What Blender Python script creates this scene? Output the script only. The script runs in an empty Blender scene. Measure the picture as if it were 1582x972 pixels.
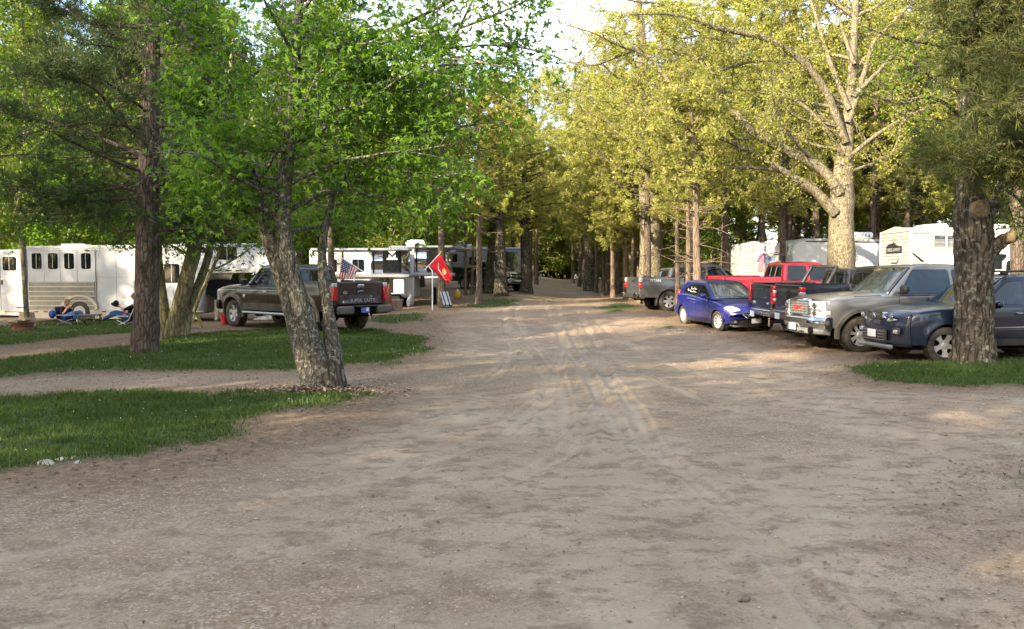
import bpy, bmesh, math, random
import numpy as np
from mathutils import Vector, Matrix, noise as mnoise
random.seed(7); np.random.seed(7)
rng = np.random.default_rng(11)
SC = bpy.context.scene
COL = SC.collection
R = math.radians
# ------------------------------------------------------------ camera, sky, sun, exposure
F_PX, CX, CY, HOR, CAM_H = 1250.0, 791.0, 486.0, 428.0, 1.70
TILT = math.atan((CY - HOR) / F_PX)
cam_d = bpy.data.cameras.new("camera"); cam = bpy.data.objects.new("camera", cam_d); COL.objects.link(cam)
cam.location = (0, 0, CAM_H); cam.rotation_euler = (math.pi/2 - TILT, 0, 0)
cam_d.sensor_width = 36; cam_d.lens = 36 * F_PX / 1582
cam_d.clip_start = 0.1; cam_d.clip_end = 3000
SC.camera = cam
SUN_DIR = Vector((-0.69, -0.72, 0.0)).normalized()       # horizontal direction towards the sun
SUN_EL = R(22)
wd = bpy.data.worlds.new("World"); SC.world = wd; wd.use_nodes = True
wn = wd.node_tree; wn.nodes.clear()
sky = wn.nodes.new("ShaderNodeTexSky"); sky.sky_type = 'NISHITA'; sky.sun_disc = False
sky.sun_elevation = SUN_EL; sky.sun_rotation = math.atan2(SUN_DIR.x, SUN_DIR.y)
sky.air_density = 1.0; sky.dust_density = 2.2; sky.ozone_density = 1.0; sky.altitude = 200
bg = wn.nodes.new("ShaderNodeBackground"); bg.inputs[1].default_value = 0.15
wo = wn.nodes.new("ShaderNodeOutputWorld")
# thin bright cloud veil over the blue
tc = wn.nodes.new("ShaderNodeTexCoord"); nz = wn.nodes.new("ShaderNodeTexNoise"); nz.inputs["Scale"].default_value = 2.6
nz.inputs["Detail"].default_value = 6; nz.inputs["Roughness"].default_value = 0.55
mp = wn.nodes.new("ShaderNodeMapping"); mp.inputs["Scale"].default_value = (1, 1, 2.2)
cr = wn.nodes.new("ShaderNodeValToRGB"); cr.color_ramp.elements[0].position = 0.44; cr.color_ramp.elements[1].position = 0.66
mx = wn.nodes.new("ShaderNodeMixRGB"); mx.inputs[2].default_value = (4.9, 4.9, 4.9, 1)
wn.links.new(tc.outputs["Generated"], mp.inputs[0]); wn.links.new(mp.outputs[0], nz.inputs["Vector"])
wn.links.new(nz.outputs["Fac"], cr.inputs[0]); wn.links.new(cr.outputs[0], mx.inputs[0])
wn.links.new(sky.outputs[0], mx.inputs[1]); wn.links.new(mx.outputs[0], bg.inputs[0]); wn.links.new(bg.outputs[0], wo.inputs[0])
sl = bpy.data.lights.new("sun", 'SUN'); sl.energy = 4.4; sl.angle = R(0.55); sl.color = (1.0, 0.85, 0.61)
so = bpy.data.objects.new("sun", sl); COL.objects.link(so)
sun_vec = Vector((SUN_DIR.x*math.cos(SUN_EL), SUN_DIR.y*math.cos(SUN_EL), math.sin(SUN_EL)))
so.rotation_euler = sun_vec.to_track_quat('Z', 'Y').to_euler(); so.location = (-20, -20, 30)
SC.view_settings.view_transform = 'Standard'; SC.view_settings.look = 'None'
SC.view_settings.exposure = 2.0; SC.view_settings.gamma = 1.0
SC.render.engine = 'CYCLES'
SC.cycles.use_denoising = True
SC.cycles.max_bounces = 7; SC.cycles.diffuse_bounces = 3; SC.cycles.glossy_bounces = 3
SC.cycles.transmission_bounces = 4; SC.cycles.transparent_max_bounces = 6
SC.cycles.sample_clamp_indirect = 6.0

# ------------------------------------------------------------ terrain and pixel helpers
def sstep(a, b, v):
    t = np.clip((v - a) / (b - a), 0, 1); return t*t*(3 - 2*t)
def terrain(x, y):
    x = np.asarray(x, float); y = np.asarray(y, float)
    h = 0.34*sstep(20, 34, y)*sstep(-11, -2, x)
    h = h + 0.10*sstep(19, 30, y)*(1 - sstep(-11, -2, x))
    h = h + 0.36*sstep(36, 50, y)*(1 - sstep(0.5, 4.0, x - 0.054*(y - 50)))
    h = h + np.where(y > 45, 0.0168*(np.minimum(y, 110) - 45), 0)
    h = h - np.where(y > 110, 0.02*(y - 110), 0)
    h = h + 0.05*np.sin(x*0.35 + 1.0)*np.sin(y*0.21) * sstep(5, 12, y)
    h = h + 0.10*sstep(6.5, 9.5, np.abs(x))*(1 - sstep(11, 19, y))*0.8
    return h
def tz(x, y): return float(terrain(x, y))
def ray(px, py):
    a, b = (px - CX)/F_PX, -(py - CY)/F_PX
    c, s = math.cos(TILT), math.sin(TILT)
    return Vector((a, c + b*s, -s + b*c))
def P(px, py, Y):                                        # point at depth Y seen at that pixel
    d = ray(px, py); return Vector((0, 0, CAM_H)) + d*(Y/d.y)
def G(px, py):                                           # point on the terrain seen at that pixel
    d = ray(px, py); o = Vector((0, 0, CAM_H)); z = 0.0
    for _ in range(30):
        k = (z - CAM_H)/d.z if d.z < -1e-4 else 400
        p = o + d*min(max(k, 1), 400); z = 0.5*z + 0.5*tz(p.x, p.y)
    return Vector((p.x, p.y, tz(p.x, p.y)))
def proj(p):
    c, s = math.cos(TILT), math.sin(TILT); y, z = p[1], p[2] - CAM_H
    d = y*c - z*s; u = y*s + z*c
    return CX + F_PX*p[0]/d, CY - F_PX*u/d
# ------------------------------------------------------------ materials
MATS = {}
def nm(name):
    m = bpy.data.materials.new(name); m.use_nodes = True
    nt = m.node_tree; b = nt.nodes["Principled BSDF"]; MATS[name] = m
    return m, nt, b
def N(nt, t, **kw):
    n = nt.nodes.new(t)
    for k, v in kw.items():
        if k in n.inputs.keys(): n.inputs[k].default_value = v
        else: setattr(n, k, v)
    return n
def col4(c): return (c[0], c[1], c[2], 1)
def ramp(nt, fac, stops):
    r = nt.nodes.new("ShaderNodeValToRGB"); e = r.color_ramp.elements
    while len(e) < len(stops): e.new(0.5)
    for k, (p, c) in enumerate(stops): e[k].position = p; e[k].color = col4(c) if len(c) == 3 else c
    nt.links.new(fac, r.inputs[0]); return r.outputs[0]
def mixc(nt, fac, a, b, mode='MIX'):
    m = nt.nodes.new("ShaderNodeMixRGB"); m.blend_type = mode
    for k, v in ((0, fac), (1, a), (2, b)):
        if isinstance(v, (int, float)): m.inputs[k].default_value = v
        elif isinstance(v, tuple): m.inputs[k].default_value = col4(v)
        else: nt.links.new(v, m.inputs[k])
    return m.outputs[0]
def noise_of(nt, scale, detail=4, rough=0.55, coord="Object", vec_scale=None, w=None):
    tc = nt.nodes.new("ShaderNodeTexCoord"); out = tc.outputs[coord]
    if vec_scale:
        mp = nt.nodes.new("ShaderNodeMapping"); mp.inputs["Scale"].default_value = vec_scale
        nt.links.new(out, mp.inputs[0]); out = mp.outputs[0]
    n = nt.nodes.new("ShaderNodeTexNoise"); n.inputs["Scale"].default_value = scale
    n.inputs["Detail"].default_value = detail; n.inputs["Roughness"].default_value = rough
    nt.links.new(out, n.inputs["Vector"]); return n.outputs["Fac"], out
def bump(nt, b, h, strength=0.4, dist=0.02):
    bm_ = nt.nodes.new("ShaderNodeBump"); bm_.inputs["Strength"].default_value = strength
    bm_.inputs["Distance"].default_value = dist; nt.links.new(h, bm_.inputs["Height"])
    nt.links.new(bm_.outputs[0], b.inputs["Normal"])
def simple(name, c, rough=0.6, metal=0.0, var=0.15, scale=6, coat=0.0, spec=0.5, dirt=None, dirt_amt=0.3, bmp=0.0, trans=0.0):
    m, nt, b = nm(name)
    f, v = noise_of(nt, scale, 5)
    lo = tuple(max(0, x*(1-var)) for x in c); hi = tuple(min(1, x*(1+var)) for x in c)
    out = ramp(nt, f, [(0.3, lo), (0.7, hi)])
    if dirt:
        f2, _ = noise_of(nt, 2.3, 8, 0.7)
        k = ramp(nt, f2, [(0.42, (0, 0, 0)), (0.75, (dirt_amt,)*3)])
        out = mixc(nt, k, out, dirt)
    nt.links.new(out, b.inputs["Base Color"])
    b.inputs["Roughness"].default_value = rough; b.inputs["Metallic"].default_value = metal
    b.inputs["Coat Weight"].default_value = coat; b.inputs["Coat Roughness"].default_value = 0.06
    b.inputs["Specular IOR Level"].default_value = spec
    if bmp: bump(nt, b, f, bmp, 0.01)
    return m
def paint(name, c, metal=0.45, rough=0.32, dust=(0.30, 0.25, 0.19), amt=0.26, low=0.8):
    # clear-coated car paint, with road dust that gathers low on the body
    m, nt, b = nm(name)
    f2, v = noise_of(nt, 3.0, 8, 0.65)
    sp = nt.nodes.new("ShaderNodeSeparateXYZ"); nt.links.new(v, sp.inputs[0])
    mr = nt.nodes.new("ShaderNodeMapRange"); mr.inputs[1].default_value = 0.25; mr.inputs[2].default_value = low
    mr.inputs[3].default_value = 1.0; mr.inputs[4].default_value = 0.25; nt.links.new(sp.outputs[2], mr.inputs[0])
    mu = nt.nodes.new("ShaderNodeMath"); mu.operation = 'MULTIPLY'; nt.links.new(mr.outputs[0], mu.inputs[0])
    k = ramp(nt, f2, [(0.25, (0.15,)*3), (0.8, (1, 1, 1))]); nt.links.new(k, mu.inputs[1])
    m2 = nt.nodes.new("ShaderNodeMath"); m2.operation = 'MULTIPLY'; m2.inputs[1].default_value = amt; nt.links.new(mu.outputs[0], m2.inputs[0])
    nt.links.new(mixc(nt, m2.outputs[0], c, dust), b.inputs["Base Color"])
    rr = nt.nodes.new("ShaderNodeMapRange"); rr.inputs[3].default_value = rough; rr.inputs[4].default_value = 0.8
    nt.links.new(m2.outputs[0], rr.inputs[0]); nt.links.new(rr.outputs[0], b.inputs["Roughness"])
    cw = nt.nodes.new("ShaderNodeMath"); cw.operation = 'SUBTRACT'; cw.inputs[0].default_value = 1.0; cw.use_clamp = True
    m3 = nt.nodes.new("ShaderNodeMath"); m3.operation = 'MULTIPLY'; m3.inputs[1].default_value = 2.2; nt.links.new(m2.outputs[0], m3.inputs[0])
    nt.links.new(m3.outputs[0], cw.inputs[1]); cs = nt.nodes.new("ShaderNodeMath"); cs.operation = 'MULTIPLY'; cs.inputs[1].default_value = 0.75; nt.links.new(cw.outputs[0], cs.inputs[0]); nt.links.new(cs.outputs[0], b.inputs["Coat Weight"])
    b.inputs["Metallic"].default_value = metal; b.inputs["Coat Roughness"].default_value = 0.05
    return m
def bark(name, lo, hi, vs=(1, 1, 0.25), scale=9, bs=0.9, bd=0.03, lichen=None, lamt=0.5, lscale=14):
    m, nt, b = nm(name)
    f, v = noise_of(nt, scale, 7, 0.7, "Object", vs)
    vo = nt.nodes.new("ShaderNodeTexVoronoi"); vo.feature = 'DISTANCE_TO_EDGE'; vo.inputs["Scale"].default_value = scale*1.3
    nt.links.new(v, vo.inputs["Vector"])
    cracks = ramp(nt, vo.outputs["Distance"], [(0.0, (0.25,)*3), (0.16, (1, 1, 1))])
    c = ramp(nt, f, [(0.32, lo), (0.68, hi)])
    c = mixc(nt, 0.75, c, cracks, 'MULTIPLY')
    if lichen:
        f3, _ = noise_of(nt, lscale, 6, 0.75, "Object")
        k = ramp(nt, f3, [(0.53, (0, 0, 0)), (0.60, (lamt,)*3)])
        c = mixc(nt, k, c, lichen)
    nt.links.new(c, b.inputs["Base Color"]); b.inputs["Roughness"].default_value = 0.95
    b.inputs["Specular IOR Level"].default_value = 0.15
    h = mixc(nt, 0.6, f, cracks); bump(nt, b, h, bs, bd)
    return m
def leafmat(name, a, c, trans=0.5, tcol=None, rough=0.55):
    # leaf: diffuse + translucent, tint differs from leaf to leaf
    m = bpy.data.materials.new(name); m.use_nodes = True; nt = m.node_tree; nt.nodes.clear(); MATS[name] = m
    g = nt.nodes.new("ShaderNodeNewGeometry")
    cr_ = ramp(nt, g.outputs["Random Per Island"], [(0.0, a), (0.55, tuple((p+q)/2 for p, q in zip(a, c))), (1.0, c)])
    oi = nt.nodes.new("ShaderNodeObjectInfo")
    hs = nt.nodes.new("ShaderNodeHueSaturation"); nt.links.new(cr_, hs.inputs["Color"])
    mr = nt.nodes.new("ShaderNodeMapRange"); mr.inputs[3].default_value = 0.80; mr.inputs[4].default_value = 1.2
    nt.links.new(oi.outputs["Random"], mr.inputs[0]); nt.links.new(mr.outputs[0], hs.inputs["Value"])
    mr2 = nt.nodes.new("ShaderNodeMapRange"); mr2.inputs[3].default_value = 0.485; mr2.inputs[4].default_value = 0.512
    nt.links.new(oi.outputs["Random"], mr2.inputs[0]); nt.links.new(mr2.outputs[0], hs.inputs["Hue"])
    d = nt.nodes.new("ShaderNodeBsdfPrincipled"); d.inputs["Roughness"].default_value = rough; d.inputs["Specular IOR Level"].default_value = 0.35
    t = nt.nodes.new("ShaderNodeBsdfTranslucent"); ms = nt.nodes.new("ShaderNodeMixShader"); ms.inputs[0].default_value = trans
    nt.links.new(hs.outputs[0], d.inputs["Base Color"])
    tb = mixc(nt, 1.0, hs.outputs[0], tcol or (1.5, 1.6, 0.7), 'MULTIPLY'); nt.links.new(tb, t.inputs[0])
    o = nt.nodes.new("ShaderNodeOutputMaterial")
    nt.links.new(d.outputs[0], ms.inputs[1]); nt.links.new(t.outputs[0], ms.inputs[2]); nt.links.new(ms.outputs[0], o.inputs[0])
    return m

# ------------------------------------------------------------ objects and meshes
def tag(o, label=None, cat=None, group=None, kind=None):
    if label: o["label"] = label
    if cat: o["category"] = cat
    if group: o["group"] = group
    if kind: o["kind"] = kind
    return o
def empty(name, loc=(0, 0, 0), rz=0.0, label=None, cat=None, group=None):
    o = bpy.data.objects.new(name, None); COL.objects.link(o); o.location = loc; o.rotation_euler = (0, 0, rz)
    o.empty_display_size = 0.2
    return tag(o, label, cat, group)
def npmesh(name, V, Fq=None, Ft=None, mat=None, smooth=False, parent=None, attrs=None):
    V = np.asarray(V, np.float32).reshape(-1, 3)
    me = bpy.data.meshes.new(name)
    loops = []; starts = []; tot = 0
    if Fq is not None and len(Fq):
        Fq = np.asarray(Fq, np.int32).reshape(-1, 4); loops.append(Fq.ravel()); starts.append(np.arange(len(Fq))*4); tot = len(Fq)*4
    if Ft is not None and len(Ft):
        Ft = np.asarray(Ft, np.int32).reshape(-1, 3); loops.append(Ft.ravel()); starts.append(tot + np.arange(len(Ft))*3)
    L = np.concatenate(loops); S = np.concatenate(starts)
    me.vertices.add(len(V)); me.vertices.foreach_set("co", V.ravel())
    me.loops.add(len(L)); me.loops.foreach_set("vertex_index", L)
    me.polygons.add(len(S)); me.polygons.foreach_set("loop_start", S.astype(np.int32))
    me.polygons.foreach_set("use_smooth", np.full(len(S), bool(smooth)))
    me.update(calc_edges=True)
    if attrs:
        for k, a in attrs.items():
            at = me.attributes.new(k, 'FLOAT', 'POINT'); at.data.foreach_set("value", np.asarray(a, np.float32))
    if mat: me.materials.append(MATS[mat] if isinstance(mat, str) else mat)
    o = bpy.data.objects.new(name, me); COL.objects.link(o)
    if parent: o.parent = parent
    return o
def copy_tree(o, parent=None, loc=None, rz=None, label=None, group=None, scale=None):
    c = o.copy(); COL.objects.link(c)
    if parent is not None: c.parent = parent
    for ch in list(o.children): copy_tree(ch, c)
    if loc is not None: c.location = loc
    if rz is not None: c.rotation_euler = (0, 0, rz)
    if scale: c.scale = (scale,)*3 if isinstance(scale, (int, float)) else scale
    if label: c["label"] = label
    if group: c["group"] = group
    return c
def rot_to(d):
    return Vector(d).to_track_quat('Z', 'Y').to_matrix()
class MB:
    def __init__(s): s.v = []; s.f = []
    def add(s, V, F):
        n = len(s.v); s.v += [tuple(p) for p in V]; s.f += [tuple(i+n for i in f) for f in F]; return s
    def box(s, c, size, rz=0.0, rot=None, ch=0.0):
        x, y, z = [k/2 for k in size]; M = rot if rot is not None else Matrix.Rotation(rz, 3, 'Z'); c = Vector(c)
        if ch > 0:
            ch = min(ch, x*.9, y*.9, z*.9); V = []; 
            for sx in (-1, 1):
                for sy in (-1, 1):
                    for sz in (-1, 1):
                        V += [(sx*x, sy*(y-ch), sz*(z-ch)), (sx*(x-ch), sy*y, sz*(z-ch)), (sx*(x-ch), sy*(y-ch), sz*z)]
            idx = lambda sx, sy, sz: 3*((sx > 0)*4 + (sy > 0)*2 + (sz > 0))
            F = []
            def q(a, b, c_, d): F.append((a, b, c_, d))
            for sg in (-1, 1):
                a = [idx(sg, -1, -1), idx(sg, 1, -1), idx(sg, 1, 1), idx(sg, -1, 1)]; a = a if sg > 0 else a[::-1]; q(*a)
                a = [idx(-1, sg, -1)+1, idx(-1, sg, 1)+1, idx(1, sg, 1)+1, idx(1, sg, -1)+1]; a = a if sg > 0 else a[::-1]; q(*a)
                a = [idx(-1, -1, sg)+2, idx(1, -1, sg)+2, idx(1, 1, sg)+2, idx(-1, 1, sg)+2]; a = a if sg > 0 else a[::-1]; q(*a)
            for s1 in (-1, 1):
                for s2 in (-1, 1):
                    fl = s1*s2
                    a = [idx(s1, s2, -1), idx(s1, s2, -1)+1, idx(s1, s2, 1)+1, idx(s1, s2, 1)]; q(*(a if fl > 0 else a[::-1]))
                    a = [idx(-1, s1, s2)+1, idx(-1, s1, s2)+2, idx(1, s1, s2)+2, idx(1, s1, s2)+1]; q(*(a if fl > 0 else a[::-1]))
                    a = [idx(s1, -1, s2)+2, idx(s1, -1, s2), idx(s1, 1, s2), idx(s1, 1, s2)+2]; q(*(a if fl > 0 else a[::-1]))
                    for s3 in (-1, 1):
                        i = idx(s1, s2, s3); t = (i, i+1, i+2); F.append(t if s1*s2*s3 > 0 else t[::-1])
            return s.add([c + M @ Vector(p) for p in V], F)
        V = [c + M @ Vector((a*x, b*y, d*z)) for a in (-1, 1) for b in (-1, 1) for d in (-1, 1)]
        return s.add(V, [(0, 1, 3, 2), (4, 6, 7, 5), (0, 4, 5, 1), (2, 3, 7, 6), (0, 2, 6, 4), (1, 5, 7, 3)])
    def bar(s, a, b, w, h=None, ch=0.0):
        a, b = Vector(a), Vector(b); d = b - a; h = h or w
        return s.box((a+b)/2, (w, h, d.length), rot=rot_to(d), ch=ch)
    def tube(s, pts, radii, n=8, cap=True, sq=None):
        pts = [Vector(p) for p in pts]; k = len(pts)
        if not hasattr(radii, '__len__'): radii = [radii]*k
        V = []; F = []; up = None
        for i, p in enumerate(pts):
            t = (pts[min(i+1, k-1)] - pts[max(i-1, 0)]).normalized()
            if up is None:
                up = Vector((0, 0, 1)) if abs(t.z) < 0.9 else Vector((1, 0, 0))
            a = t.cross(up); a.normalize(); b = a.cross(t); b.normalize(); up = b
            for j in range(n):
                an = 2*math.pi*j/n; V.append(p + (a*math.cos(an) + b*math.sin(an))*radii[i])
        for i in range(k-1):
            for j in range(n):
                j2 = (j+1) % n; F.append((i*n+j, i*n+j2, (i+1)*n+j2, (i+1)*n+j))
        if cap: F.append(tuple(range(n))[::-1]); F.append(tuple((k-1)*n + j for j in range(n)))
        return s.add(V, [f[::-1] for f in F])
    def lathe(s, prof, n=24, axis='Z', c=(0, 0, 0), closed=False):     # prof: (r, h)
        V = []; F = []; k = len(prof); c = Vector(c)
        for (r, h) in prof:
            for j in range(n):
                a = 2*math.pi*j/n; p = (r*math.cos(a), r*math.sin(a), h)
                if axis == 'Y': p = (p[0], p[2], p[1])
                if axis == 'X': p = (p[2], p[0], p[1])
                V.append(c + Vector(p))
        for i in range(k if closed else k-1):
            i2 = (i+1) % k
            for j in range(n):
                j2 = (j+1) % n; F.append((i*n+j, i*n+j2, i2*n+j2, i2*n+j))
        if not closed: F.append(tuple(range(n))[::-1]); F.append(tuple((k-1)*n+j for j in range(n)))
        return s.add(V, F)
    def grid(s, fn, nu, nv, flip=False):
        V = [fn(i/nu, j/nv) for i in range(nu+1) for j in range(nv+1)]; F = []
        for i in range(nu):
            for j in range(nv):
                f = (i*(nv+1)+j, (i+1)*(nv+1)+j, (i+1)*(nv+1)+j+1, i*(nv+1)+j+1); F.append(f[::-1] if flip else f)
        return s.add(V, F)
    def prism(s, poly, fn0, fn1):                       # poly of (a,b); fn0/fn1 map to the two faces
        n = len(poly); V = [fn0(*p) for p in poly] + [fn1(*p) for p in poly]
        F = [tuple(range(n)), tuple(range(2*n-1, n-1, -1))] + [(i, i+n, (i+1) % n + n, (i+1) % n) for i in range(n)]
        return s.add(V, F)
    def build(s, name, mat, parent=None, smooth=None, bevel=0.0, solid=0.0, sub=0, label=None):
        me = bpy.data.meshes.new(name); me.from_pydata(s.v, [], s.f); me.update()
        bm = bmesh.new(); bm.from_mesh(me); bmesh.ops.recalc_face_normals(bm, faces=bm.faces); bm.to_mesh(me); bm.free()
        me.materials.append(MATS[mat] if isinstance(mat, str) else mat)
        if smooth is not None:
            me.polygons.foreach_set("use_smooth", np.full(len(me.polygons), True))
            if smooth < 179: me.set_sharp_from_angle(angle=R(smooth))
        o = bpy.data.objects.new(name, me); COL.objects.link(o)
        if parent: o.parent = parent
        if solid: m = o.modifiers.new("solid", 'SOLIDIFY'); m.thickness = solid; m.offset = -1
        if bevel: m = o.modifiers.new("bevel", 'BEVEL'); m.width = bevel; m.segments = 2; m.limit_method = 'ANGLE'; m.angle_limit = R(40)
        if sub: m = o.modifiers.new("sub", 'SUBSURF'); m.levels = sub; m.render_levels = sub
        if label: o["label"] = label
        return o
def rpoly(pts, r=0.05, seg=4):                              # polygon with rounded corners
    out = []; n = len(pts)
    for i in range(n):
        p0, p, p1 = Vector(pts[i-1]), Vector(pts[i]), Vector(pts[(i+1) % n])
        a, b = (p0-p), (p1-p); rr = min(r, a.length*.45, b.length*.45); A = p + a.normalized()*rr; B = p + b.normalized()*rr
        for k in range(seg+1):
            t = k/seg; q = A*(1-t)**2 + p*2*t*(1-t) + B*t*t; out.append((q.x, q.y))
    return out
def text(body, size, mat, parent, M, depth=0.004, name="lettering", sx=1.0, align='CENTER'):
    cu = bpy.data.curves.new("t", 'FONT'); cu.body = body; cu.size = size; cu.extrude = depth; cu.align_x = align; cu.align_y = 'CENTER'
    cu.resolution_u = 3
    ob = bpy.data.objects.new("t", cu); COL.objects.link(ob); bpy.context.view_layer.update()
    me = bpy.data.meshes.new_from_object(ob.evaluated_get(bpy.context.evaluated_depsgraph_get()))
    bpy.data.objects.remove(ob); bpy.data.curves.remove(cu)
    me.transform(Matrix.Diagonal((sx, 1, 1, 1))); me.transform(M); me.materials.clear(); me.materials.append(MATS[mat])
    o = bpy.data.objects.new(name, me); COL.objects.link(o); o.parent = parent; return o
def facing(origin, right, up):                               # matrix: text x -> right, y -> up
    r = Vector(right).normalized(); u = Vector(up).normalized(); n = r.cross(u).normalized(); u = n.cross(r)
    M = Matrix((r, u, n)).transposed().to_4x4(); M.translation = Vector(origin); return M

# ------------------------------------------------------------ the material set
simple("black_plastic", (0.018, 0.018, 0.02), 0.55, dirt=(0.2, 0.17, 0.13), dirt_amt=0.25)
simple("rubber", (0.022, 0.021, 0.02), 0.85, dirt=(0.22, 0.18, 0.13), dirt_amt=0.55, var=0.3)
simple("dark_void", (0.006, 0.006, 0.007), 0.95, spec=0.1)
simple("seam", (0.004, 0.004, 0.004), 0.9, spec=0.05)
simple("chrome", (0.62, 0.62, 0.64), 0.13, 1.0, var=0.05, dirt=(0.3, 0.26, 0.2), dirt_amt=0.3)
simple("alloy", (0.50, 0.50, 0.50), 0.32, 0.3, var=0.10, dirt=(0.28, 0.24, 0.19), dirt_amt=0.35)
simple("aluminium", (0.46, 0.47, 0.49), 0.40, 0.9, var=0.08, scale=3)
simple("mirror_aluminium", (0.66, 0.66, 0.68), 0.06, 1.0, var=0.03, scale=2)
simple("glass_dark", (0.008, 0.010, 0.012), 0.03, 0.0, var=0.3, spec=0.6, dirt=(0.05, 0.05, 0.05), dirt_amt=0.03)
simple("glass_clear", (0.022, 0.030, 0.034), 0.03, 0.0, var=0.5, scale=2.2, spec=0.9, coat=0.3, dirt=(0.18, 0.17, 0.15), dirt_amt=0.10)
simple("lamp_clear", (0.50, 0.51, 0.52), 0.10, 0.3, var=0.45, scale=26, coat=1.0)
simple("lamp_red", (0.50, 0.012, 0.014), 0.15, 0.1, var=0.25, scale=20, coat=1.0)
simple("lamp_amber", (0.75, 0.28, 0.05), 0.15, 0.1, var=0.25, scale=20, coat=1.0)
simple("white_paint", (0.80, 0.80, 0.79), 0.35, 0.0, var=0.03, coat=0.5, dirt=(0.45, 0.40, 0.33), dirt_amt=0.22)
simple("trailer_white", (0.54, 0.545, 0.555), 0.38, 0.0, var=0.02, coat=0.4, dirt=(0.5, 0.47, 0.42), dirt_amt=0.15)
simple("plate_white", (0.72, 0.73, 0.74), 0.4, var=0.1)
simple("plate_blue", (0.10, 0.10, 0.42), 0.4, var=0.3, scale=30)
simple("red_plastic", (0.55, 0.03, 0.05), 0.4, var=0.1)
simple("yellow_plastic", (0.75, 0.42, 0.02), 0.45)
simple("rust", (0.16, 0.065, 0.035), 0.85, var=0.5, scale=18, bmp=0.4)
simple("raw_wood", (0.38, 0.28, 0.18), 0.85, var=0.3, scale=9, bmp=0.3)
simple("old_wood", (0.20, 0.15, 0.10), 0.9, var=0.35, scale=9, bmp=0.4)
simple("yellow_wood", (0.55, 0.45, 0.16), 0.7, var=0.12)
simple("aluminium_rib_reflection", (0.20, 0.215, 0.235), 0.35, 0.9, var=0.25, scale=4)  # rib aluminium darkened: reflection of the ground painted into its colour
simple("dark_table", (0.055, 0.055, 0.05), 0.7, var=0.2)
simple("denim", (0.035, 0.085, 0.22), 0.95, var=0.35, scale=14, spec=0.2)
simple("dark_cloth", (0.012, 0.014, 0.025), 0.95, var=0.3, spec=0.2)
simple("blue_canvas", (0.02, 0.06, 0.30), 0.9, var=0.2)
simple("navy_canvas", (0.012, 0.02, 0.07), 0.9, var=0.2)
simple("skin", (0.52, 0.27, 0.19), 0.55, var=0.08, scale=12)
simple("hair", (0.22, 0.13, 0.08), 0.9, var=0.3, scale=30)
simple("pale_shoe", (0.55, 0.50, 0.42), 0.8, var=0.15)
simple("boot", (0.07, 0.05, 0.035), 0.8, var=0.3)
simple("flag_red", (0.60, 0.012, 0.022), 0.8, var=0.08)
simple("flag_gold", (0.80, 0.50, 0.12), 0.8, var=0.2, scale=30)
simple("flag_white", (0.78, 0.72, 0.68), 0.8, var=0.06)
simple("flag_stripe", (0.52, 0.05, 0.06), 0.8, var=0.06)
simple("flag_blue", (0.03, 0.035, 0.14), 0.8, var=0.06)
simple("pvc", (0.72, 0.72, 0.70), 0.45, var=0.06)
simple("stone", (0.42, 0.38, 0.31), 0.95, var=0.35, scale=7, bmp=0.5)
simple("cut_wood", (0.26, 0.19, 0.11), 0.9, var=0.3, scale=12, bmp=0.3)
simple("grey_plastic", (0.17, 0.17, 0.17), 0.6, var=0.1)
simple("trim_dark", (0.015, 0.014, 0.014), 0.5)
simple("trim_grey", (0.062, 0.057, 0.048), 0.55, 0.1, var=0.1, dirt=(0.28, 0.24, 0.18), dirt_amt=0.4)
simple("siding", (0.31, 0.31, 0.305), 0.45, var=0.04, scale=2, dirt=(0.5, 0.46, 0.38), dirt_amt=0.2)
simple("siding_grey", (0.34, 0.35, 0.36), 0.45, var=0.06, scale=2)
simple("awning_blue", (0.30, 0.36, 0.55), 0.6, var=0.1)
simple("vehicle_glass_blue", (0.008, 0.030, 0.055), 0.03, var=0.4, spec=0.6)
simple("seat_dark", (0.05, 0.045, 0.04), 0.9)
simple("bag_grey", (0.25, 0.25, 0.25), 0.35, var=0.3, scale=9, bmp=0.6)
simple("hay", (0.45, 0.32, 0.14), 0.95, var=0.4, scale=30, bmp=0.8)
paint("paint_navy", (0.004, 0.011, 0.036), 0.15, amt=0.10)
paint("paint_pewter", (0.205, 0.20, 0.195), 0.6, 0.34, amt=0.16)
paint("paint_violet", (0.008, 0.013, 0.15), 0.25, amt=0.07)
paint("paint_maroon", (0.014, 0.0035, 0.0035), 0.1, amt=0.02)
paint("paint_black", (0.009, 0.009, 0.010), 0.3, amt=0.15)
paint("paint_blackblue", (0.010, 0.013, 0.026), 0.4, amt=0.18)
paint("paint_red", (0.50, 0.010, 0.022), 0.25, amt=0.1)
paint("paint_titan", (0.105, 0.11, 0.12), 0.6, amt=0.35)
paint("paint_darkred", (0.12, 0.012, 0.018), 0.4, amt=0.1)
paint("paint_blue", (0.012, 0.025, 0.12), 0.4, amt=0.1)
bark("bark_pine", (0.06, 0.042, 0.032), (0.19, 0.145, 0.115), scale=11, bd=0.04, lichen=(0.16, 0.16, 0.13), lamt=0.3)
bark("bark_maple", (0.055, 0.048, 0.038), (0.20, 0.18, 0.145), scale=14, bd=0.025, lichen=(0.40, 0.41, 0.34), lamt=0.75, lscale=17)
bark("bark_oak", (0.035, 0.028, 0.021), (0.15, 0.122, 0.092), scale=8, bd=0.05, lichen=(0.30, 0.31, 0.26), lamt=0.6, lscale=9)
bark("bark_pale", (0.085, 0.068, 0.045), (0.27, 0.23, 0.16), scale=12, bd=0.02, lichen=(0.36, 0.36, 0.24), lamt=0.5)
bark("bark_cedar", (0.10, 0.072, 0.05), (0.27, 0.205, 0.15), vs=(1, 1, 0.1), scale=14, bd=0.02)
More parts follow.
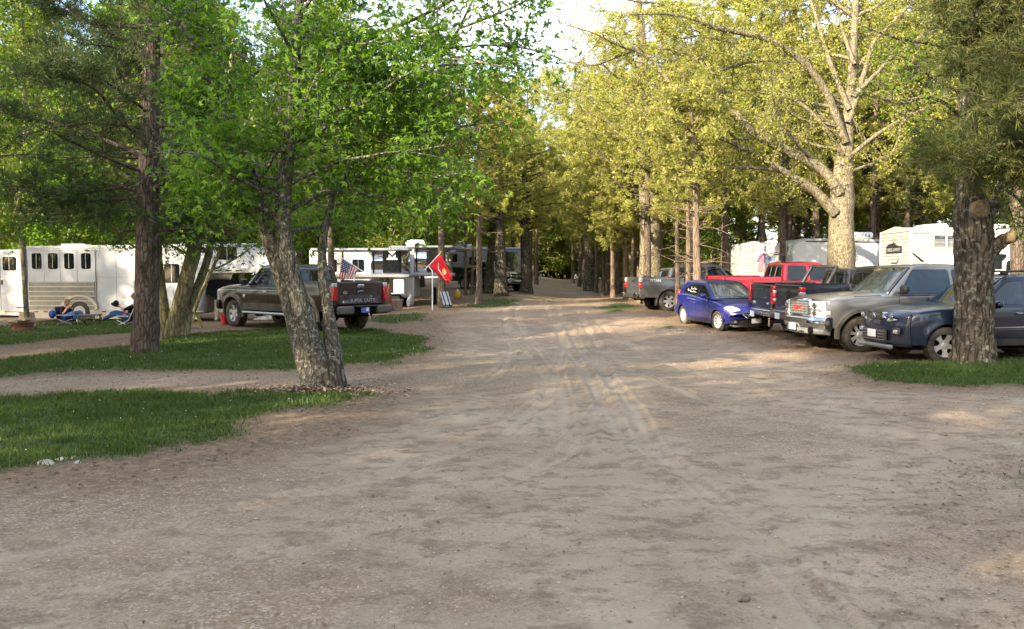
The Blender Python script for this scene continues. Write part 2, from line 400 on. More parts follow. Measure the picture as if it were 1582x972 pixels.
bark("bark_olive", (0.11, 0.095, 0.05), (0.33, 0.29, 0.17), scale=9, bd=0.03, lichen=(0.25, 0.27, 0.12), lamt=0.5)
leafmat("leaf_maple", (0.042, 0.105, 0.012), (0.165, 0.275, 0.028), 0.5)
leafmat("leaf_lime", (0.07, 0.15, 0.012), (0.17, 0.27, 0.03), 0.5)
leafmat("leaf_oak", (0.21, 0.23, 0.03), (0.42, 0.40, 0.08), 0.45)
leafmat("leaf_wood", (0.075, 0.12, 0.016), (0.22, 0.26, 0.035), 0.5)
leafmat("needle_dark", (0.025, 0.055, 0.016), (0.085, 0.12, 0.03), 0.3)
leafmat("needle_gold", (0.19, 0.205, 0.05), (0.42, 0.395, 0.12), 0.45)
leafmat("needle_mid", (0.050, 0.075, 0.020), (0.15, 0.165, 0.045), 0.35)
leafmat("needle_brown", (0.10, 0.07, 0.03), (0.22, 0.15, 0.07), 0.3)
leafmat("grass_blade", (0.030, 0.066, 0.012), (0.11, 0.145, 0.032), 0.35)
leafmat("litter_leaf", (0.11, 0.07, 0.042), (0.33, 0.235, 0.14), 0.1)
leafmat("puff", (0.45, 0.47, 0.38), (0.65, 0.65, 0.55), 0.2)
def pebble_mat():
    m, nt, b = nm("pebble"); g = nt.nodes.new("ShaderNodeNewGeometry")
    nt.links.new(ramp(nt, g.outputs["Random Per Island"], [(0, (0.17, 0.125, 0.085)), (0.5, (0.30, 0.235, 0.17)), (0.85, (0.38, 0.31, 0.24)), (1, (0.50, 0.44, 0.36))]), b.inputs["Base Color"])
    b.inputs["Roughness"].default_value = 0.9
pebble_mat()
# ------------------------------------------------------------ ground: road, lawns, forest floor
def vnoise(x, y, s, seed=0):                                # smooth value noise, numpy
    x = x*s + seed*17.3; y = y*s + seed*9.1
    xi, yi = np.floor(x), np.floor(y); fx, fy = x - xi, y - yi; fx = fx*fx*(3-2*fx); fy = fy*fy*(3-2*fy)
    def h(a, b):
        v = np.sin(a*127.1 + b*311.7 + seed*74.7)*43758.5453; return v - np.floor(v)
    return (h(xi, yi)*(1-fx) + h(xi+1, yi)*fx)*(1-fy) + (h(xi, yi+1)*(1-fx) + h(xi+1, yi+1)*fx)*fy
def fbm(x, y, s, seed=0, o=4):
    v = 0; a = 0.5
    for k in range(o): v = v + a*(vnoise(x, y, s*2**k, seed+k) - 0.5); a *= 0.55
    return v
def sdist(x, y, poly):                                      # + inside, - outside
    d = np.full(x.shape, 1e9); ins = np.zeros(x.shape, bool); n = len(poly)
    for i in range(n):
        ax, ay = poly[i]; bx, by = poly[(i+1) % n]; ex, ey = bx-ax, by-ay
        t = np.clip(((x-ax)*ex + (y-ay)*ey)/(ex*ex+ey*ey+1e-9), 0, 1)
        d = np.minimum(d, np.hypot(x-ax-t*ex, y-ay-t*ey))
        c = ((ay > y) != (by > y)) & (x < (bx-ax)*(y-ay)/((by-ay) if abs(by-ay) > 1e-9 else 1e-9) + ax); ins ^= c
    return np.where(ins, d, -d)
def pdist(x, y, pl):
    d = np.full(x.shape, 1e9)
    for (ax, ay), (bx, by) in zip(pl[:-1], pl[1:]):
        ex, ey = bx-ax, by-ay; t = np.clip(((x-ax)*ex + (y-ay)*ey)/(ex*ex+ey*ey+1e-9), 0, 1)
        d = np.minimum(d, np.hypot(x-ax-t*ex, y-ay-t*ey))
    return d
def gp(pts): return [(G(a, b).x, G(a, b).y) for a, b in pts]
LAWNS = [gp(p) for p in (
    [(-260, 622), (0, 613), (100, 606), (300, 603), (440, 602), (475, 599), (560, 606), (605, 614), (570, 630), (480, 640), (455, 655), (400, 682), (300, 702), (150, 722), (60, 736), (-60, 748), (-300, 770)],
    [(-260, 600), (0, 587), (60, 582), (200, 576), (450, 574), (520, 571), (620, 563), (668, 547), (676, 530), (640, 516), (590, 509), (480, 506), (340, 512), (262, 520), (214, 532), (0, 556), (-260, 580)],
    [(-260, 550), (0, 536), (120, 522), (210, 512), (290, 500), (300, 492), (160, 497), (0, 503), (-260, 508)],
    [(560, 494), (600, 487), (650, 484), (668, 490), (655, 498), (600, 501)],
    [(1300, 580), (1335, 566), (1400, 559), (1480, 556), (1582, 553), (1760, 552), (1760, 590), (1560, 600), (1450, 601), (1350, 594)],
    [(1560, 760), (1580, 735), (1660, 725), (1720, 760), (1640, 780)],
    [(905, 476), (960, 466), (1000, 474), (985, 484), (930, 486)],
    [(700, 474), (742, 463), (812, 462), (806, 472), (742, 478)],
    [(1010, 505), (1055, 492), (1062, 506), (1040, 512)],
)]
LAWN_T = [1.5, 0.8, 0.0, 0.3, 0.1, 0.6, 1.6, 1.2, 1.8]
ROAD = gp([(846, 433), (815, 440), (800, 452), (730, 470), (690, 492), (688, 520), (672, 548), (625, 575), (610, 610), (560, 650), (420, 700), (200, 745), (0, 765), (-400, 800)]) \
    + [(-9, 1.0), (9, 1.0)] + gp([(2200, 640), (1582, 604), (1450, 604), (1345, 600), (1290, 580), (1330, 560), (1250, 545), (1160, 530), (1060, 508), (985, 482), (930, 460), (886, 433)])
STRIP = gp([(-400, 622), (0, 606), (300, 602), (470, 600), (600, 600), (640, 575), (520, 572), (200, 577), (0, 588), (-400, 604)])
PARK = gp([(985, 482), (1060, 508), (1160, 530), (1330, 560), (1582, 555), (2200, 560), (2000, 470), (1300, 450), (1000, 455)])
TRACKS = [gp(p) for p in (
    [(872, 672), (870, 620), (858, 575), (830, 540), (806, 510), (796, 488), (800, 468)],
    [(850, 668), (848, 620), (836, 575), (812, 540), (786, 512), (776, 490), (784, 468)],
    [(1010, 690), (975, 630), (935, 580), (900, 545), (880, 510), (865, 485), (855, 460)],
    [(960, 680), (930, 625), (905, 580), (880, 545), (860, 510), (845, 480), (838, 458)],
    [(740, 600), (780, 570), (790, 540), (780, 505), (780, 480)],
    [(1582, 650), (1400, 640), (1200, 612), (1050, 570), (950, 520), (900, 480)],
    [(1582, 690), (1300, 668), (1100, 625), (980, 575), (920, 530)],
    [(0, 860), (300, 800), (600, 735), (780, 670), (850, 610), (870, 540), (860, 480)],
    [(0, 930), (400, 860), (700, 790), (880, 700), (940, 620), (930, 540), (890, 480)],
    [(1300, 972), (1150, 800), (1000, 690), (930, 620), (900, 560)])]
def masks(x, y):
    nb = fbm(x, y, 0.9, 3)*1.3 + fbm(x, y, 4.5, 8, 3)*0.55
    g = np.full(x.shape, -9.0)
    for p, th in zip(LAWNS, LAWN_T):
        xs = [q[0] for q in p]; ys = [q[1] for q in p]
        m = (x > min(xs)-2) & (x < max(xs)+2) & (y > min(ys)-2) & (y < max(ys)+2)
        if m.any():
            s = np.full(x.shape, -9.0); s[m] = sdist(x[m], y[m], p) - th*0.25; g = np.maximum(g, s)
    g = g + nb*(0.6 + 0.02*y)
    grass = sstep(-0.26, 0.34, g)
    rs = sdist(x, y, ROAD) + nb*0.9
    st = sdist(x, y, STRIP) + nb*0.5
    road = sstep(-0.5, 0.7, rs)
    gravel = sstep(-0.3, 0.3, st)*0.8
    return grass, road, gravel, g, rs
def build_ground():
    nr, nc = 460, 510
    d = np.geomspace(3.3, 620, nr); Y = d - 1.4
    u = np.interp(np.linspace(0, 1, nc), [0, .16, .84, 1], [-.95, -.32, .42, .95])
    YY, UU = np.meshgrid(Y, u, indexing='ij'); XX = UU*(YY + 2.2)
    x = XX.ravel(); y = YY.ravel(); z = terrain(x, y)
    near = np.clip(1.3 - y/30, 0, 1)
    grass, road, gravel, g, rs = masks(x, y)
    z = z + (fbm(x, y, 1.7, 5)*0.035 + fbm(x, y, 9, 6, 3)*0.012*near)
    z = z + fbm(x, y, 0.35, 12, 2)*0.10*sstep(3, 9, y)*(1-sstep(60, 90, y))
    tr = np.zeros_like(x); m = (y < 60)
    for t in TRACKS:
        dd = pdist(x[m], y[m], t) + fbm(x[m], y[m], 0.8, 20)*0.12
        z[m] += -0.022*np.exp(-(dd/0.09)**2) + 0.012*np.exp(-((dd-0.17)/0.05)**2) + 0.006*np.sin(dd*52)*np.exp(-(dd/.35)**2)
        brk = np.clip(.6 + 1.6*fbm(x[m], y[m], 1.6, 88), 0, 1); tr[m] = np.maximum(tr[m], brk*(np.exp(-(dd/(0.055+.0022*y[m]))**2) + .8*np.exp(-((dd-.14)/0.03)**2) - 0.9*np.exp(-((dd-0.085)/0.025)**2) - 0.8*np.exp(-((dd-0.20)/0.04)**2)))
    z = z + grass*0.03
    litter = np.clip(sstep(0.02, 0.20, fbm(x, y, 0.5, 31) + fbm(x, y, 2.6, 33)*0.7)*0.9, 0, 1)
    litter = np.maximum(litter, sstep(.40, .60, x/np.maximum(y, 1) + .8*fbm(x, y, .6, 61))*(1-sstep(8, 12, y))*(0.45+1.6*np.clip(fbm(x, y, 1.4, 62)+.25, 0, .5)))
    edge = np.exp(-((g+0.25)/0.35)**2)                       # brown rim round the lawns
    wear = sstep(-0.12, 0.18, fbm(x, y, 0.28, 41) + 0.4*fbm(x, y*0.5, 1.5, 43))
    idx = np.arange(nr*nc).reshape(nr, nc)
    q = np.stack([idx[:-1, :-1], idx[:-1, 1:], idx[1:, 1:], idx[1:, :-1]], -1).reshape(-1, 4)
    fg = grass[q].mean(1); fr = road[q].mean(1) + 0
    kind = np.where(fg > 0.5, 2, np.where(fr > 0.5, 1, 0))
    V = np.stack([x, y, z], 1)
    objs = []
    for k, nme in ((0, "forest_floor"), (1, "dirt_road"), (2, "lawn")):
        f = q[kind == k]; used, inv = np.unique(f, return_inverse=True)
        o = npmesh(nme, V[used], Fq=inv.reshape(-1, 4), mat="ground", smooth=True,
                   attrs=dict(grass=grass[used], road=road[used], gravel=gravel[used], litter=litter[used], track=tr[used], edge=edge[used], wear=wear[used]))
        tag(o, kind="structure"); objs.append(o)
    # far ground on all sides
    gx = np.arange(-1300, 1301, 20.0); gy = np.arange(-300, 1301, 20.0)
    A, B = np.meshgrid(gx, gy); xx = A.ravel(); yy = B.ravel(); n1, n2 = A.shape
    ix = np.arange(n1*n2).reshape(n1, n2); qq = np.stack([ix[:-1, :-1], ix[:-1, 1:], ix[1:, 1:], ix[1:, :-1]], -1).reshape(-1, 4)
    o = npmesh("ground", np.stack([xx, yy, terrain(xx, yy) - 0.28], 1), Fq=qq, mat="ground", smooth=True); tag(o, kind="structure")
def ground_mat():
    m, nt, b = nm("ground")
    def at(n):
        a = nt.nodes.new("ShaderNodeAttribute"); a.attribute_name = n; return a.outputs["Fac"]
    def math_(op, a, c):
        k = nt.nodes.new("ShaderNodeMath"); k.operation = op; k.use_clamp = True
        for i, v in ((0, a), (1, c)):
            if isinstance(v, (int, float)): k.inputs[i].default_value = v
            else: nt.links.new(v, k.inputs[i])
        return k.outputs[0]
    n1, _ = noise_of(nt, 0.7, 9, 0.62); n2, _ = noise_of(nt, 9, 6, 0.7); n3, _ = noise_of(nt, 55, 4, 0.75); n4, _ = noise_of(nt, 3.2, 8, 0.75, vec_scale=(0.8, 1.15, 1))
    soil = ramp(nt, n1, [(0.34, (0.165, 0.112, 0.068)), (0.52, (0.25, 0.177, 0.114)), (0.68, (0.34, 0.252, 0.166))])
    pack = ramp(nt, n1, [(0.32, (0.265, 0.202, 0.138)), (0.66, (0.385, 0.308, 0.220))])
    wear = at("wear"); road = at("road"); tr = at("track")
    k = math_('MULTIPLY', road, math_('ADD', wear, math_('MULTIPLY', tr, 0.5)))
    c = mixc(nt, k, soil, pack)
    c = mixc(nt, math_('MULTIPLY', math_('MULTIPLY', tr, 0.55), road), c, (0.44, 0.355, 0.265)); ng = math_('MULTIPLY', math_('MULTIPLY', tr, -0.9), road); c = mixc(nt, ng, c, (0.17, 0.118, 0.078))
    # dark scuffed soil streaks
    sc = ramp(nt, n4, [(0.48, (0, 0, 0)), (0.60, (0.72, 0.72, 0.72))])
    k2 = math_('MULTIPLY', sc, math_('SUBTRACT', 1.0, math_('MULTIPLY', tr, 0.8)))
    c = mixc(nt, k2, c, (0.135, 0.092, 0.064))
    # gravel grains
    vo = nt.nodes.new("ShaderNodeTexVoronoi"); vo.inputs["Scale"].default_value = 62; tcn = nt.nodes.new("ShaderNodeTexCoord"); nt.links.new(tcn.outputs["Object"], vo.inputs["Vector"])
    bw = nt.nodes.new("ShaderNodeSeparateColor"); nt.links.new(vo.outputs["Color"], bw.inputs[0])
    grain = ramp(nt, bw.outputs[0], [(0.0, (0.17, 0.12, 0.08)), (0.45, (0.28, 0.21, 0.15)), (0.8, (0.36, 0.285, 0.215)), (1.0, (0.48, 0.41, 0.33))])
    gk = ramp(nt, n2, [(0.34, (0.20,)*3), (0.60, (0.80,)*3)])
    c = mixc(nt, math_('MAXIMUM', math_('MULTIPLY', gk, math_('SUBTRACT', 1.0, math_('MULTIPLY', k, 0.75))), at("gravel")), c, grain)
    # leaf litter and pine straw
    lk = ramp(nt, n3, [(0.46, (0, 0, 0)), (0.60, (1, 1, 1))])
    lit = math_('MULTIPLY', math_('MAXIMUM', math_('MULTIPLY', at("litter"), 0.55), math_('MULTIPLY', at("edge"), 0.85)), lk)
    c = mixc(nt, lit, c, ramp(nt, n2, [(0.4, (0.10, 0.062, 0.040)), (0.6, (0.24, 0.155, 0.095))]))
    fl = math_('MULTIPLY', math_('SUBTRACT', 1.0, road), math_('SUBTRACT', 1.0, at("gravel")))
    c = mixc(nt, math_('MULTIPLY', fl, 0.62), c, ramp(nt, n2, [(0.38, (0.095, 0.060, 0.038)), (0.62, (0.23, 0.145, 0.085))]))
    # lawn soil under the blades
    gn = ramp(nt, n2, [(0.34, (0.034, 0.052, 0.014)), (0.54, (0.058, 0.080, 0.026)), (0.68, (0.13, 0.098, 0.055))])
    c = mixc(nt, at("grass"), c, gn)
    nt.links.new(c, b.inputs["Base Color"]); b.inputs["Roughness"].default_value = 0.93; b.inputs["Specular IOR Level"].default_value = 0.2
    h = mixc(nt, 0.5, n2, n3); h = mixc(nt, 0.45, h, bw.outputs[0]); bump(nt, b, h, 0.55, 0.018)
ground_mat(); build_ground()
def ground_z(x, y):                                          # terrain with the same relief as the mesh
    x = np.asarray(x, float); y = np.asarray(y, float)
    return terrain(x, y) + fbm(x, y, 1.7, 5)*0.035 + fbm(x, y, 0.35, 12, 2)*0.10*sstep(3, 9, y)*(1-sstep(60, 90, y))
def gz(x, y): return float(ground_z(np.array([x]), np.array([y]))[0])
# loose stones and chips
def stones(name, n, xr, yr, smin, smax, cond, seed, label=None):
    r = np.random.default_rng(seed)
    # denser near the camera so that they read at their size
    y = yr[0] + (yr[1]-yr[0])*r.random(n)**1.7; x = (r.random(n)*2-1)*(y*0.72+0.7)
    if xr: x = xr[0] + (xr[1]-xr[0])*r.random(n)
    g_, road, grv, g, rs = masks(x, y)
    keep = cond(x, y, g_, road, grv, g, r.random(n)); x, y, g_ = x[keep], y[keep], g_[keep]; n = len(x)
    z = ground_z(x, y) + g_*0.03
    s = smin + (smax-smin)*r.random(n)**3; s = s*(0.6 + y/22)
    base = np.array([(1, 0, 0), (0, 1, 0), (-1, 0, 0), (0, -1, 0), (0.15, 0.1, 0.75), (0, 0, -0.6)], float)
    base = base[None]*(1 + 0.5*(r.random((n, 6, 1))-0.5)); a = r.random(n)*6.28; ca, sa = np.cos(a), np.sin(a)
    ex = 0.7 + 0.8*r.random(n); X = base[:, :, 0]*ex[:, None]; Yb = base[:, :, 1]
    V = np.stack([X*ca[:, None]-Yb*sa[:, None], X*sa[:, None]+Yb*ca[:, None], base[:, :, 2]], -1)*s[:, None, None]
    V += np.stack([x, y, z + s*0.15], -1)[:, None, :]
    T = np.array([(0, 1, 4), (1, 2, 4), (2, 3, 4), (3, 0, 4)])
    F = (np.arange(n)*6)[:, None, None] + T[None]
    o = npmesh(name, V.reshape(-1, 3), Ft=F.reshape(-1, 3), mat="pebble"); tag(o, label, kind="stuff"); return o
stones("gravel", 50000, None, (2.6, 26), 0.0035, 0.012, lambda x, y, g_, rd, gr, g, r: (g_ < 0.4) & (r < 0.25 + 0.75*(sstep(-0.1, 0.15, fbm(x, y, 0.5, 77)) ) + gr*0.6), 3)
def flakes(name, n, yr, size, cond, seed, mat, curl=0.4, lift=0.004, asp=0.5, label=None):
    r = np.random.default_rng(seed); y = yr[0] + (yr[1]-yr[0])*r.random(n)**1.6; x = (r.random(n)*2-1)*(y*0.72+0.7)
    g_, road, grv, g, rs = masks(x, y); keep = cond(x, y, g_, road, grv, g, r.random(n)); x, y, g_ = x[keep], y[keep], g_[keep]; n = len(x)
    z = ground_z(x, y) + lift + g_*0.03; s = size*(0.5+r.random(n))*(0.7+y/28); a = r.random(n)*6.28; ca, sa = np.cos(a), np.sin(a)
    b = np.array([(-1, 0, 0), (0, -asp, 1), (1, 0, 0), (0, asp, 1)], float)[None].repeat(n, 0); b[:, :, 2] *= (curl*(r.random(n)))[:, None]
    tl = (r.random(n)-0.5)*0.5; b[:, :, 2] += b[:, :, 0]*tl[:, None]*0.6 + 0.2
    V = np.stack([b[..., 0]*ca[:, None]-b[..., 1]*sa[:, None], b[..., 0]*sa[:, None]+b[..., 1]*ca[:, None], b[..., 2]], -1)*s[:, None, None]
    V += np.stack([x, y, z], -1)[:, None]
    o = npmesh(name, V.reshape(-1, 3), Fq=np.arange(n*4), mat=mat); tag(o, label, kind="stuff"); return o
flakes("leaf_litter", 36000, (2.6, 30), 0.018, lambda x, y, g_, rd, gr, g, r: (g_ < 0.7) & (r < 0.012 + 0.9*np.exp(-((g+0.3)/0.5)**2) + 0.08*sstep(0.03, 0.2, fbm(x, y, 0.5, 31)) + .35*sstep(.40, .60, x/y + .8*fbm(x, y, .6, 61))*(y < 10) + 0.8*(rd < 0.4)), 5, "litter_leaf", asp=0.45)
flakes("twigs", 4000, (2.8, 24), 0.05, lambda x, y, g_, rd, gr, g, r: (g_ < 0.5) & (r < 0.06 + 0.8*sstep(0.0, 0.2, fbm(x, y, 0.4, 51))), 6, "litter_leaf", asp=0.06, curl=0.1)
# grass blades
def blades():
    r = np.random.default_rng(9); X = []; Yv = []; S = []
    for p, dens in zip(LAWNS, (3100, 1100, 450, 250, 1700, 1200, 12, 60, 8)):
        xs = [q[0] for q in p]; ys = [q[1] for q in p]
        x0, x1, y0, y1 = max(min(xs), -24)-.6, min(max(xs), 20)+.6, min(ys)-.6, max(ys)+.6
        n = int((x1-x0)*(y1-y0)*dens); x = x0+(x1-x0)*r.random(n); y = y0+(y1-y0)*r.random(n)
        k = np.abs(x) < y*0.74 + 0.8; x, y = x[k], y[k]
        g_, *_ = masks(x, y); cl = 0.55 + 1.4*fbm(x, y, 1.3, 91) + 1.2*fbm(x, y, 6, 92)
        k = r.random(len(x)) < g_**1.6*np.clip(cl+0.15, 0.06, 1); X.append(x[k]); Yv.append(y[k])
    x = np.concatenate(X); y = np.concatenate(Yv); n = len(x)
    z = ground_z(x, y) + 0.022; a = r.random(n)*6.28
    tall = 0.028 + 0.05*r.random(n)**1.5 + 0.05*np.clip(fbm(x, y, 2.1, 95)*3, 0, 1); w = (0.0035 + 0.004*r.random(n))*(0.5 + y/11)
    la = r.random(n)*6.28; ln = (0.2+0.7*r.random(n))*tall
    p0 = np.stack([x - np.cos(a)*w, y - np.sin(a)*w, z], -1); p1 = np.stack([x + np.cos(a)*w, y + np.sin(a)*w, z], -1)
    p2 = np.stack([x + np.cos(la)*ln, y + np.sin(la)*ln, z + tall], -1)
    o = npmesh("grass", np.stack([p0, p1, p2], 1).reshape(-1, 3), Ft=np.arange(n*3), mat="grass_blade"); tag(o, kind="stuff")
    k = r.random(n) < 0.0008; m = int(k.sum()); c = p2[k] + np.array([0, 0, 0.015]); s = 0.007*(0.7+y[k]/25)
    oc = np.array([(1, 0, 0), (0, 1, 0), (-1, 0, 0), (0, -1, 0), (0, 0, 1), (0, 0, -1)], float)
    T = np.array([(0, 1, 4), (1, 2, 4), (2, 3, 4), (3, 0, 4), (1, 0, 5), (2, 1, 5), (3, 2, 5), (0, 3, 5)])
    o = npmesh("seed_heads", (c[:, None]+oc[None]*s[:, None, None]).reshape(-1, 3), Ft=((np.arange(m)*6)[:, None, None]+T[None]).reshape(-1, 3), mat="puff"); tag(o, kind="stuff")
blades()
# ------------------------------------------------------------ vehicles
def lerp(a, b, t): return a + (b-a)*t
def sm(a, b, v): t = min(1, max(0, (v-a)/(b-a))); return t*t*(3-2*t)
_RIM = {}
class Veh:
    def __init__(s, name, label, cat, **p):
        s.p = p; s.root = empty(name, label=label, cat=cat)
        s.L, s.W = p['L'], p['W']; s.xf, s.xr = s.L/2, -s.L/2; s.hw = s.W/2
        s.ax = p['axles']; s.ra = p['ra']; s.zw = p['rw']; s.sill = p['sill']; s.belt = p['belt']
        s.paint = p['paint']
    # half width of the lower body at (x, z)
    def w_at(s, x):
        f = 1 - s.p.get('tf', .10)*max(0, (x - (s.xf-s.p.get('lf', 1.0)))/s.p.get('lf', 1.0))**2.4
        r = 1 - s.p.get('tr', .05)*max(0, ((s.xr+s.p.get('lr', .8)) - x)/s.p.get('lr', .8))**2.4
        return s.hw*f*r
    def zs(s, x):                                            # shoulder height along the body
        pts = s.p['shoulder']
        for (x0, z0), (x1, z1) in zip(pts[:-1], pts[1:]):
            if x <= x1: t = (x-x0)/(x1-x0); t = max(0, t); return lerp(z0, z1, t)
        return pts[-1][1]
    def y_side(s, x, z):
        zt = s.zs(x); q = min(1, max(0, (z - s.sill)/max(.05, zt-s.sill)))
        y = s.w_at(x)*(1 - .055*(1-q)**2.2 - .035*q**5)
        y += s.p.get('crease', .012)*math.exp(-((q-.72)/.06)**2)
        for xa in s.ax:
            d = math.hypot(x-xa, z-s.zw)
            if d > s.ra*.5: y += s.p.get('flare', .02)*math.exp(-((d-s.ra-.02)/.07)**2)
        return y
    def arch(s, x, z0):
        zb = z0
        for xa in s.ax:
            if abs(x-xa) < s.ra: zb = max(zb, s.zw + math.sqrt(max(0, s.ra**2-(x-xa)**2)))
        return zb
    def bend(s, x, y, w):                                    # plan-view roundness of nose and tail
        bf, br = s.p.get('bf', .12), s.p.get('br', .06); k = (abs(y)/w)**2.5
        x -= bf*k*sm(s.xf-.6, s.xf, x)
        x += br*k*sm(s.xr+.5, s.xr, -(-x)) if x < s.xr+.5 else 0
        return x
    def body(s, x0, x1, name="body", mat=None, step=.07, lowf=None):
        cols = set(np.round(np.linspace(x0, x1, int((x1-x0)/step)+1), 4))
        for xa in s.ax:
            for k in range(-10, 11):
                x = xa + s.ra*math.sin(math.pi/2*k/10)
                if x0 < x < x1: cols.add(round(x, 4))
        cols = sorted(cols); V = []; F = []; rows = None
        for x in cols:
            sl = s.sill if lowf is None else lowf(x)
            zb = s.arch(x, sl); zt = s.zs(x); r = s.p.get('sr', .07); w = s.w_at(x); pts = []
            for k in range(9):
                z = lerp(zb, zt-r*.8, k/8); pts.append((s.y_side(x, z), z))
            yt = pts[-1][0]
            for k in (1, 2, 3):
                a = k/3*math.pi/2; pts.append((yt - r*(1-math.cos(a)), zt - r*.8 + r*.8*math.sin(a)))
            cr = s.p.get('crown', .06)
            yy = pts[-1][0]
            for f in (.93, .85, .6, .3, 0):
                hump = s.p.get('hump', 0)*sm(1, .86, f)*sm(s.xf+.1, s.xf-.5, x) if f < 1 else 0
                pts.append((yy*f, zt + cr*(1-f*f) + hump))
            full = [(y, z) for y, z in pts] + [(-y, z) for y, z in pts[-2::-1]]
            rows = len(full)
            for y, z in full: V.append((s.bend(x, y, w), y, z))
        for i in range(len(cols)-1):
            for j in range(rows-1):
                F.append((i*rows+j, i*rows+j+1, (i+1)*rows+j+1, (i+1)*rows+j))
        m = MB(); m.add(V, F)
        for i, fl in ((0, 1), (len(cols)-1, -1)):            # end caps as strips across
            for j in range(rows//2):
                a, b, c, d = i*rows+j, i*rows+j+1, i*rows+rows-2-j, i*rows+rows-1-j
                if b != c: m.f.append((a, b, c, d))
                else: m.f.append((a, b, d))
        return m.build(name, mat or s.paint, s.root, smooth=38)
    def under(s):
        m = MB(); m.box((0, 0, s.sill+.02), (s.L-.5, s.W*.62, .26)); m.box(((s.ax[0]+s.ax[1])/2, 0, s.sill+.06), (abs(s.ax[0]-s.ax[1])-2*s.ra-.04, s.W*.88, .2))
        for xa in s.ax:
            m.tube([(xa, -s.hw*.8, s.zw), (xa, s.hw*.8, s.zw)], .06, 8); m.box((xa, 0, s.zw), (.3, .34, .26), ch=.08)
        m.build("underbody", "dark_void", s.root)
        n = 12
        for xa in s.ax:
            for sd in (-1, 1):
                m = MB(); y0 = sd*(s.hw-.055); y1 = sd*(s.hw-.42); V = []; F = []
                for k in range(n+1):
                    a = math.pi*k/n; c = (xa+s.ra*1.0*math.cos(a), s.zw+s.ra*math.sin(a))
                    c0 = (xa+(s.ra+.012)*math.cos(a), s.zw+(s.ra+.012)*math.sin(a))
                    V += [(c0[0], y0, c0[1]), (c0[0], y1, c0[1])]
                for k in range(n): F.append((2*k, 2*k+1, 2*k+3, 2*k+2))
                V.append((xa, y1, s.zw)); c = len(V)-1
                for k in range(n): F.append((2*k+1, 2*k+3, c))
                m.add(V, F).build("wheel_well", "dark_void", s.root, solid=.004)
    def wheels(s, style="six", rw=None, wd=.24, inset=.03, rimr=.62, rimmat="alloy", steer=0):
        r = rw or s.zw
        for xa in s.ax:
            for sd in (1, -1):
                key = (style, r, wd, rimr, rimmat)
                if key not in _RIM:
                    m = MB(); b = wd/2; R_ = r
                    prof = [(r*rimr, -b*.92), (r*.78, -b), (r*.92, -b*.97), (r*.985, -b*.8), (r, -b*.45), (r, b*.45), (r*.985, b*.8), (r*.92, b*.97), (r*.78, b), (r*rimr, b*.92)]
                    m.lathe(prof, 40, 'Y', closed=True)
                    nt = 34
                    for k in range(nt):                       # tread blocks
                        a = 2*math.pi*k/nt; M = Matrix.Rotation(-a, 3, 'Y')
                        for q, of in ((-1, 0), (1, .5)):
                            a = 2*math.pi*(k+of)/nt; M = Matrix.Rotation(-a, 3, 'Y'); m.box(M @ Vector((r*.995, q*b*.58, 0)), (.022, b*.72, r*.11), rot=M)
                    t = m.build("tyre", "rubber", None, smooth=40); tm = t.data; bpy.data.objects.remove(t)
                    m = MB(); q = r*rimr; f = b*.80
                    m.lathe([(q*1.02, b*.95), (q*1.02, b*.86), (q*.97, b*.82), (q*.90, b*.45), (q*.88, -b*.5)], 36, 'Y'); m.f = m.f[:-2]
                    ns = dict(six=6, five=5, seven=7, eight=8, ten=10)[style]
                    for k in range(ns):
                        a = 2*math.pi*k/ns + .3; ca, sa = math.cos(a), math.sin(a); wv = q*(.10 if ns > 8 else .15 if ns > 6 else .22)
                        tx, tz_ = -sa, ca; V = []
                        for (rr, hh, ww) in ((q*.16, f*.70, wv*1.1), (q*.55, f*.78, wv*.8), (q*.96, f*.92, wv*1.35)):
                            for sg in (-1, 1):
                                for dy in (0, -.03): V.append((rr*ca+sg*ww*tx, hh+dy, rr*sa+sg*ww*tz_))
                        F = []
                        for i in (0, 4): F += [(i, i+4, i+6, i+2), (i+1, i+3, i+7, i+5), (i, i+1, i+5, i+4), (i+2, i+6, i+7, i+3)]
                        m.add(V, F)
                    m.lathe([(q*.26, f*.55), (q*.26, f*.80), (q*.20, f*.90), (q*.02, f*.92)], 18, 'Y')
                    for k in range(ns): a = 2*math.pi*(k+.5)/ns; m.lathe([(q*.035, f*.8), (q*.035, f*.86)], 6, 'Y', c=(q*.15*math.cos(a), .01, q*.15*math.sin(a)))
                    t = m.build("rim", rimmat, None, smooth=35); rm = t.data; bpy.data.objects.remove(t)
                    m = MB(); m.lathe([(q*.9, b*.1), (q*.1, b*.12)], 28, 'Y'); m.lathe([(q*.60, b*.12), (q*.60, b*.25), (q*.2, b*.25)], 24, 'Y')
                    t = m.build("brake_disc", "dark_void", None); dm = t.data; bpy.data.objects.remove(t)
                    _RIM[key] = (tm, rm, dm)
                tm, rm, dm = _RIM[key]
                t = bpy.data.objects.new("tyre", tm); COL.objects.link(t); t.parent = s.root
                t.location = (xa, sd*(s.hw - inset - wd/2), r); st = steer if xa > 0 else 0
                t.rotation_euler = (0, random.uniform(0, 6) if sd > 0 else 0, (0 if sd > 0 else math.pi) + st)
                if sd < 0: t.rotation_euler = (0, random.uniform(0, 6), math.pi + st)
                for nme, me in (("rim", rm), ("brake_disc", dm)):
                    c = bpy.data.objects.new(nme, me); COL.objects.link(c); c.parent = t
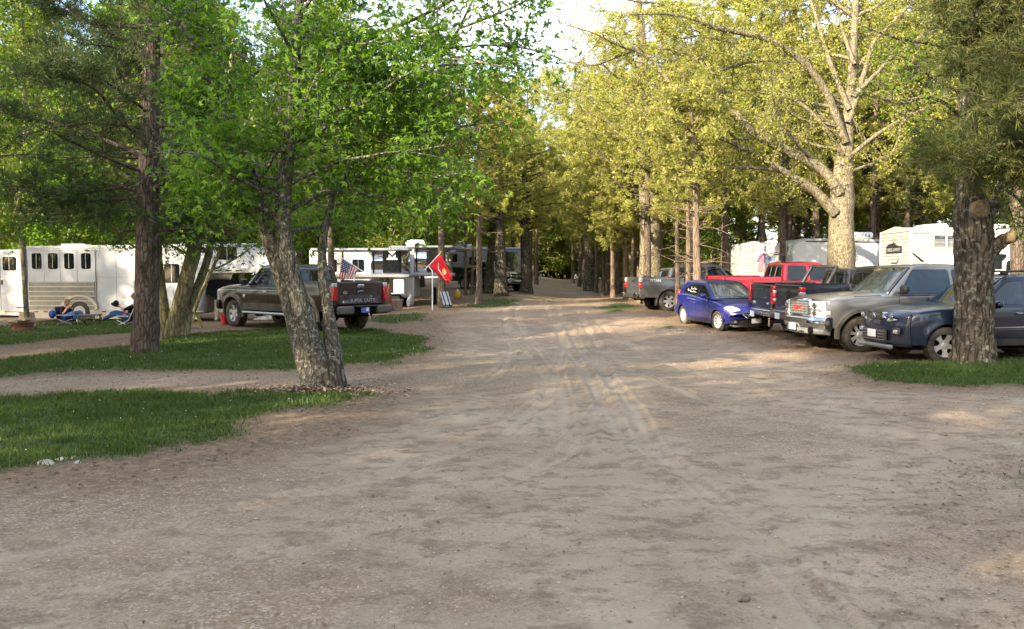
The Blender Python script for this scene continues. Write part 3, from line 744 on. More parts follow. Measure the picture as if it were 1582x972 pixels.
    # cabin: a stack of rounded rings, wide at the belt, narrow at the roof
    def cabin(s, xF0, xF1, xR0, xR1, zr, wr, wb=None, name="cabin", bulge=.10, rbulge=.05, mat=None, crown=.05, zb=None, glass="glass_dark", wsg=None, rg=True, cr=.10):
        zb = (s.belt-.02) if zb is None else zb; wb = wb or s.hw*.955
        s.cab = dict(xF0=xF0, xF1=xF1, xR0=xR0, xR1=xR1, zb=zb, zr=zr, wb=wb, wr=wr, bulge=bulge, rbulge=rbulge)
        c = s.cab
        def ring(t, z, shrink=0.0):
            xf, xr, w = lerp(xF0, xF1, t)-shrink, lerp(xR0, xR1, t)+shrink, lerp(wb, wr, t)-shrink*.75
            pts = []
            r = cr
            for k in range(9): y = lerp(-(w-r), w-r, k/8); pts.append((xf - bulge*(y/w)**2, y))
            xc = xf - bulge*((w-r)/w)**2
            for k in (1, 2): a = k/3*math.pi/2; pts.append((xc - r*1.0*(1-math.cos(a)), w - r + r*math.sin(a)))
            for k in range(7): pts.append((lerp(xc-r, xr + rbulge + r, k/6), w*(1-.012*(2*k/6-1)**2)))
            xc2 = xr + rbulge*((w-r)/w)**2
            for k in (1, 2): a = k/3*math.pi/2; pts.append((xc2 + r*(1-math.sin(a)), w - r + r*math.cos(a)))
            for k in range(9): y = lerp(w-r, -(w-r), k/8); pts.append((xr + rbulge*(y/w)**2, y))
            for k in (1, 2): a = k/3*math.pi/2; pts.append((xc2 + r*(1-math.cos(a)), -(w - r + r*math.sin(a))))
            for k in range(7): pts.append((lerp(xr + rbulge + r, xc-r, k/6), -w*(1-.012*(2*k/6-1)**2)))
            for k in (1, 2): a = k/3*math.pi/2; pts.append((xc - r*(1-math.sin(a)), -(w - r + r*math.cos(a))))
            return [(x, y, z) for x, y in pts]
        s.ring = ring
        H = zr - zb
        R_ = [ring(t, zb+H*t) for t in (0, .25, .5, .75, .93)] + [ring(.97, zb+H*.985, .015), ring(.99, zr+.006, .05), ring(.99, zr+crown*.45, .16), ring(.99, zr+crown*.8, .34), ring(.99, zr+crown, .55)]
        n = len(R_[0]); V = [p for r in R_ for p in r]; F = []
        for i in range(len(R_)-1):
            for j in range(n): F.append((i*n+j, i*n+(j+1) % n, (i+1)*n+(j+1) % n, (i+1)*n+j))
        F.append(tuple((len(R_)-1)*n+j for j in range(n)))
        MB().add(V, F).build(name, mat or s.paint, s.root, smooth=35)
        def pane(front, name, t0, t1, m, gl, off=.006):
            def fn(u, v):
                t = lerp(t0, t1, v); w = lerp(wb, wr, t)*m; y = lerp(-w, w, u); wf = lerp(wb, wr, t)
                if front: x = lerp(xF0, xF1, t) - bulge*(y/wf)**2 + off
                else: x = lerp(xR0, xR1, t) + rbulge*(y/wf)**2 - off
                return (x, y, zb+H*t + off*.4)
            mm = MB().grid(fn, 12, 6); o = mm.build(name, gl, s.root, smooth=60, solid=.008); return o
        pane(True, "windshield_seal", .03, .955, .905, "seam", .003); pane(True, "windshield", .06, .93, .885, wsg or glass, .009)
        if rg: pane(False, "rear_window", *(rg if isinstance(rg, tuple) else (.18, .88)), .80, glass)
    def y_cab(s, x, z):
        c = s.cab; t = (z-c['zb'])/(c['zr']-c['zb']); w = lerp(c['wb'], c['wr'], t)
        return w*(1-.012*min(1, abs(2*(x-(c['xF0']+c['xR0'])/2)/(c['xF0']-c['xR0'])))**2)
    def panel(s, name, poly, mat, fn=None, off=.004, th=.012, sides=(1, -1), r=.0, label=None):
        fn = fn or s.y_side; poly = rpoly(poly, r) if r else poly; out = []
        for sd in sides:
            m = MB(); m.prism(poly, lambda x, z: (x, sd*(fn(x, z)+off), z), lambda x, z: (x, sd*(fn(x, z)-th), z)); out.append(m.build(name, mat, s.root, label=label))
        return out
    def window(s, poly, glass="glass_dark", r=.05, sides=(1, -1)):
        cx = sum(p[0] for p in poly)/len(poly); cz = sum(p[1] for p in poly)/len(poly)
        big = [(cx+(x-cx)*1.0+math.copysign(.018, x-cx), cz+math.copysign(.018, z-cz)+(z-cz)) for x, z in poly]
        s.panel("window_frame", big, "black_plastic", s.y_cab, .004, .01, sides, r*1.2)
        s.panel("side_window", poly, glass, s.y_cab, .008, .01, sides, r)
    def seam(s, pts, wd=.010, sides=(1, -1), name="door_seam", mat="seam", off=.0015, fn=None):
        fn = fn or s.y_side; P2 = []
        for (a, b), (c, d) in zip(pts[:-1], pts[1:]):
            n = max(1, int(math.hypot(c-a, d-b)/.08))
            P2 += [(lerp(a, c, k/n), lerp(b, d, k/n)) for k in range(n)]
        P2.append(pts[-1])
        for sd in sides:
            m = MB()
            for (a, b), (c, d) in zip(P2[:-1], P2[1:]):
                l = math.hypot(c-a, d-b); nx, nz = -(d-b)/l*wd/2, (c-a)/l*wd/2; q = [(a-nx, b-nz), (a+nx, b+nz), (c+nx, d+nz), (c-nx, d-nz)]
                m.prism(q, lambda x, z: (x, sd*(fn(x, z)+off), z), lambda x, z: (x, sd*(fn(x, z)-.01), z))
            m.build(name, mat, s.root)
    def handle(s, x, z, mat="chrome", sides=(1, -1), l=.17):
        for sd in sides:
            y = sd*s.y_side(x, z); m = MB(); m.box((x, y-sd*.004, z), (l+.03, .012, .06), ch=.004); m.box((x, y+sd*.026, z), (l, .016, .026), ch=.006)
            for q in (-1, 1): m.box((x+q*l*.42, y+sd*.014, z), (.02, .03, .022))
            m.build("door_handle", mat, s.root)
    def mirror(s, x, z, mat=None, size=(.13, .24, .19), out=.12):
        for sd in (1, -1):
            y = sd*(s.y_cab(x, z+.05)); m = MB(); m.box((x+.02, y+sd*(out*.5+.02), z-.03), (.07, out+.06, .045), ch=.012)
            m.box((x+.03, y+sd*(out+size[1]*.45), z+size[2]*.25), size, ch=.045); o = m.build("wing_mirror", mat or "black_plastic", s.root, smooth=50)
            g = MB(); g.box((x+.03-size[0]/2-.002, y+sd*(out+size[1]*.45), z+size[2]*.25), (.006, size[1]*.72, size[2]*.68), ch=.002); g.build("mirror_glass", "mirror_aluminium", o)
    def plate(s, x, y, z, w=.31, h=.155, mat="plate_white", yawed=1, txt=None, tm="paint_blue"):
        m = MB(); m.box((x, y, z), (.012, w, h), ch=.002); o = m.build("licence_plate", mat, s.root)
        if txt:
            sgn = 1 if x > 0 else -1
            text(txt, h*.5, tm, o, facing((x+sgn*.007, y, z), (0, sgn, 0), (0, 0, 1)), .001, sx=1.0)
    def place(s, kp, px, Y, yaw, dz=0.0, wheelz=True):
        a = R(yaw); lx, ly = kp; rx, ry = lx*math.cos(a)-ly*math.sin(a), lx*math.sin(a)+ly*math.cos(a)
        X = (px-CX)/F_PX*(Y*math.cos(TILT)+.07); x, y = X-rx, Y-ry
        zs_ = []
        for xa in s.ax:
            for sd in (1, -1):
                wx, wy = xa*math.cos(a)-sd*(s.hw-.15)*math.sin(a)+x, xa*math.sin(a)+sd*(s.hw-.15)*math.cos(a)+y; zs_.append(gz(wx, wy))
        zf, zr_ = (zs_[0]+zs_[1])/2, (zs_[2]+zs_[3])/2
        pitch = math.atan2(zf-zr_, s.ax[0]-s.ax[1]); roll = math.atan2((zs_[0]+zs_[2])/2-(zs_[1]+zs_[3])/2, s.W-.3)
        s.root.location = (x, y, lerp(zr_, zf, -s.ax[1]/(s.ax[0]-s.ax[1])) - .012 + dz)
        s.root.rotation_mode = 'XYZ'; s.root.rotation_euler = (roll, -pitch, a)

def pickup_bed(v, x0, x1, zr, floor=.80, inner="black_plastic"):
    # outer side, rail, inner wall, floor; open on top
    for nme, sd in (("bed_side", 1), ("bed_side", -1)):
        cols = set(np.round(np.linspace(x0, x1, 26), 4)); xa = v.ax[1]
        for k in range(-10, 11):
            x = xa + v.ra*math.sin(math.pi/2*k/10)
            if x0 < x < x1: cols.add(round(x, 4))
        V = []; F = []; cols = sorted(cols); nr = 0
        for x in cols:
            zb = v.arch(x, v.sill+.03); pts = [(v.y_side(x, lerp(zb, zr-.03, k/8)), lerp(zb, zr-.03, k/8)) for k in range(9)]
            y = pts[-1][0]; pts += [(y-.015, zr-.004), (y-.04, zr), (y-.085, zr), (y-.10, zr-.01), (y-.10, floor)]
            nr = len(pts)
            for q in pts: V.append((v.bend(x, q[0], v.hw), sd*q[0], q[1]))
        for i in range(len(cols)-1):
            for j in range(nr-1): F.append((i*nr+j, i*nr+j+1, (i+1)*nr+j+1, (i+1)*nr+j))
        F.append(tuple(range(nr))); F.append(tuple((len(cols)-1)*nr+j for j in range(nr)))
        MB().add(V, F).build(nme, v.paint, v.root, smooth=38)
    m = MB(); w = v.hw*2-.24; m.box(((x0+x1)/2, 0, floor-.02), (x1-x0-.02, w, .04)); m.box((x1-.03, 0, (floor+zr)/2-.03), (.04, w, zr-floor-.04))
    for k in range(12): m.box(((x0+x1)/2, lerp(-w/2+.1, w/2-.1, k/11), floor+.006), (x1-x0-.05, .05, .012))
    m.build("bed_floor", inner, v.root)
    for sd in (1, -1):
        m = MB(); m.box(((x0+x1)/2, sd*(v.hw*.965-.060), zr+.006), (x1-x0-.02, .085, .014), ch=.004); m.build("bed_rail_cap", "black_plastic", v.root)
def tailgate(v, x, zr, z0, w, mat=None, handle="black_plastic"):
    def face(u, t):
        y = lerp(-w/2, w/2, u); z = lerp(z0, zr, t); rec = .012*(sm(.06, .12, u)*sm(.94, .88, u)*sm(.12, .2, t)*sm(.82, .74, t)); return (x + .018*(abs(2*u-1))**3 + rec + .02*t*t*0, y, z)
    m = MB(); m.grid(face, 40, 16); g = m.build("tailgate", mat or v.paint, v.root, smooth=40, solid=.045)
    m = MB(); m.box((x+.012, 0, zr-.16), (.04, .26, .085), ch=.01); m.build("handle", handle, g)
    return g
def taillight(v, x, zc, h, w, stack, proud=.02):
    for sd in (1, -1):
        y = v.hw*.955 - w*.35; z0 = zc-h/2; base = None
        for mat_, a, b in stack:
            m = MB(); m.box((x+.03, sd*(y), z0+h*(a+b)/2), (.13, w, h*(b-a)-.004), ch=.018)
            o = m.build("tail_light" if base is None else "lens", mat_, v.root if base is None else base, smooth=40); base = base or o
def bumper(v, x, z, h, w, mat, front=True, d=.22, curve=.16, steps=None, name="bumper"):
    sg = 1 if front else -1
    prof = [(-.9*d, -.5*h), (-.1, -.5*h), (-.02, -.36*h), (0, -.1*h), (0, .22*h), (-.03, .42*h), (-.07, .5*h), (-.9*d, .5*h)]
    nu = 22; V = []; F = []
    for i in range(nu+1):
        y = lerp(-w/2, w/2, i/nu); k = abs(2*i/nu-1)**3.2; xo = -curve*k
        for (a, b) in prof: V.append((x + sg*(a + xo if a > -.5*d else a*1.0 - (.12*k)), y, z+b))
    n = len(prof)
    for i in range(nu):
        for j in range(n): F.append((i*n+j, i*n+(j+1) % n, (i+1)*n+(j+1) % n, (i+1)*n+j))
    F.append(tuple(range(n))); F.append(tuple(nu*n+j for j in range(n)))
    return MB().add(V, F).build(name, mat, v.root, smooth=40)
def flares(v, mat="trim_grey", wd=.07, out=.035, th=.05):
    for xa in v.ax:
        for sd in (1, -1):
            V = []; F = []; n = 18
            for k in range(n+1):
                a = lerp(-.15, math.pi+.15, k/n); ca, sa = math.cos(a), math.sin(a)
                for rr, oo in ((v.ra-.008, out*.75), (v.ra+.005, out), (v.ra+wd*.8, out*.8), (v.ra+wd, -.005), (v.ra-.008, -.06)):
                    x = xa+rr*ca; z = v.zw+rr*sa; V.append((v.bend(x, v.hw, v.hw) if False else x, sd*(v.y_side(xa+(v.ra+.2)*ca, v.zw+(v.ra+.15)*max(sa, 0))+oo), z))
            for k in range(n):
                for j in range(5): F.append((k*5+j, k*5+(j+1) % 5, (k+1)*5+(j+1) % 5, (k+1)*5+j))
            F.append((0, 1, 2, 3, 4)); F.append(tuple(n*5+j for j in range(5)))
            MB().add(V, F).build("wheel_arch_flare", mat, v.root, smooth=45)
def pickup(name, label, paint_, L=5.85, W=2.0, H=1.95, wb=3.65, fo=.93, rw=.40, ra=.50, sill=.50, belt=1.22, hood=1.20, nose=1.10, rail=1.40, crew=True, doors=None, front=None, glass="glass_dark", style="six", bedlen=2.0, rimmat="alloy", wr=.72, wd=.26, ws=None, clean=False):
    xf = L/2; af = xf-fo; ar = af-wb; xr = -L/2; xb = xr + bedlen
    xw = af-.62                                               # windshield base
    v = Veh(name, label, "pickup truck", L=L, W=W, axles=(af, ar), ra=ra, rw=rw, sill=sill, belt=belt, paint=paint_, tf=.07, lf=.7, tr=.015, bf=.10, br=.03,
            shoulder=[(xr, belt+.02), (xw, belt), (xw+.25, hood), (xf-.35, nose+.02), (xf, nose-.03)], crown=.045, hump=.035, flare=.025, sr=.06)
    v.body(xb, xf-.02); v.under(); v.wheels(style, wd=wd, rimmat=rimmat)
    cabl = xw - xb
    v.cabin(xw+.04, xw-.68, xb+.03, xb+.17, H-.05, wr, bulge=.12, rbulge=.03, glass=glass, rg=(.22, .86), wsg=ws or "glass_clear")
    c = v.cab; z0, z1 = c['zb']+.06, c['zr']-.10
    def xa_(z, f): t = (z-c['zb'])/(c['zr']-c['zb']); return lerp(c['xF0'], c['xF1'], t) if f else lerp(c['xR0'], c['xR1'], t)
    mid = lerp(xw-.35, xb, .50) if crew else lerp(xw-.3, xb, .66)
    v.window([(xa_(z0, 1)-.30, z0), (xa_(z1, 1)-.17, z1), (mid+.06, z1), (mid+.06, z0)], glass)
    v.window([(mid-.05, z0), (mid-.05, z1), (xa_(z1, 0)+.16, z1), (xa_(z0, 0)+.17, z0)], glass)
    ds = sill+.06
    v.seam([(xw-.30, c['zb']), (xw-.26, 1.0), (xw-.20, ds+.0)]); v.seam([(mid, belt-.01), (mid, ds)]); v.seam([(xb+.12, belt-.01), (xb+.12, ds+.3)] if crew else [(xb+.3, belt), (xb+.3, ds)])
    v.seam([(xw-.20, ds), (xb+.15, ds)]); v.seam([(xw-.30, belt+.005), (xb+.1, belt+.005)], .018, mat="black_plastic", name="belt_moulding")
    v.mirror(xw-.34, belt+.10)
    v.xw, v.xb, v.mid = xw, xb, mid
    pickup_bed(v, xr+.03, xb-.025, rail)
    return v
# ---- navy SUV beside the right-hand tree
def suv_navy():
    L, W = 4.80, 1.95; xf = L/2; af = xf-.93; ar = af-2.70
    v = Veh("suv", "dark blue sport utility vehicle parked nose out behind the thick right-hand tree trunk", "suv", L=L, W=W, axles=(af, ar), ra=.42, rw=.355, sill=.36, belt=1.10,
            paint="paint_navy", tf=.13, lf=.9, tr=.06, bf=.22, br=.08, shoulder=[(-2.4, 1.02), (-2.2, 1.15), (.6, 1.15), (1.0, 1.11), (1.6, 1.08), (2.15, 1.01), (2.3, .95), (2.4, .82)], crown=.065, flare=.03, sr=.09, hump=.01)
    v.body(-2.4, 2.38); v.under(); v.wheels("five", wd=.245, rimr=.66, rimmat="alloy", steer=-.05)
    v.cabin(1.02, .22, -2.30, -2.02, 1.70, .70, wb=.92, bulge=.16, zb=1.08, wsg="glass_clear", crown=.055, rg=(.3, .85))
    c = v.cab
    for poly in ([(.66, 1.15), (.14, 1.57), (-.06, 1.60), (-.20, 1.60), (-.20, 1.15)], [(-.29, 1.15), (-.29, 1.60), (-1.10, 1.60), (-1.22, 1.15)], [(-1.31, 1.15), (-1.19, 1.60), (-1.88, 1.56), (-2.02, 1.14)]):
        v.window(poly, "vehicle_glass_blue" if poly[0][0] > -1 else "glass_dark", .06)
    v.seam([(.72, 1.04), (.80, .8), (.76, .45)]); v.seam([(-.245, 1.07), (-.245, .45)]); v.seam([(-1.2, 1.06), (-1.16, .85), (-1.0, .72)]); v.seam([(.76, .44), (-.95, .44)])
    for x in (-.02, -1.0): v.handle(x, .96, v.paint); 
    for x in (-.02, -1.0): v.handle(x, .965, "chrome", l=.12)
    v.panel("side_moulding", [(.72, .64), (.72, .70), (-.92, .72), (-.92, .66)], "paint_navy", off=.014)
    v.panel("side_trim", [(.72, .685), (.72, .70), (-.92, .72), (-.92, .705)], "aluminium", off=.017, th=.0)
    v.panel("rocker_panel", [(af-.48, .34), (af-.47, .46), (ar+.47, .46), (ar+.48, .34)], "black_plastic", off=.012)
    v.mirror(.50, 1.12, v.paint, (.13, .21, .15))
    for sd in (1, -1):                                        # roof rails
        m = MB(); m.tube([(.15, sd*.60, 1.745), (.0, sd*.60, 1.80), (-.5, sd*.605, 1.815), (-1.5, sd*.60, 1.80), (-1.8, sd*.59, 1.73)], .018, 8)
        for x in (.05, -.8, -1.72): m.box((x, sd*.60, 1.765), (.16, .05, .07), ch=.015)
        m.build("roof_rail", "black_plastic", v.root, smooth=50)
    m = MB(); m.bar((-.25, -.6, 1.80), (-.25, .6, 1.80), .05, .025, ch=.006); m.bar((-1.1, -.6, 1.80), (-1.1, .6, 1.80), .05, .025, ch=.006); m.build("roof_crossbar", "black_plastic", v.root)
    # nose
    def onnose(y, z): return v.bend(2.40, y, v.w_at(2.4))
    m = MB()
    def fascia(u, t):
        y = lerp(-.88, .88, u); k = abs(y/.88); z = lerp(.32, .97, t); x = 2.43 - .23*k**2.6 - .10*max(0, t-.55)**1.5*1.5 - .05*(1-t)**2
        return (x, y*(1-.0*t), z)
    b = MB().grid(fascia, 26, 10).build("front_bumper", "paint_navy", v.root, smooth=60, solid=.05)
    MB().box((2.43, 0, .53), (.05, .92, .24), ch=.03).build("lower_grille", "black_plastic", b)
    m = MB()
    for k in range(4): m.box((2.458, 0, .44+.058*k), (.012, .86, .014))
    m.build("grille_slat", "grey_plastic", b)
    MB().box((2.42, 0, .31), (.09, 1.30, .09), ch=.03).build("skid_plate", "grey_plastic", b)
    g = MB().prism(rpoly([(-.32, .86), (.32, .86), (.27, 1.0), (-.27, 1.0)], .05), lambda y, z: (2.445-.25*(z-.84), y, z), lambda y, z: (2.30-.3*(z-.84), y, z)).build("grille", "chrome", v.root)
    MB().prism(rpoly([(-.285, .88), (.285, .88), (.245, .98), (-.245, .98)], .04), lambda y, z: (2.455-.25*(z-.84), y, z), lambda y, z: (2.40-.3*(z-.84), y, z)).build("grille_mesh", "black_plastic", g)
    m = MB(); m.box((2.438, 0, .935), (.012, .36, .024), ch=.004); m.tube([(2.44, -.06, .895), (2.436, .02, .965)], .013, 6); m.tube([(2.44, .06, .895), (2.436, -.02, .965)], .013, 6); m.tube([(2.436, -.055, .965), (2.436, .055, .965)], .011, 6); m.build("badge", "chrome", g)
    for sd in (1, -1):
        def hl(u, t): y = lerp(.40, .86, u); z = lerp(.84+.03*u, .99, t); return (2.405 - .36*max(0, (y-.38)/.5)**2.0 - .30*t*.5, sd*y, z)
        h = MB().grid(hl, 10, 5).build("headlight", "lamp_clear", v.root, smooth=60, solid=.05)
        def am(u, t): y = lerp(.77, .875, u); z = lerp(.865, .965, t); return (2.412 - .36*max(0, (y-.38)/.5)**2.0 - .30*t*.5, sd*y, z)
        MB().grid(am, 3, 2).build("indicator", "lamp_amber", h, smooth=60, solid=.02)
        m = MB(); m.lathe([(.055, 0), (.052, .025), (.02, .03)], 14, 'X', c=(2.38, sd*.55, .91)); m.build("lamp_reflector", "chrome", h, smooth=50)
        MB().box((2.345, sd*.66, .62), (.05, .17, .10), ch=.02).build("fog_lamp", "lamp_clear", v.root, smooth=40)
        MB().box((2.335, sd*.66, .62), (.05, .25, .16), ch=.03).build("fog_lamp_bezel", "black_plastic", v.root, smooth=40)
        MB().box((-2.36, sd*.80, 1.0), (.12, .14, .34), ch=.04).build("tail_light", "lamp_red", v.root, smooth=40)
    v.plate(2.49, 0.0, .56)
    bumper(v, -2.42, .52, .30, 1.86, "paint_navy", front=False); v.plate(-2.43, 0, .85)
    m = MB()
    for sd in (1, -1): m.tube([(1.08, sd*.10+.2, 1.13), (.92, sd*.45+.2, 1.18)], .012, 6)
    m.build("wiper", "black_plastic", v.root)
    v.place((af, .95), 1462, 15.9, 184.5); return v

# ---- pewter pickup, nose out
def truck_pewter():
    v = pickup("pickup_truck", "pewter silver pickup truck with chrome bumper parked nose out beside the navy suv", "paint_pewter", L=5.9, W=2.02, H=2.0, wb=3.64, rw=.405, ra=.52, sill=.56, belt=1.28, hood=1.28, nose=1.20, rail=1.46, crew=False, style="eight", wr=.745, wd=.29, glass="vehicle_glass_blue")
    xf = v.xf; af = v.ax[0]
    flares(v, "trim_grey", .10, .055)
    g = MB().box((xf+.005, 0, 1.005), (.11, 1.02, .42), ch=.05).build("grille", "chrome", v.root, smooth=40)
    MB().box((xf+.045, 0, 1.005), (.05, .86, .30), ch=.03).build("grille_mesh", "black_plastic", g)
    m = MB()
    for k in range(5): m.box((xf+.072, 0, .89+.057*k), (.01, .82, .014))
    for k in range(-6, 7): m.box((xf+.070, k*.064, 1.005), (.01, .012, .28))
    m.build("grille_bar", "grey_plastic", g)
    text("GMC", .145, "lamp_red", g, facing((xf+.083, 0, 1.005), (0, 1, 0), (0, 0, 1)), .006, name="badge", sx=1.3)
    for sd in (1, -1):
        def hl(u, t): y = lerp(.53, .945, u); z = lerp(.80, 1.17, t); return (xf+.045 - .20*max(0, (y-.55)/.4)**2.2 - .03*t, sd*y, z)
        h = MB().grid(hl, 10, 6).build("headlight", "lamp_clear", v.root, smooth=60, solid=.06)
        for z in (.89, 1.07): MB().lathe([(.075, 0), (.07, .02), (.02, .028)], 16, 'X', c=(xf+.03, sd*.67, z)).build("lamp_reflector", "chrome", h, smooth=50)
        MB().box((xf+.028, sd*.74, .98), (.03, .36, .018)).build("lamp_divider", "paint_pewter", h)
        MB().box((xf-.14, sd*.965, .90), (.12, .03, .10), ch=.012).build("marker_lamp", "lamp_clear", v.root)
    b = bumper(v, xf+.17, .66, .30, 1.98, "chrome", d=.30, curve=.22)
    lb = bumper(v, xf+.14, .485, .17, 1.80, "grey_plastic", d=.28, curve=.22, name="air_dam")
    for sd in (1, -1):
        MB().lathe([(.085, 0), (.085, .03), (.05, .02), (.01, .02)], 18, 'X', c=(xf+.09, sd*.62, .50)).build("fog_lamp", "dark_void", v.root, smooth=40)
        m = MB(); m.tube([(xf+.10, sd*.30, .48), (xf+.22, sd*.30, .46), (xf+.22, sd*.36, .46), (xf+.10, sd*.36, .46)], .014, 8); m.build("tow_hook", "black_plastic", v.root)
    MB().box((xf+.178, 0, .70), (.012, 1.15, .075), ch=.004).build("bumper_pad", "black_plastic", b)
    v.plate(xf+.20, -.05, .56)
    v.handle(v.mid+.16, 1.13, "black_plastic"); v.seam([(xf-.75, 1.27), (v.xw+.16, 1.29)], .012)
    m = MB(); m.box((v.xw-.78, 0, 2.02), (.16, .035, .03), ch=.01); m.tube([(v.xw-.85, 0, 2.02), (v.xw-.89, 0, 2.10)], .012, 6); m.build("roof_antenna", "black_plastic", v.root)
    m = MB()
    for o_ in (.35, -.25): m.tube([(v.xw+.10, o_+.25, 1.335), (v.xw+.02, o_+.05, 1.36), (v.xw-.08, o_-.18, 1.40)], .011, 6)
    m.build("wiper", "black_plastic", v.root)
    x = v.xr+.0; tailgate(v, x, 1.46, .62, 1.62); taillight(v, x, 1.15, .48, .14, [("lamp_red", 0, .7), ("lamp_clear", .7, 1)]); bumper(v, x-.13, .64, .2, 1.9, "chrome", front=False)
    m = MB(); m.bar((v.xw-.2, 1.0, .44), (v.xb+.1, 1.0, .44), .09, .05); m.bar((v.xw-.2, -1.0, .44), (v.xb+.1, -1.0, .44), .09, .05); m.build("running_board", "black_plastic", v.root)
    v.place((af, 1.0), 1331, 18.2, 187.5); return v

# ---- violet hatchback
def hatch_violet():
    L, W = 4.05, 1.72; xf = L/2; af = xf-.80; ar = af-2.49
    v = Veh("hatchback", "small violet blue hatchback parked at an angle beside three slim trunks", "car", L=L, W=W, axles=(af, ar), ra=.35, rw=.305, sill=.24, belt=1.02, paint="paint_violet",
            tf=.22, lf=1.0, tr=.10, lr=.8, bf=.30, br=.12, shoulder=[(-2.02, .80), (-1.9, 1.0), (-1.0, 1.02), (.3, .93), (.75, .90), (1.2, .86), (1.65, .78), (1.88, .67), (2.02, .50)], crown=.07, flare=.03, sr=.10, hump=.0)
    v.body(-2.02, 2.0, lowf=lambda x: .24+.03*sm(1.6, 2.0, x)); v.under(); v.wheels("ten", wd=.20, rimr=.68, steer=.18)
    v.cabin(1.02, .12, -1.93, -1.55, 1.42, .60, wb=.80, bulge=.20, rbulge=.10, zb=.93, crown=.06, rg=(.35, .9), wsg="glass_clear", cr=.12)
    v.window([(.60, 1.00), (.02, 1.30), (-.15, 1.34), (-.20, 1.34), (-.20, .99)], "glass_dark", .05)
    v.window([(-.28, .99), (-.28, 1.34), (-.95, 1.33), (-1.45, 1.16), (-1.40, 1.05)], "glass_dark", .06)
    # white letters on the rear side glass
    q = MB()
    for k, (x, z) in enumerate([(-.55, 1.10), (-.55, 1.19), (-.78, 1.10), (-.78, 1.19), (-1.0, 1.13)]):
        q.box((x, -(v.y_cab(x, z)+.012), z), (.16, .004, .018)); q.box((x-.06, -(v.y_cab(x, z)+.012), z+.035), (.018, .004, .06))
    q.build("window_writing", "flag_white", v.root)
    v.seam([(.62, .93), (.72, .7), (.66, .34)]); v.seam([(-.24, .95), (-.24, .33)]); v.seam([(-1.12, .98), (-1.05, .75), (-.92, .58)]); v.seam([(.66, .33), (-.88, .33)])
    v.seam([(.5, .72), (-.3, .78), (-1.3, .86)], .02, mat=v.paint, off=.006, name="body_crease"); v.handle(-.10, .83, v.paint); v.handle(-.88, .86, v.paint); v.mirror(.46, .99, v.paint, (.12, .20, .14), .10)
    v.panel("rocker_panel", [(af-.37, .20), (af-.37, .28), (ar+.37, .28), (ar+.37, .20)], "black_plastic", off=.008)
    def nose(y, z, o=0): k = abs(y/.80); return 2.05 + o - .34*k**2.4 - .28*max(0, z-.42)**1.3 - .12*max(0, .32-z)
    g = MB().prism(rpoly([(-.30, .43), (.30, .43), (.42, .56), (-.42, .56)], .05), lambda y, z: (nose(y, z, .012), y, z), lambda y, z: (nose(y, z, -.05), y, z)).build("grille", "chrome", v.root)
    m = MB()
    for k in range(4): z = .458+.027*k; m.prism([(-.29-.02*k, z-.008), (.29+.02*k, z-.008), (.29+.02*k, z+.008), (-.29-.02*k, z+.008)], lambda y, z: (nose(y, z, .022), y, z), lambda y, z: (nose(y, z, 0), y, z))
    m.build("grille_slat", "black_plastic", g)
    MB().prism(rpoly([(-.50, .26), (.50, .26), (.40, .37), (-.40, .37)], .04), lambda y, z: (nose(y, z, .008), y, z), lambda y, z: (nose(y, z, -.05), y, z)).build("lower_grille", "black_plastic", v.root)
    MB().prism(rpoly([(-.62, .17), (.62, .17), (.66, .235), (-.66, .235)], .03), lambda y, z: (nose(y, z, .0), y, z), lambda y, z: (nose(y, z, -.2), y, z)).build("front_splitter", "aluminium", v.root)
    for sd in (1, -1):
        poly = rpoly([(.44, .655), (.66, .61), (.76, .66), (.75, .755), (.64, .79), (.48, .72)], .03)
        h = MB().prism(poly, lambda y, z: (nose(y, z, .015)-.10*max(0, (y-.5)/.3)**2, sd*y, z), lambda y, z: (nose(y, z, -.14)-.10*max(0, (y-.5)/.3)**2, sd*y, z)).build("headlight", "lamp_clear", v.root)
        MB().prism(rpoly([(.44, .30), (.68, .27), (.70, .34), (.56, .37)], .02), lambda y, z: (nose(y, z, .006), sd*y, z), lambda y, z: (nose(y, z, -.05), sd*y, z)).build("fog_lamp_bezel", "black_plastic", v.root)
        MB().lathe([(.035, 0), (.03, .02)], 14, 'X', c=(nose(.58, .32)+.0, sd*.58, .32)).build("fog_lamp", "lamp_clear", v.root)
        MB().box((-1.86, sd*.70, .98), (.16, .10, .28), ch=.03).build("tail_light", "lamp_red", v.root, smooth=40)
    v.plate(2.06, 0, .36, txt="8K·742"[:0] or None)
    bumper(v, -2.05, .48, .3, 1.6, v.paint, front=False, d=.2); v.plate(-2.07, 0, .75)
    m = MB(); m.tube([(1.04, .3, .97), (.86, -.15, 1.05)], .010, 6); m.build("wiper", "black_plastic", v.root)
    v.place((af, -.85), 1107, 24.2, -78); return v

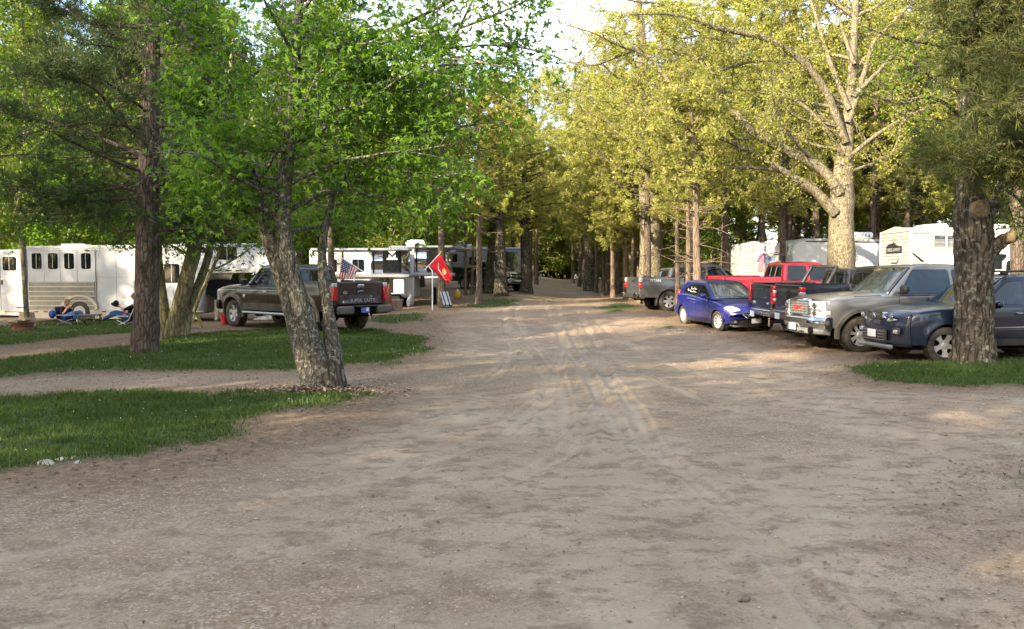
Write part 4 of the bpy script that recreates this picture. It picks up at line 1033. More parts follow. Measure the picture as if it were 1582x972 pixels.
# ---- grey pickup behind the slim trunks
def truck_titan():
    v = pickup("pickup_truck", "grey pickup truck with its tail toward the road by the big sunlit trunk", "paint_titan", L=5.7, W=2.0, H=1.95, wb=3.55, rw=.40, ra=.49, sill=.52, rail=1.36, belt=1.2, crew=True, style="six", bedlen=1.85, glass="glass_dark")
    x = v.xr; g = tailgate(v, x, 1.36, .66, 1.66); taillight(v, x, 1.13, .42, .15, [("lamp_red", 0, .55), ("lamp_clear", .55, 1.0)])
    bumper(v, x-.13, .60, .22, 1.94, "black_plastic", front=False); b2 = MB()
    for sd in (1, -1): b2.box((x-.14, sd*.80, .62), (.10, .30, .20), ch=.03)
    b2.build("bumper_corner", "chrome", v.root)
    flares(v, "paint_titan", .05, .03)
    for sd in (1, -1): text("TITAN", .14, "flag_white", v.root, facing((x+.62, sd*(v.y_side(x+.6, 1.2)+.006), 1.22), (-sd, 0, 0), (0, 0, 1)), .002, name="decal", sx=1.15)
    m = MB(); m.tube([(x+.3, -.55, .50), (x+.05, -.55, .48)], .035, 10); m.box((x-.02, 0, .46), (.25, .07, .07)); m.build("exhaust_pipe", "rust", v.root)
    m = MB(); m.box((v.ax[1]-.52, -.86, .40), (.02, .26, .34)); m.box((v.ax[1]-.52, .86, .40), (.02, .26, .34)); m.build("mud_flap", "black_plastic", v.root)
    MB().box((v.xf+.0, 0, 1.0), (.1, 1.2, .4), ch=.05).build("grille", "chrome", v.root); bumper(v, v.xf+.14, .66, .28, 1.96, "chrome")
    v.handle(v.mid+.16, 1.08); v.place((v.ax[1], -1.0), 1034, 32.3, 10); return v

# ---- two dark pickups backed in
def truck_dark_a():
    v = pickup("pickup_truck", "black pickup truck with a plain red tail light backed in beside the violet hatchback", "paint_black", L=5.9, W=2.0, H=1.92, wb=3.65, rw=.40, ra=.49, sill=.52, rail=1.44, belt=1.24, style="five", bedlen=2.0)
    x = v.xr; g = tailgate(v, x, 1.44, .74, 1.68); taillight(v, x, 1.17, .50, .17, [("lamp_red", 0, 1)])
    bumper(v, x-.14, .65, .22, 1.96, "chrome", front=False, curve=.10); text("4x4", .10, "plate_white", g, facing((x-.012, -.55, .92), (0, -1, 0), (0, 0, 1)), .003, name="badge")
    text("RAM", .09, "plate_white", g, facing((x-.012, .52, .90), (0, -1, 0), (0, 0, 1)), .003, name="badge")
    v.plate(x-.255, 0, .60); m = MB(); m.box((x-.22, 0, .48), (.30, .06, .06)); m.lathe([(.01, .02), (.03, .03), (.03, .07), (.01, .09)], 10, c=(x-.33, 0, .48)); m.build("tow_hitch", "chrome", v.root)
    # steel tool frame over the bed
    m = MB()
    m.tube([(v.xb-.45, -.82, 1.44), (v.xb-.18, -.80, 1.93), (v.xb-.18, .80, 1.93), (v.xb-.45, .82, 1.44)], .05, 8); m.build("roll_bar", "black_plastic", v.root, smooth=50)
    MB().box((v.xf+.0, 0, 1.0), (.1, 1.2, .4), ch=.05).build("grille", "chrome", v.root); bumper(v, v.xf+.14, .66, .28, 1.96, "chrome")
    v.place((v.xr, -.95), 1194, 22.2, 3); return v
def truck_dark_b():
    v = pickup("pickup_truck", "blue black pickup truck with red and white tail lights beside the pewter truck", "paint_blackblue", L=5.9, W=2.02, H=1.98, wb=3.65, rw=.41, ra=.50, sill=.56, rail=1.48, belt=1.28, style="five", bedlen=2.0)
    x = v.xr; g = tailgate(v, x, 1.48, .80, 1.70); taillight(v, x, 1.22, .42, .18, [("lamp_clear", 0, .18), ("lamp_red", .18, .48), ("lamp_clear", .48, .72), ("lamp_red", .72, 1)])
    m = MB(); m.lathe([(.075, 0), (.06, .012), (.01, .014)], 5, 'X', c=(x-.028, 0, 1.17)); m.build("badge", "chrome", g)
    bumper(v, x-.15, .68, .26, 2.0, "paint_titan", front=False, curve=.08); v.plate(x-.255, 0, .66)
    m = MB(); m.box((x-.25, 0, .50), (.40, .07, .07)); m.box((x-.44, 0, .46), (.06, .10, .16)); m.lathe([(.01, .04), (.035, .05), (.035, .09), (.01, .11)], 10, c=(x-.46, 0, .50)); m.build("tow_hitch", "chrome", v.root)
    MB().box((v.xf+.0, 0, 1.0), (.1, 1.2, .4), ch=.05).build("grille", "chrome", v.root); bumper(v, v.xf+.14, .66, .28, 1.96, "chrome")
    v.place((v.xr, -.97), 1238, 20.3, 3); return v
def truck_red():
    v = pickup("pickup_truck", "bright red pickup truck parked behind the violet hatchback and the black truck", "paint_red", L=5.9, W=2.02, H=2.02, wb=3.65, rw=.42, ra=.50, sill=.56, rail=1.50, belt=1.36, style="eight", bedlen=2.05, wr=.76)
    x = v.xr; tailgate(v, x, 1.50, .80, 1.70); taillight(v, x, 1.25, .5, .16, [("lamp_red", 0, 1)]); bumper(v, x-.14, .68, .24, 1.98, "chrome", front=False)
    m = MB()
    for k in (-1, 1): m.box((v.cab['xR0']+.075, k*.22, 1.67), (.02, .014, .36), rot=Matrix.Rotation(.22, 3, 'Y'))
    m.build("window_divider", "plate_white", v.root)
    MB().box((v.cab['xR1']+.10, 0, 2.02), (.05, .34, .04), ch=.01).build("cargo_lamp", "lamp_clear", v.root)
    MB().box((v.xf+.0, 0, 1.0), (.1, 1.2, .4), ch=.05).build("grille", "chrome", v.root); bumper(v, v.xf+.14, .66, .28, 1.96, "chrome")
    v.place((v.xr, -.95), 1117, 27.8, 5); return v
def suv_darkred():
    L, W = 5.1, 1.98; xf = L/2; af = xf-.92; ar = af-2.95
    v = Veh("suv", "dark red sport utility vehicle with a pale roof half hidden beyond the red pickup", "suv", L=L, W=W, axles=(af, ar), ra=.45, rw=.38, sill=.42, belt=1.14, paint="paint_darkred", tf=.1, bf=.15, br=.06,
            shoulder=[(-2.5, 1.1), (.7, 1.12), (1.2, 1.08), (2.2, .98), (2.5, .8)], crown=.06)
    v.body(-2.5, 2.48); v.under(); v.wheels("six", wd=.24)
    v.cabin(1.12, .42, -2.45, -2.25, 1.78, .74, wb=.93, bulge=.14, zb=1.08, crown=.05, mat="paint_titan")
    for poly in ([(.78, 1.16), (.36, 1.66), (-.15, 1.68), (-.15, 1.16)], [(-.24, 1.16), (-.24, 1.68), (-1.1, 1.68), (-1.1, 1.16)], [(-1.19, 1.16), (-1.19, 1.68), (-2.15, 1.66), (-2.2, 1.16)]): v.window(poly, "glass_dark", .05)
    v.mirror(.6, 1.2); v.seam([(.8, 1.08), (.85, .5)]); v.seam([(-.2, 1.1), (-.2, .5)]); v.seam([(-1.15, 1.1), (-1.1, .8)]); v.handle(-.05, 1.0); v.handle(-1.0, 1.0)
    bumper(v, 2.5, .55, .32, 1.85, v.paint); bumper(v, -2.5, .55, .32, 1.85, v.paint, front=False)
    for sd in (1, -1): MB().box((2.36, sd*.72, .86), (.14, .30, .16), ch=.04).build("headlight", "lamp_clear", v.root); MB().box((-2.45, sd*.86, 1.2), (.12, .12, .4), ch=.03).build("tail_light", "lamp_red", v.root)
    m = MB(); m.tube([(.75, -.93, 1.12), (.70, -.95, 1.75)], .008, 5); m.build("antenna", "chrome", v.root)
    v.place((-2.5, -.95), 1028, 34.5, 8); return v
def car_blue():
    L, W = 4.7, 1.85; xf = L/2; af = xf-.9; ar = af-2.7
    v = Veh("suv", "blue sport utility vehicle glimpsed between the sunlit giant trunk and the slim trunks", "suv", L=L, W=W, axles=(af, ar), ra=.42, rw=.35, sill=.38, belt=1.08, paint="paint_blue", tf=.12, bf=.18, br=.06,
            shoulder=[(-2.35, 1.02), (.6, 1.04), (1.1, 1.0), (2.1, .85), (2.35, .7)], crown=.06)
    v.body(-2.35, 2.33); v.under(); v.wheels("five", wd=.22)
    v.cabin(1.0, .3, -2.25, -1.95, 1.68, .68, wb=.87, bulge=.14, zb=1.02, crown=.05)
    for poly in ([(.7, 1.1), (.28, 1.56), (-.15, 1.58), (-.15, 1.1)], [(-.24, 1.1), (-.24, 1.58), (-1.1, 1.58), (-1.15, 1.1)], [(-1.25, 1.1), (-1.2, 1.58), (-1.8, 1.54), (-1.95, 1.12)]): v.window(poly, "glass_dark", .05)
    v.mirror(.5, 1.12, v.paint); bumper(v, 2.35, .5, .3, 1.75, v.paint); bumper(v, -2.35, .5, .3, 1.75, v.paint, front=False)
    for sd in (1, -1): MB().box((2.2, sd*.66, .8), (.14, .30, .14), ch=.04).build("headlight", "lamp_clear", v.root); MB().box((-2.3, sd*.8, 1.05), (.1, .12, .3), ch=.03).build("tail_light", "lamp_red", v.root)
    m = MB(); m.tube([(.1, .58, 1.76), (-1.7, .58, 1.76)], .02, 6); m.tube([(.1, -.58, 1.76), (-1.7, -.58, 1.76)], .02, 6); m.build("roof_rail", "aluminium", v.root)
    v.place((-2.3, -.9), 1020, 38.5, 4, dz=.05); return v

# ---- maroon crew-cab on the left
def truck_maroon():
    v = pickup("pickup_truck", "dark maroon crew cab pickup with SUPER DUTY lettering on its tailgate", "paint_maroon", L=6.25, W=2.03, H=2.02, wb=3.96, fo=.98, rw=.435, ra=.54, sill=.60, rail=1.50, belt=1.32, hood=1.34, nose=1.26, crew=True, style="six", bedlen=2.1, wr=.76, wd=.29)
    x = v.xr; g = tailgate(v, x, 1.50, .82, 1.66)
    MB().box((x-.012, 0, 1.36), (.03, .24, .10), ch=.012).build("handle_bezel", "chrome", g)
    m = MB(); m.tube([(x-.012, -.12, 1.19), (x-.018, -.06, 1.225), (x-.018, .06, 1.225), (x-.012, .12, 1.19)], .010, 6); m.build("badge_rim", "chrome", g)
    e = MB(); e.lathe([(.085, 0), (.07, .014), (.01, .016)], 20, 'X', c=(x-.030, .58, 1.19)); 
    e.v = [(a, .58+(b-.58)*1.1, 1.19+(c-1.19)*.55) for a, b, c in e.v]; e.build("badge", "chrome", g, smooth=50)
    text("SUPER  DUTY", .135, "siding_grey", g, facing((x-.014, -.06, .95), (0, -1, 0), (0, 0, 1)), .004, sx=1.12)
    MB().prism([(.66, .90), (.60, .90), (.63, .96)], lambda y, z: (x-.010, y, z), lambda y, z: (x, y, z)).build("decal", "plate_white", g)
    text("FX4", .05, "alloy", g, facing((x-.012, -.38, 1.06), (0, -1, 0), (0, 0, 1)), .002, name="badge")
    taillight(v, x, 1.20, .52, .15, [("lamp_red", 0, .78), ("lamp_clear", .78, 1)])
    bumper(v, x-.15, .68, .28, 2.02, "dark_void", front=False, curve=.08, name="bumper_core")
    for sd in (1, -1): MB().box((x-.19, sd*.70, .69), (.12, .58, .24), ch=.04).build("bumper_end", "trim_grey", v.root, smooth=40)
    MB().box((x-.22, 0, .80), (.14, .84, .03), ch=.008).build("bumper_step", "black_plastic", v.root)
    v.plate(x-.235, .02, .68, txt=None, mat="plate_blue"); MB().box((x-.245, -.04, .70), (.006, .10, .10)).build("plate_mark", "plate_white", v.root)
    m = MB(); m.box((x-.22, 0, .47), (.36, .08, .08)); m.lathe([(.01, .03), (.03, .04), (.03, .08), (.01, .1)], 10, c=(x-.36, 0, .49)); m.build("tow_hitch", "chrome", v.root)
    flares(v, "trim_grey", .10, .05)
    for sd in (1, -1):
        v.panel("lower_cladding", [(v.ax[0]-.62, .58), (v.ax[0]-.58, .80), (v.xb, .80), (v.xb, .58)], "trim_grey", off=.010, sides=(sd,))
        v.panel("lower_cladding", [(v.xb-.06, .63), (v.xb-.06, .80), (v.ax[1]+.60, .80), (v.ax[1]+.62, .63)], "trim_grey", off=.010, sides=(sd,))
        m = MB(); m.tube([(v.ax[0]-.66, sd*1.0, .50), (v.xb+.15, sd*1.0, .50)], .045, 10); m.build("running_board", "aluminium", v.root, smooth=50)
        e = MB(); e.lathe([(.07, 0), (.06, .01), (.01, .012)], 18, 'Y', c=(v.ax[0]-.72, 0, 1.00)); e.v = [(a, sd*(v.y_side(v.ax[0]-.72, 1.0)+.0+b), c) for a, b, c in e.v]; e.build("badge", "chrome", v.root)
    v.handle(v.mid+.17, 1.16, "chrome"); v.handle(v.xb+.30, 1.16, "chrome")
    v.seam([(v.xf-.1, 1.19), (v.xb+.1, 1.21)], .010, mat="aluminium", name="pinstripe", off=.002)
    MB().box((v.xf+.0, 0, 1.02), (.12, 1.3, .45), ch=.05).build("grille", "chrome", v.root); bumper(v, v.xf+.16, .70, .30, 2.0, "chrome")
    for sd in (1, -1): MB().box((v.xf-.06, sd*.84, 1.0), (.18, .26, .42), ch=.06).build("headlight", "lamp_clear", v.root)
    r = v.root; r.location = (0, 0, 0); v.place((0, 0), 0, 1, 0)
    a = R(138.4); lx, ly = v.ax[0], 1.0
    v.place((v.ax[0], 1.0), 359, 26.1, 139.5); return v
def truck_far():
    v = pickup("pickup_truck", "black pickup truck with a chrome grille facing the road among the left-hand trunks", "paint_blackblue", L=5.9, W=2.02, H=1.97, wb=3.65, rw=.41, ra=.50, sill=.58, rail=1.48, belt=1.26, hood=1.28, nose=1.20, style="eight", wr=.74)
    xf = v.xf; g = MB().box((xf+.02, 0, 1.0), (.14, 1.05, .42), ch=.06).build("grille", "chrome", v.root, smooth=40)
    for k in (-1, 1):
        for j in (0, 1): MB().box((xf+.075, k*.25, .91+.19*j), (.05, .42, .14), ch=.02).build("grille_opening", "black_plastic", g)
    for sd in (1, -1): MB().box((xf-.02, sd*.76, 1.05), (.20, .42, .24), ch=.06).build("headlight", "lamp_clear", v.root, smooth=40)
    b = bumper(v, xf+.20, .66, .34, 2.0, "chrome", d=.32, curve=.2); MB().box((xf+.21, 0, .62), (.03, 1.0, .10), ch=.02).build("bumper_opening", "black_plastic", b)
    flares(v, "trim_grey", .09, .05)
    for sd in (1, -1): v.panel("lower_cladding", [(v.ax[0]-.60, .57), (v.ax[0]-.56, .78), (v.xb, .78), (v.xb, .57)], "trim_grey", off=.010, sides=(sd,)); v.panel("lower_cladding", [(v.xb-.05, .62), (v.xb-.05, .78), (v.ax[1]+.55, .78), (v.ax[1]+.58, .62)], "trim_grey", off=.010, sides=(sd,))
    m = MB(); 
    for sd in (1, -1): m.tube([(v.ax[0]-.6, sd*1.0, .48), (v.xb+.1, sd*1.0, .48)], .045, 8)
    m.build("running_board", "aluminium", v.root, smooth=50)
    x = v.xr; tailgate(v, x, 1.48, .80, 1.70); taillight(v, x, 1.22, .4, .16, [("lamp_red", 0, 1)]); bumper(v, x-.14, .68, .24, 1.98, "chrome", front=False)
    v.handle(v.mid+.17, 1.12); v.handle(v.xb+.3, 1.12)
    v.place((xf, 0.0), 797, 52.0, -52); return v
FLEET = [f() for f in (suv_navy, truck_pewter, hatch_violet, truck_titan, truck_dark_a, truck_dark_b, truck_red, suv_darkred, car_blue, truck_maroon, truck_far)]
# ------------------------------------------------------------ trees
Q_OVAL = np.array([[(0, 0, 0), (.5, .28, .05), (1, 0, -.05), (.5, -.28, .05)]])
Q_MAPLE = np.array([[(0, 0, 0), (.42, .16, .04), (1.0, 0, -.10), (.42, -.16, .04)],
                    [(0, 0, 0), (.15, .45, .03), (.62, .72, -.10), (.42, .16, .04)],
                    [(0, 0, 0), (.42, -.16, .04), (.62, -.72, -.10), (.15, -.45, .03)]])
def star(k, w, l0=.7, seed=1, flat=False):
    r = np.random.default_rng(seed); out = []
    for i in range(k):
        a = (r.random()-.5)*2.6; e = (r.random()-.5)*(0.5 if flat else 2.0); d = np.array([math.cos(a)*math.cos(e), math.sin(a)*math.cos(e), math.sin(e)])
        s = np.cross(d, (0, 0, 1) if flat else r.normal(size=3)); s = s/np.linalg.norm(s)*w; l = l0+(1-l0)*r.random()
        out.append([(0, 0, 0), d*l*.5+s, d*l, d*l*.5-s])
    return np.array([[tuple(p) for p in q] for q in out])
Q_PINE = star(7, .042, .7, 3); Q_CEDAR = star(4, .16, .6, 5, True); Q_TUFT = star(5, .15, .6, 9); Q_HANG = np.array([[(0, 0, 0), (.5, .2, -.1), (1, 0, 0), (.5, -.2, -.1)], [(0, 0, 0), (.4, .35, .1), (.7, .6, -.1), (.5, .2, -.1)]])
def unit(a): return a/np.maximum(np.linalg.norm(a, axis=-1, keepdims=True), 1e-9)
def leafmesh(name, P_, D_, tmpl, smin, smax, mat, parent, r, jit=.6, flat=.6, weld=True):
    P_ = np.asarray(P_); D_ = np.asarray(D_); n = len(P_); k = len(tmpl)
    X = unit(unit(D_) + r.normal(size=(n, 3))*jit); Z = unit(np.array([0, 0, 1.0])*flat + r.normal(size=(n, 3))*(1-flat)*1.2)
    Yv = unit(np.cross(Z, X)); Z = np.cross(X, Yv); s = (smin + (smax-smin)*r.random(n))[:, None, None, None]
    t = tmpl[None]; V = P_[:, None, None] + s*(t[..., 0:1]*X[:, None, None] + t[..., 1:2]*Yv[:, None, None] + t[..., 2:3]*Z[:, None, None])
    if weld:                                                  # leaf pieces share their base point: one island each
        V = V.reshape(n, k*4, 3); idx = np.arange(k*4); idx[0::4] = 0
        F = (np.arange(n)*(k*4))[:, None] + idx[None]
        F = F.reshape(-1, 4)
    else: F = np.arange(n*k*4).reshape(-1, 4)
    return npmesh(name, V.reshape(-1, 3), Fq=F, mat=mat, parent=parent)
class TB:
    def __init__(s, seed): s.r = np.random.default_rng(seed); s.V = []; s.F = []; s.n = 0; s.P = []; s.D = []
    def tube(s, pts, rad, n=6, rough=0.0):
        pts = np.asarray(pts, float); k = len(pts); rad = np.asarray(rad, float)
        T = np.gradient(pts, axis=0); T = unit(T); up = np.array([1.0, 0.13, 0]) if abs(T[0][2]) > .8 else np.array([0, 0, 1.0])
        A = unit(np.cross(T, up)); B = np.cross(A, T); a = np.arange(n)*2*np.pi/n
        rr = rad[:, None]*(1 + (rough*s.r.normal(size=(k, n)) if rough else 0))
        V = pts[:, None] + rr[..., None]*(A[:, None]*np.cos(a)[None, :, None] + B[:, None]*np.sin(a)[None, :, None])
        i = np.arange(k-1)[:, None]*n; j = np.arange(n)[None]; j2 = (j+1) % n
        F = np.stack([i+j, i+j2, i+n+j2, i+n+j], -1).reshape(-1, 4) + s.n
        s.V.append(V.reshape(-1, 3)); s.F.append(F); s.n += k*n
    def wander(s, p, d, L, n, wob=.15, grav=0.0):
        p = np.array(p, float); d = unit(np.array(d, float)); out = [p]
        for i in range(n):
            d = unit(d + s.r.normal(size=3)*wob + np.array([0, 0, grav])); p = p + d*L/n; out.append(p)
        return np.array(out)
    def limb(s, pts, r0, r1, n=6, rough=0.0, dense=4):
        pts = np.asarray(pts, float)
        if dense > 1 and len(pts) > 2:                        # smooth the given polyline (Catmull-Rom)
            q = np.vstack([2*pts[0]-pts[1], pts, 2*pts[-1]-pts[-2]]); out = []
            for i in range(1, len(q)-2):
                for t in np.arange(dense)/dense:
                    out.append(.5*((2*q[i]) + (-q[i-1]+q[i+1])*t + (2*q[i-1]-5*q[i]+4*q[i+1]-q[i+2])*t*t + (-q[i-1]+3*q[i]-3*q[i+1]+q[i+2])*t**3))
            out.append(pts[-1]); pts = np.array(out)
        rad = np.linspace(r0, r1, len(pts)) if not hasattr(r0, '__len__') else np.interp(np.linspace(0, 1, len(pts)), np.linspace(0, 1, len(r0)), r0)
        s.tube(pts, rad, n, rough); return pts
    def twigs(s, pts, count, L, lo=.25, up=.1, r=.012, nl=9, wob=.25, grav=0, sub=2, spread=.25, out=None):
        # side shoots with leaf anchors along them
        m = len(pts)
        for _ in range(count):
            t = lo + (1-lo)*s.r.random(); i = min(m-2, int(t*(m-1))); p = pts[i] + (pts[i+1]-pts[i])*s.r.random()
            ax = unit(pts[i+1]-pts[i]); d = unit(ax*.5 + s.r.normal(size=3)*.75 + np.array([0, 0, up]) + (0 if out is None else out)); l = L*(.5+.8*s.r.random())*(1.15-.45*t)
            w = s.wander(p, d, l, 5, wob, grav); s.tube(w, np.linspace(r, r*.25, 6), 4)
            s.anchors(w, nl, spread)
            for _ in range(sub):
                j = 1 + int(s.r.random()*3); d2 = unit(unit(w[j+1]-w[j]) + s.r.normal(size=3)*.7); w2 = s.wander(w[j], d2, l*.5, 3, wob, grav)
                s.tube(w2, np.linspace(r*.5, r*.15, 4), 3); s.anchors(w2, max(2, nl//2), spread)
    def anchors(s, w, n, spread):
        t = .2 + .8*s.r.random(n); k = len(w)-1; i = np.minimum((t*k).astype(int), k-1); f = (t*k-i)[:, None]
        s.P.append(w[i]*(1-f)+w[i+1]*f + s.r.normal(size=(n, 3))*spread*np.array([1, 1, .6])); s.D.append(unit(w[i+1]-w[i]))
    def trunkmesh(s, name, mat, parent): 
        return npmesh(name, np.concatenate(s.V), Fq=np.concatenate(s.F), mat=mat, smooth=True, parent=parent)
    def crown(s, name, mat, parent, tmpl, smin, smax, jit=.6, flat=.5):
        return leafmesh(name, np.concatenate(s.P), np.concatenate(s.D), tmpl, smin, smax, mat, parent, s.r, jit, flat)
FOREST = {}
def proto(key, name, build):
    root = empty(name); build(root); FOREST[key] = root; root["used"] = 0; return root
def plant(key, x, y, rz=None, sc=1.0, label=None, group=None, cat="tree", dz=0, tilt=0):
    src = FOREST[key]; rz = random.uniform(0, 6.28) if rz is None else rz
    if not src["used"]: o = src; src["used"] = 1
    else: o = copy_tree(src); o["used"] = 1
    o.location = (x, y, tz(x, y) - .05 + dz); o.rotation_euler = (random.uniform(-.02, .02)+tilt, random.uniform(-.02, .02), rz); o.scale = (sc, sc, sc*random.uniform(.94, 1.07))
    o["label"] = label; o["category"] = cat
    if group: o["group"] = group
    elif "group" in o: del o["group"]
    return o
def pine(seed, H, r0, base, needle="needle_dark", blen=3.0, tuft=(.16, .26), tmpl=None, trunkmat="bark_pine", nb=70, fl=.2, dead=6, nl=16, taper=.75, droop=-.02, rise=.15):
    def b(root):
        T = TB(seed); tr = T.wander((0, 0, -.1), (0, 0, 1), H, 14, .012); rad = [r0*1.35] + list(np.linspace(r0, r0*.12, 14)); T.tube(tr, rad, 10, .03)
        for k in range(dead):                                   # dead stubs below the crown
            z = base*(.35+.6*T.r.random()); i = int(z/H*14); p = tr[i] + (tr[i+1]-tr[i])*.5; a = T.r.random()*6.28; w = T.wander(p, (math.cos(a), math.sin(a), .05), .6+1.0*T.r.random(), 5, .18); T.tube(w, np.linspace(.025, .006, 6), 4)
        for k in range(nb):
            t = (k+T.r.random())/nb; z = base + (H*.98-base)*t; i = min(13, int(z/H*14)); f = z/H*14-i; p = tr[i]*(1-f)+tr[i+1]*f
            a = k*2.4 + T.r.random()*.8; L = blen*(.35+.65*math.sin(math.pi*min(1, (.25+.75*(1-t))))**.8)*(1-t*taper)*(.5+.75*T.r.random())
            w = T.wander(p, (math.cos(a), math.sin(a), rise-.15*(1-t)), L, 7, .10, droop); T.tube(w, np.linspace(.05*(1-t*.6)*r0/.2, .008, 8), 5)
            T.twigs(w, int(4+L*3.2), .55+.12*L, lo=.28, up=.05, r=.008, nl=nl//3, wob=.12, sub=1, spread=.06, out=None)
            T.anchors(w[3:], nl//2, .08)
        T.trunkmesh("trunk", trunkmat, root); T.crown("crown", needle, root, tmpl if tmpl is not None else Q_PINE, tuft[0], tuft[1], .5, fl)
    return b
def broad(seed, H, r0, base, leaf="leaf_wood", spread=3.2, ls=(.09, .16), n1=26, tm="bark_olive", nl=22, tmpl=None, flat=.45, ts=.22):
    def b(root):
        T = TB(seed); tr = T.wander((0, 0, -.1), (T.r.normal()*.05, T.r.normal()*.05, 1), H*.92, 14, .04); T.tube(tr, [r0*1.4]+list(np.linspace(r0, r0*.12, 14)), 9, .03)
        for k in range(n1):
            t = (k+T.r.random())/n1; z = base+(H*.9-base)*t; i = min(13, int(z/(H*.92)*14)); p = tr[i]; a = k*2.4+T.r.random(); L = spread*(.55+.6*math.sin(math.pi*(.2+.7*t)))*(.7+.5*T.r.random())*(1-.4*t)
            w = T.wander(p, (math.cos(a), math.sin(a), .35+.5*t), L, 7, .14, .0); T.tube(w, np.linspace(r0*.32*(1-.6*t), .01, 8), 5)
            T.twigs(w, 7, L*.42, lo=.25, up=.15, r=.012, nl=nl, wob=.2, sub=2, spread=ts)
        T.trunkmesh("trunk", tm, root); T.crown("crown", leaf, root, Q_OVAL if tmpl is None else tmpl, ls[0], ls[1], .9, flat)
    return b
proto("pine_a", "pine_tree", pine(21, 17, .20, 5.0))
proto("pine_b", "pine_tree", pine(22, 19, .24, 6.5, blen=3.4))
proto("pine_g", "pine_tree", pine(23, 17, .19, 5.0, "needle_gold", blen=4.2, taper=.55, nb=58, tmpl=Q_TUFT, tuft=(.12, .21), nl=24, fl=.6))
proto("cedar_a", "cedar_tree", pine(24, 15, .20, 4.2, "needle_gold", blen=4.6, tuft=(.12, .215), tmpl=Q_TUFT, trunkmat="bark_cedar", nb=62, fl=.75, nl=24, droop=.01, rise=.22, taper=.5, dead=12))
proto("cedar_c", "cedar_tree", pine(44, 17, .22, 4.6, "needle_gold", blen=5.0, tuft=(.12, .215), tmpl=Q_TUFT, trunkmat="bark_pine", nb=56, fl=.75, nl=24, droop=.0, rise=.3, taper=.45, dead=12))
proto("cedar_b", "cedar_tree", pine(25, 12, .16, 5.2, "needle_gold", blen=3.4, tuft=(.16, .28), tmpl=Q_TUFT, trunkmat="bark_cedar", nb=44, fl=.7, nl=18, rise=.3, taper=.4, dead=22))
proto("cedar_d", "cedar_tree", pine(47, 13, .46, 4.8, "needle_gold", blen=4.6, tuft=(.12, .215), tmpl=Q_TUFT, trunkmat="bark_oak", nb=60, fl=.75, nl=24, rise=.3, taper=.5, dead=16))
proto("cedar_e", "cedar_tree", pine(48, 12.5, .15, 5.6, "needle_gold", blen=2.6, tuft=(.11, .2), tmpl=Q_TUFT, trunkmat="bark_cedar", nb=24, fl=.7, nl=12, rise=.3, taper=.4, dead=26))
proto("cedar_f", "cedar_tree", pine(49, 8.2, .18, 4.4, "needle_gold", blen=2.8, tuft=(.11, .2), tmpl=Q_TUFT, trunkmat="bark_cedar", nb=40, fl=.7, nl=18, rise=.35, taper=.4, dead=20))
proto("leafy_near", "maple_tree", broad(36, 12, .16, 3.0, "leaf_maple", 4.0, (.08, .13), n1=34, nl=24, tmpl=Q_MAPLE, ts=.22))
proto("wood_a", "woodland_tree", broad(31, 15, .17, 2.4, "leaf_wood", 3.8, (.14, .26), n1=32, nl=26, ts=.3))
proto("wood_b", "woodland_tree", broad(32, 12, .13, 1.2, "leaf_lime", 3.4, (.13, .24), n1=30, nl=26, ts=.3))
proto("wood_c", "woodland_tree", broad(33, 18, .22, 5.0, "leaf_oak", 3.8, (.13, .22), n1=30, tm="bark_pale", nl=12, ts=.16))
proto("sapling", "sapling", broad(34, 5.5, .05, .6, "leaf_wood", 1.5, (.10, .18), n1=20, nl=14, ts=.14))
proto("snag", "bare_tree", pine(35, 9, .11, 5.5, "needle_brown", blen=1.2, nb=12, dead=16, nl=3, trunkmat="bark_cedar"))
def gt(px, Y): return (px-CX)/F_PX*Y
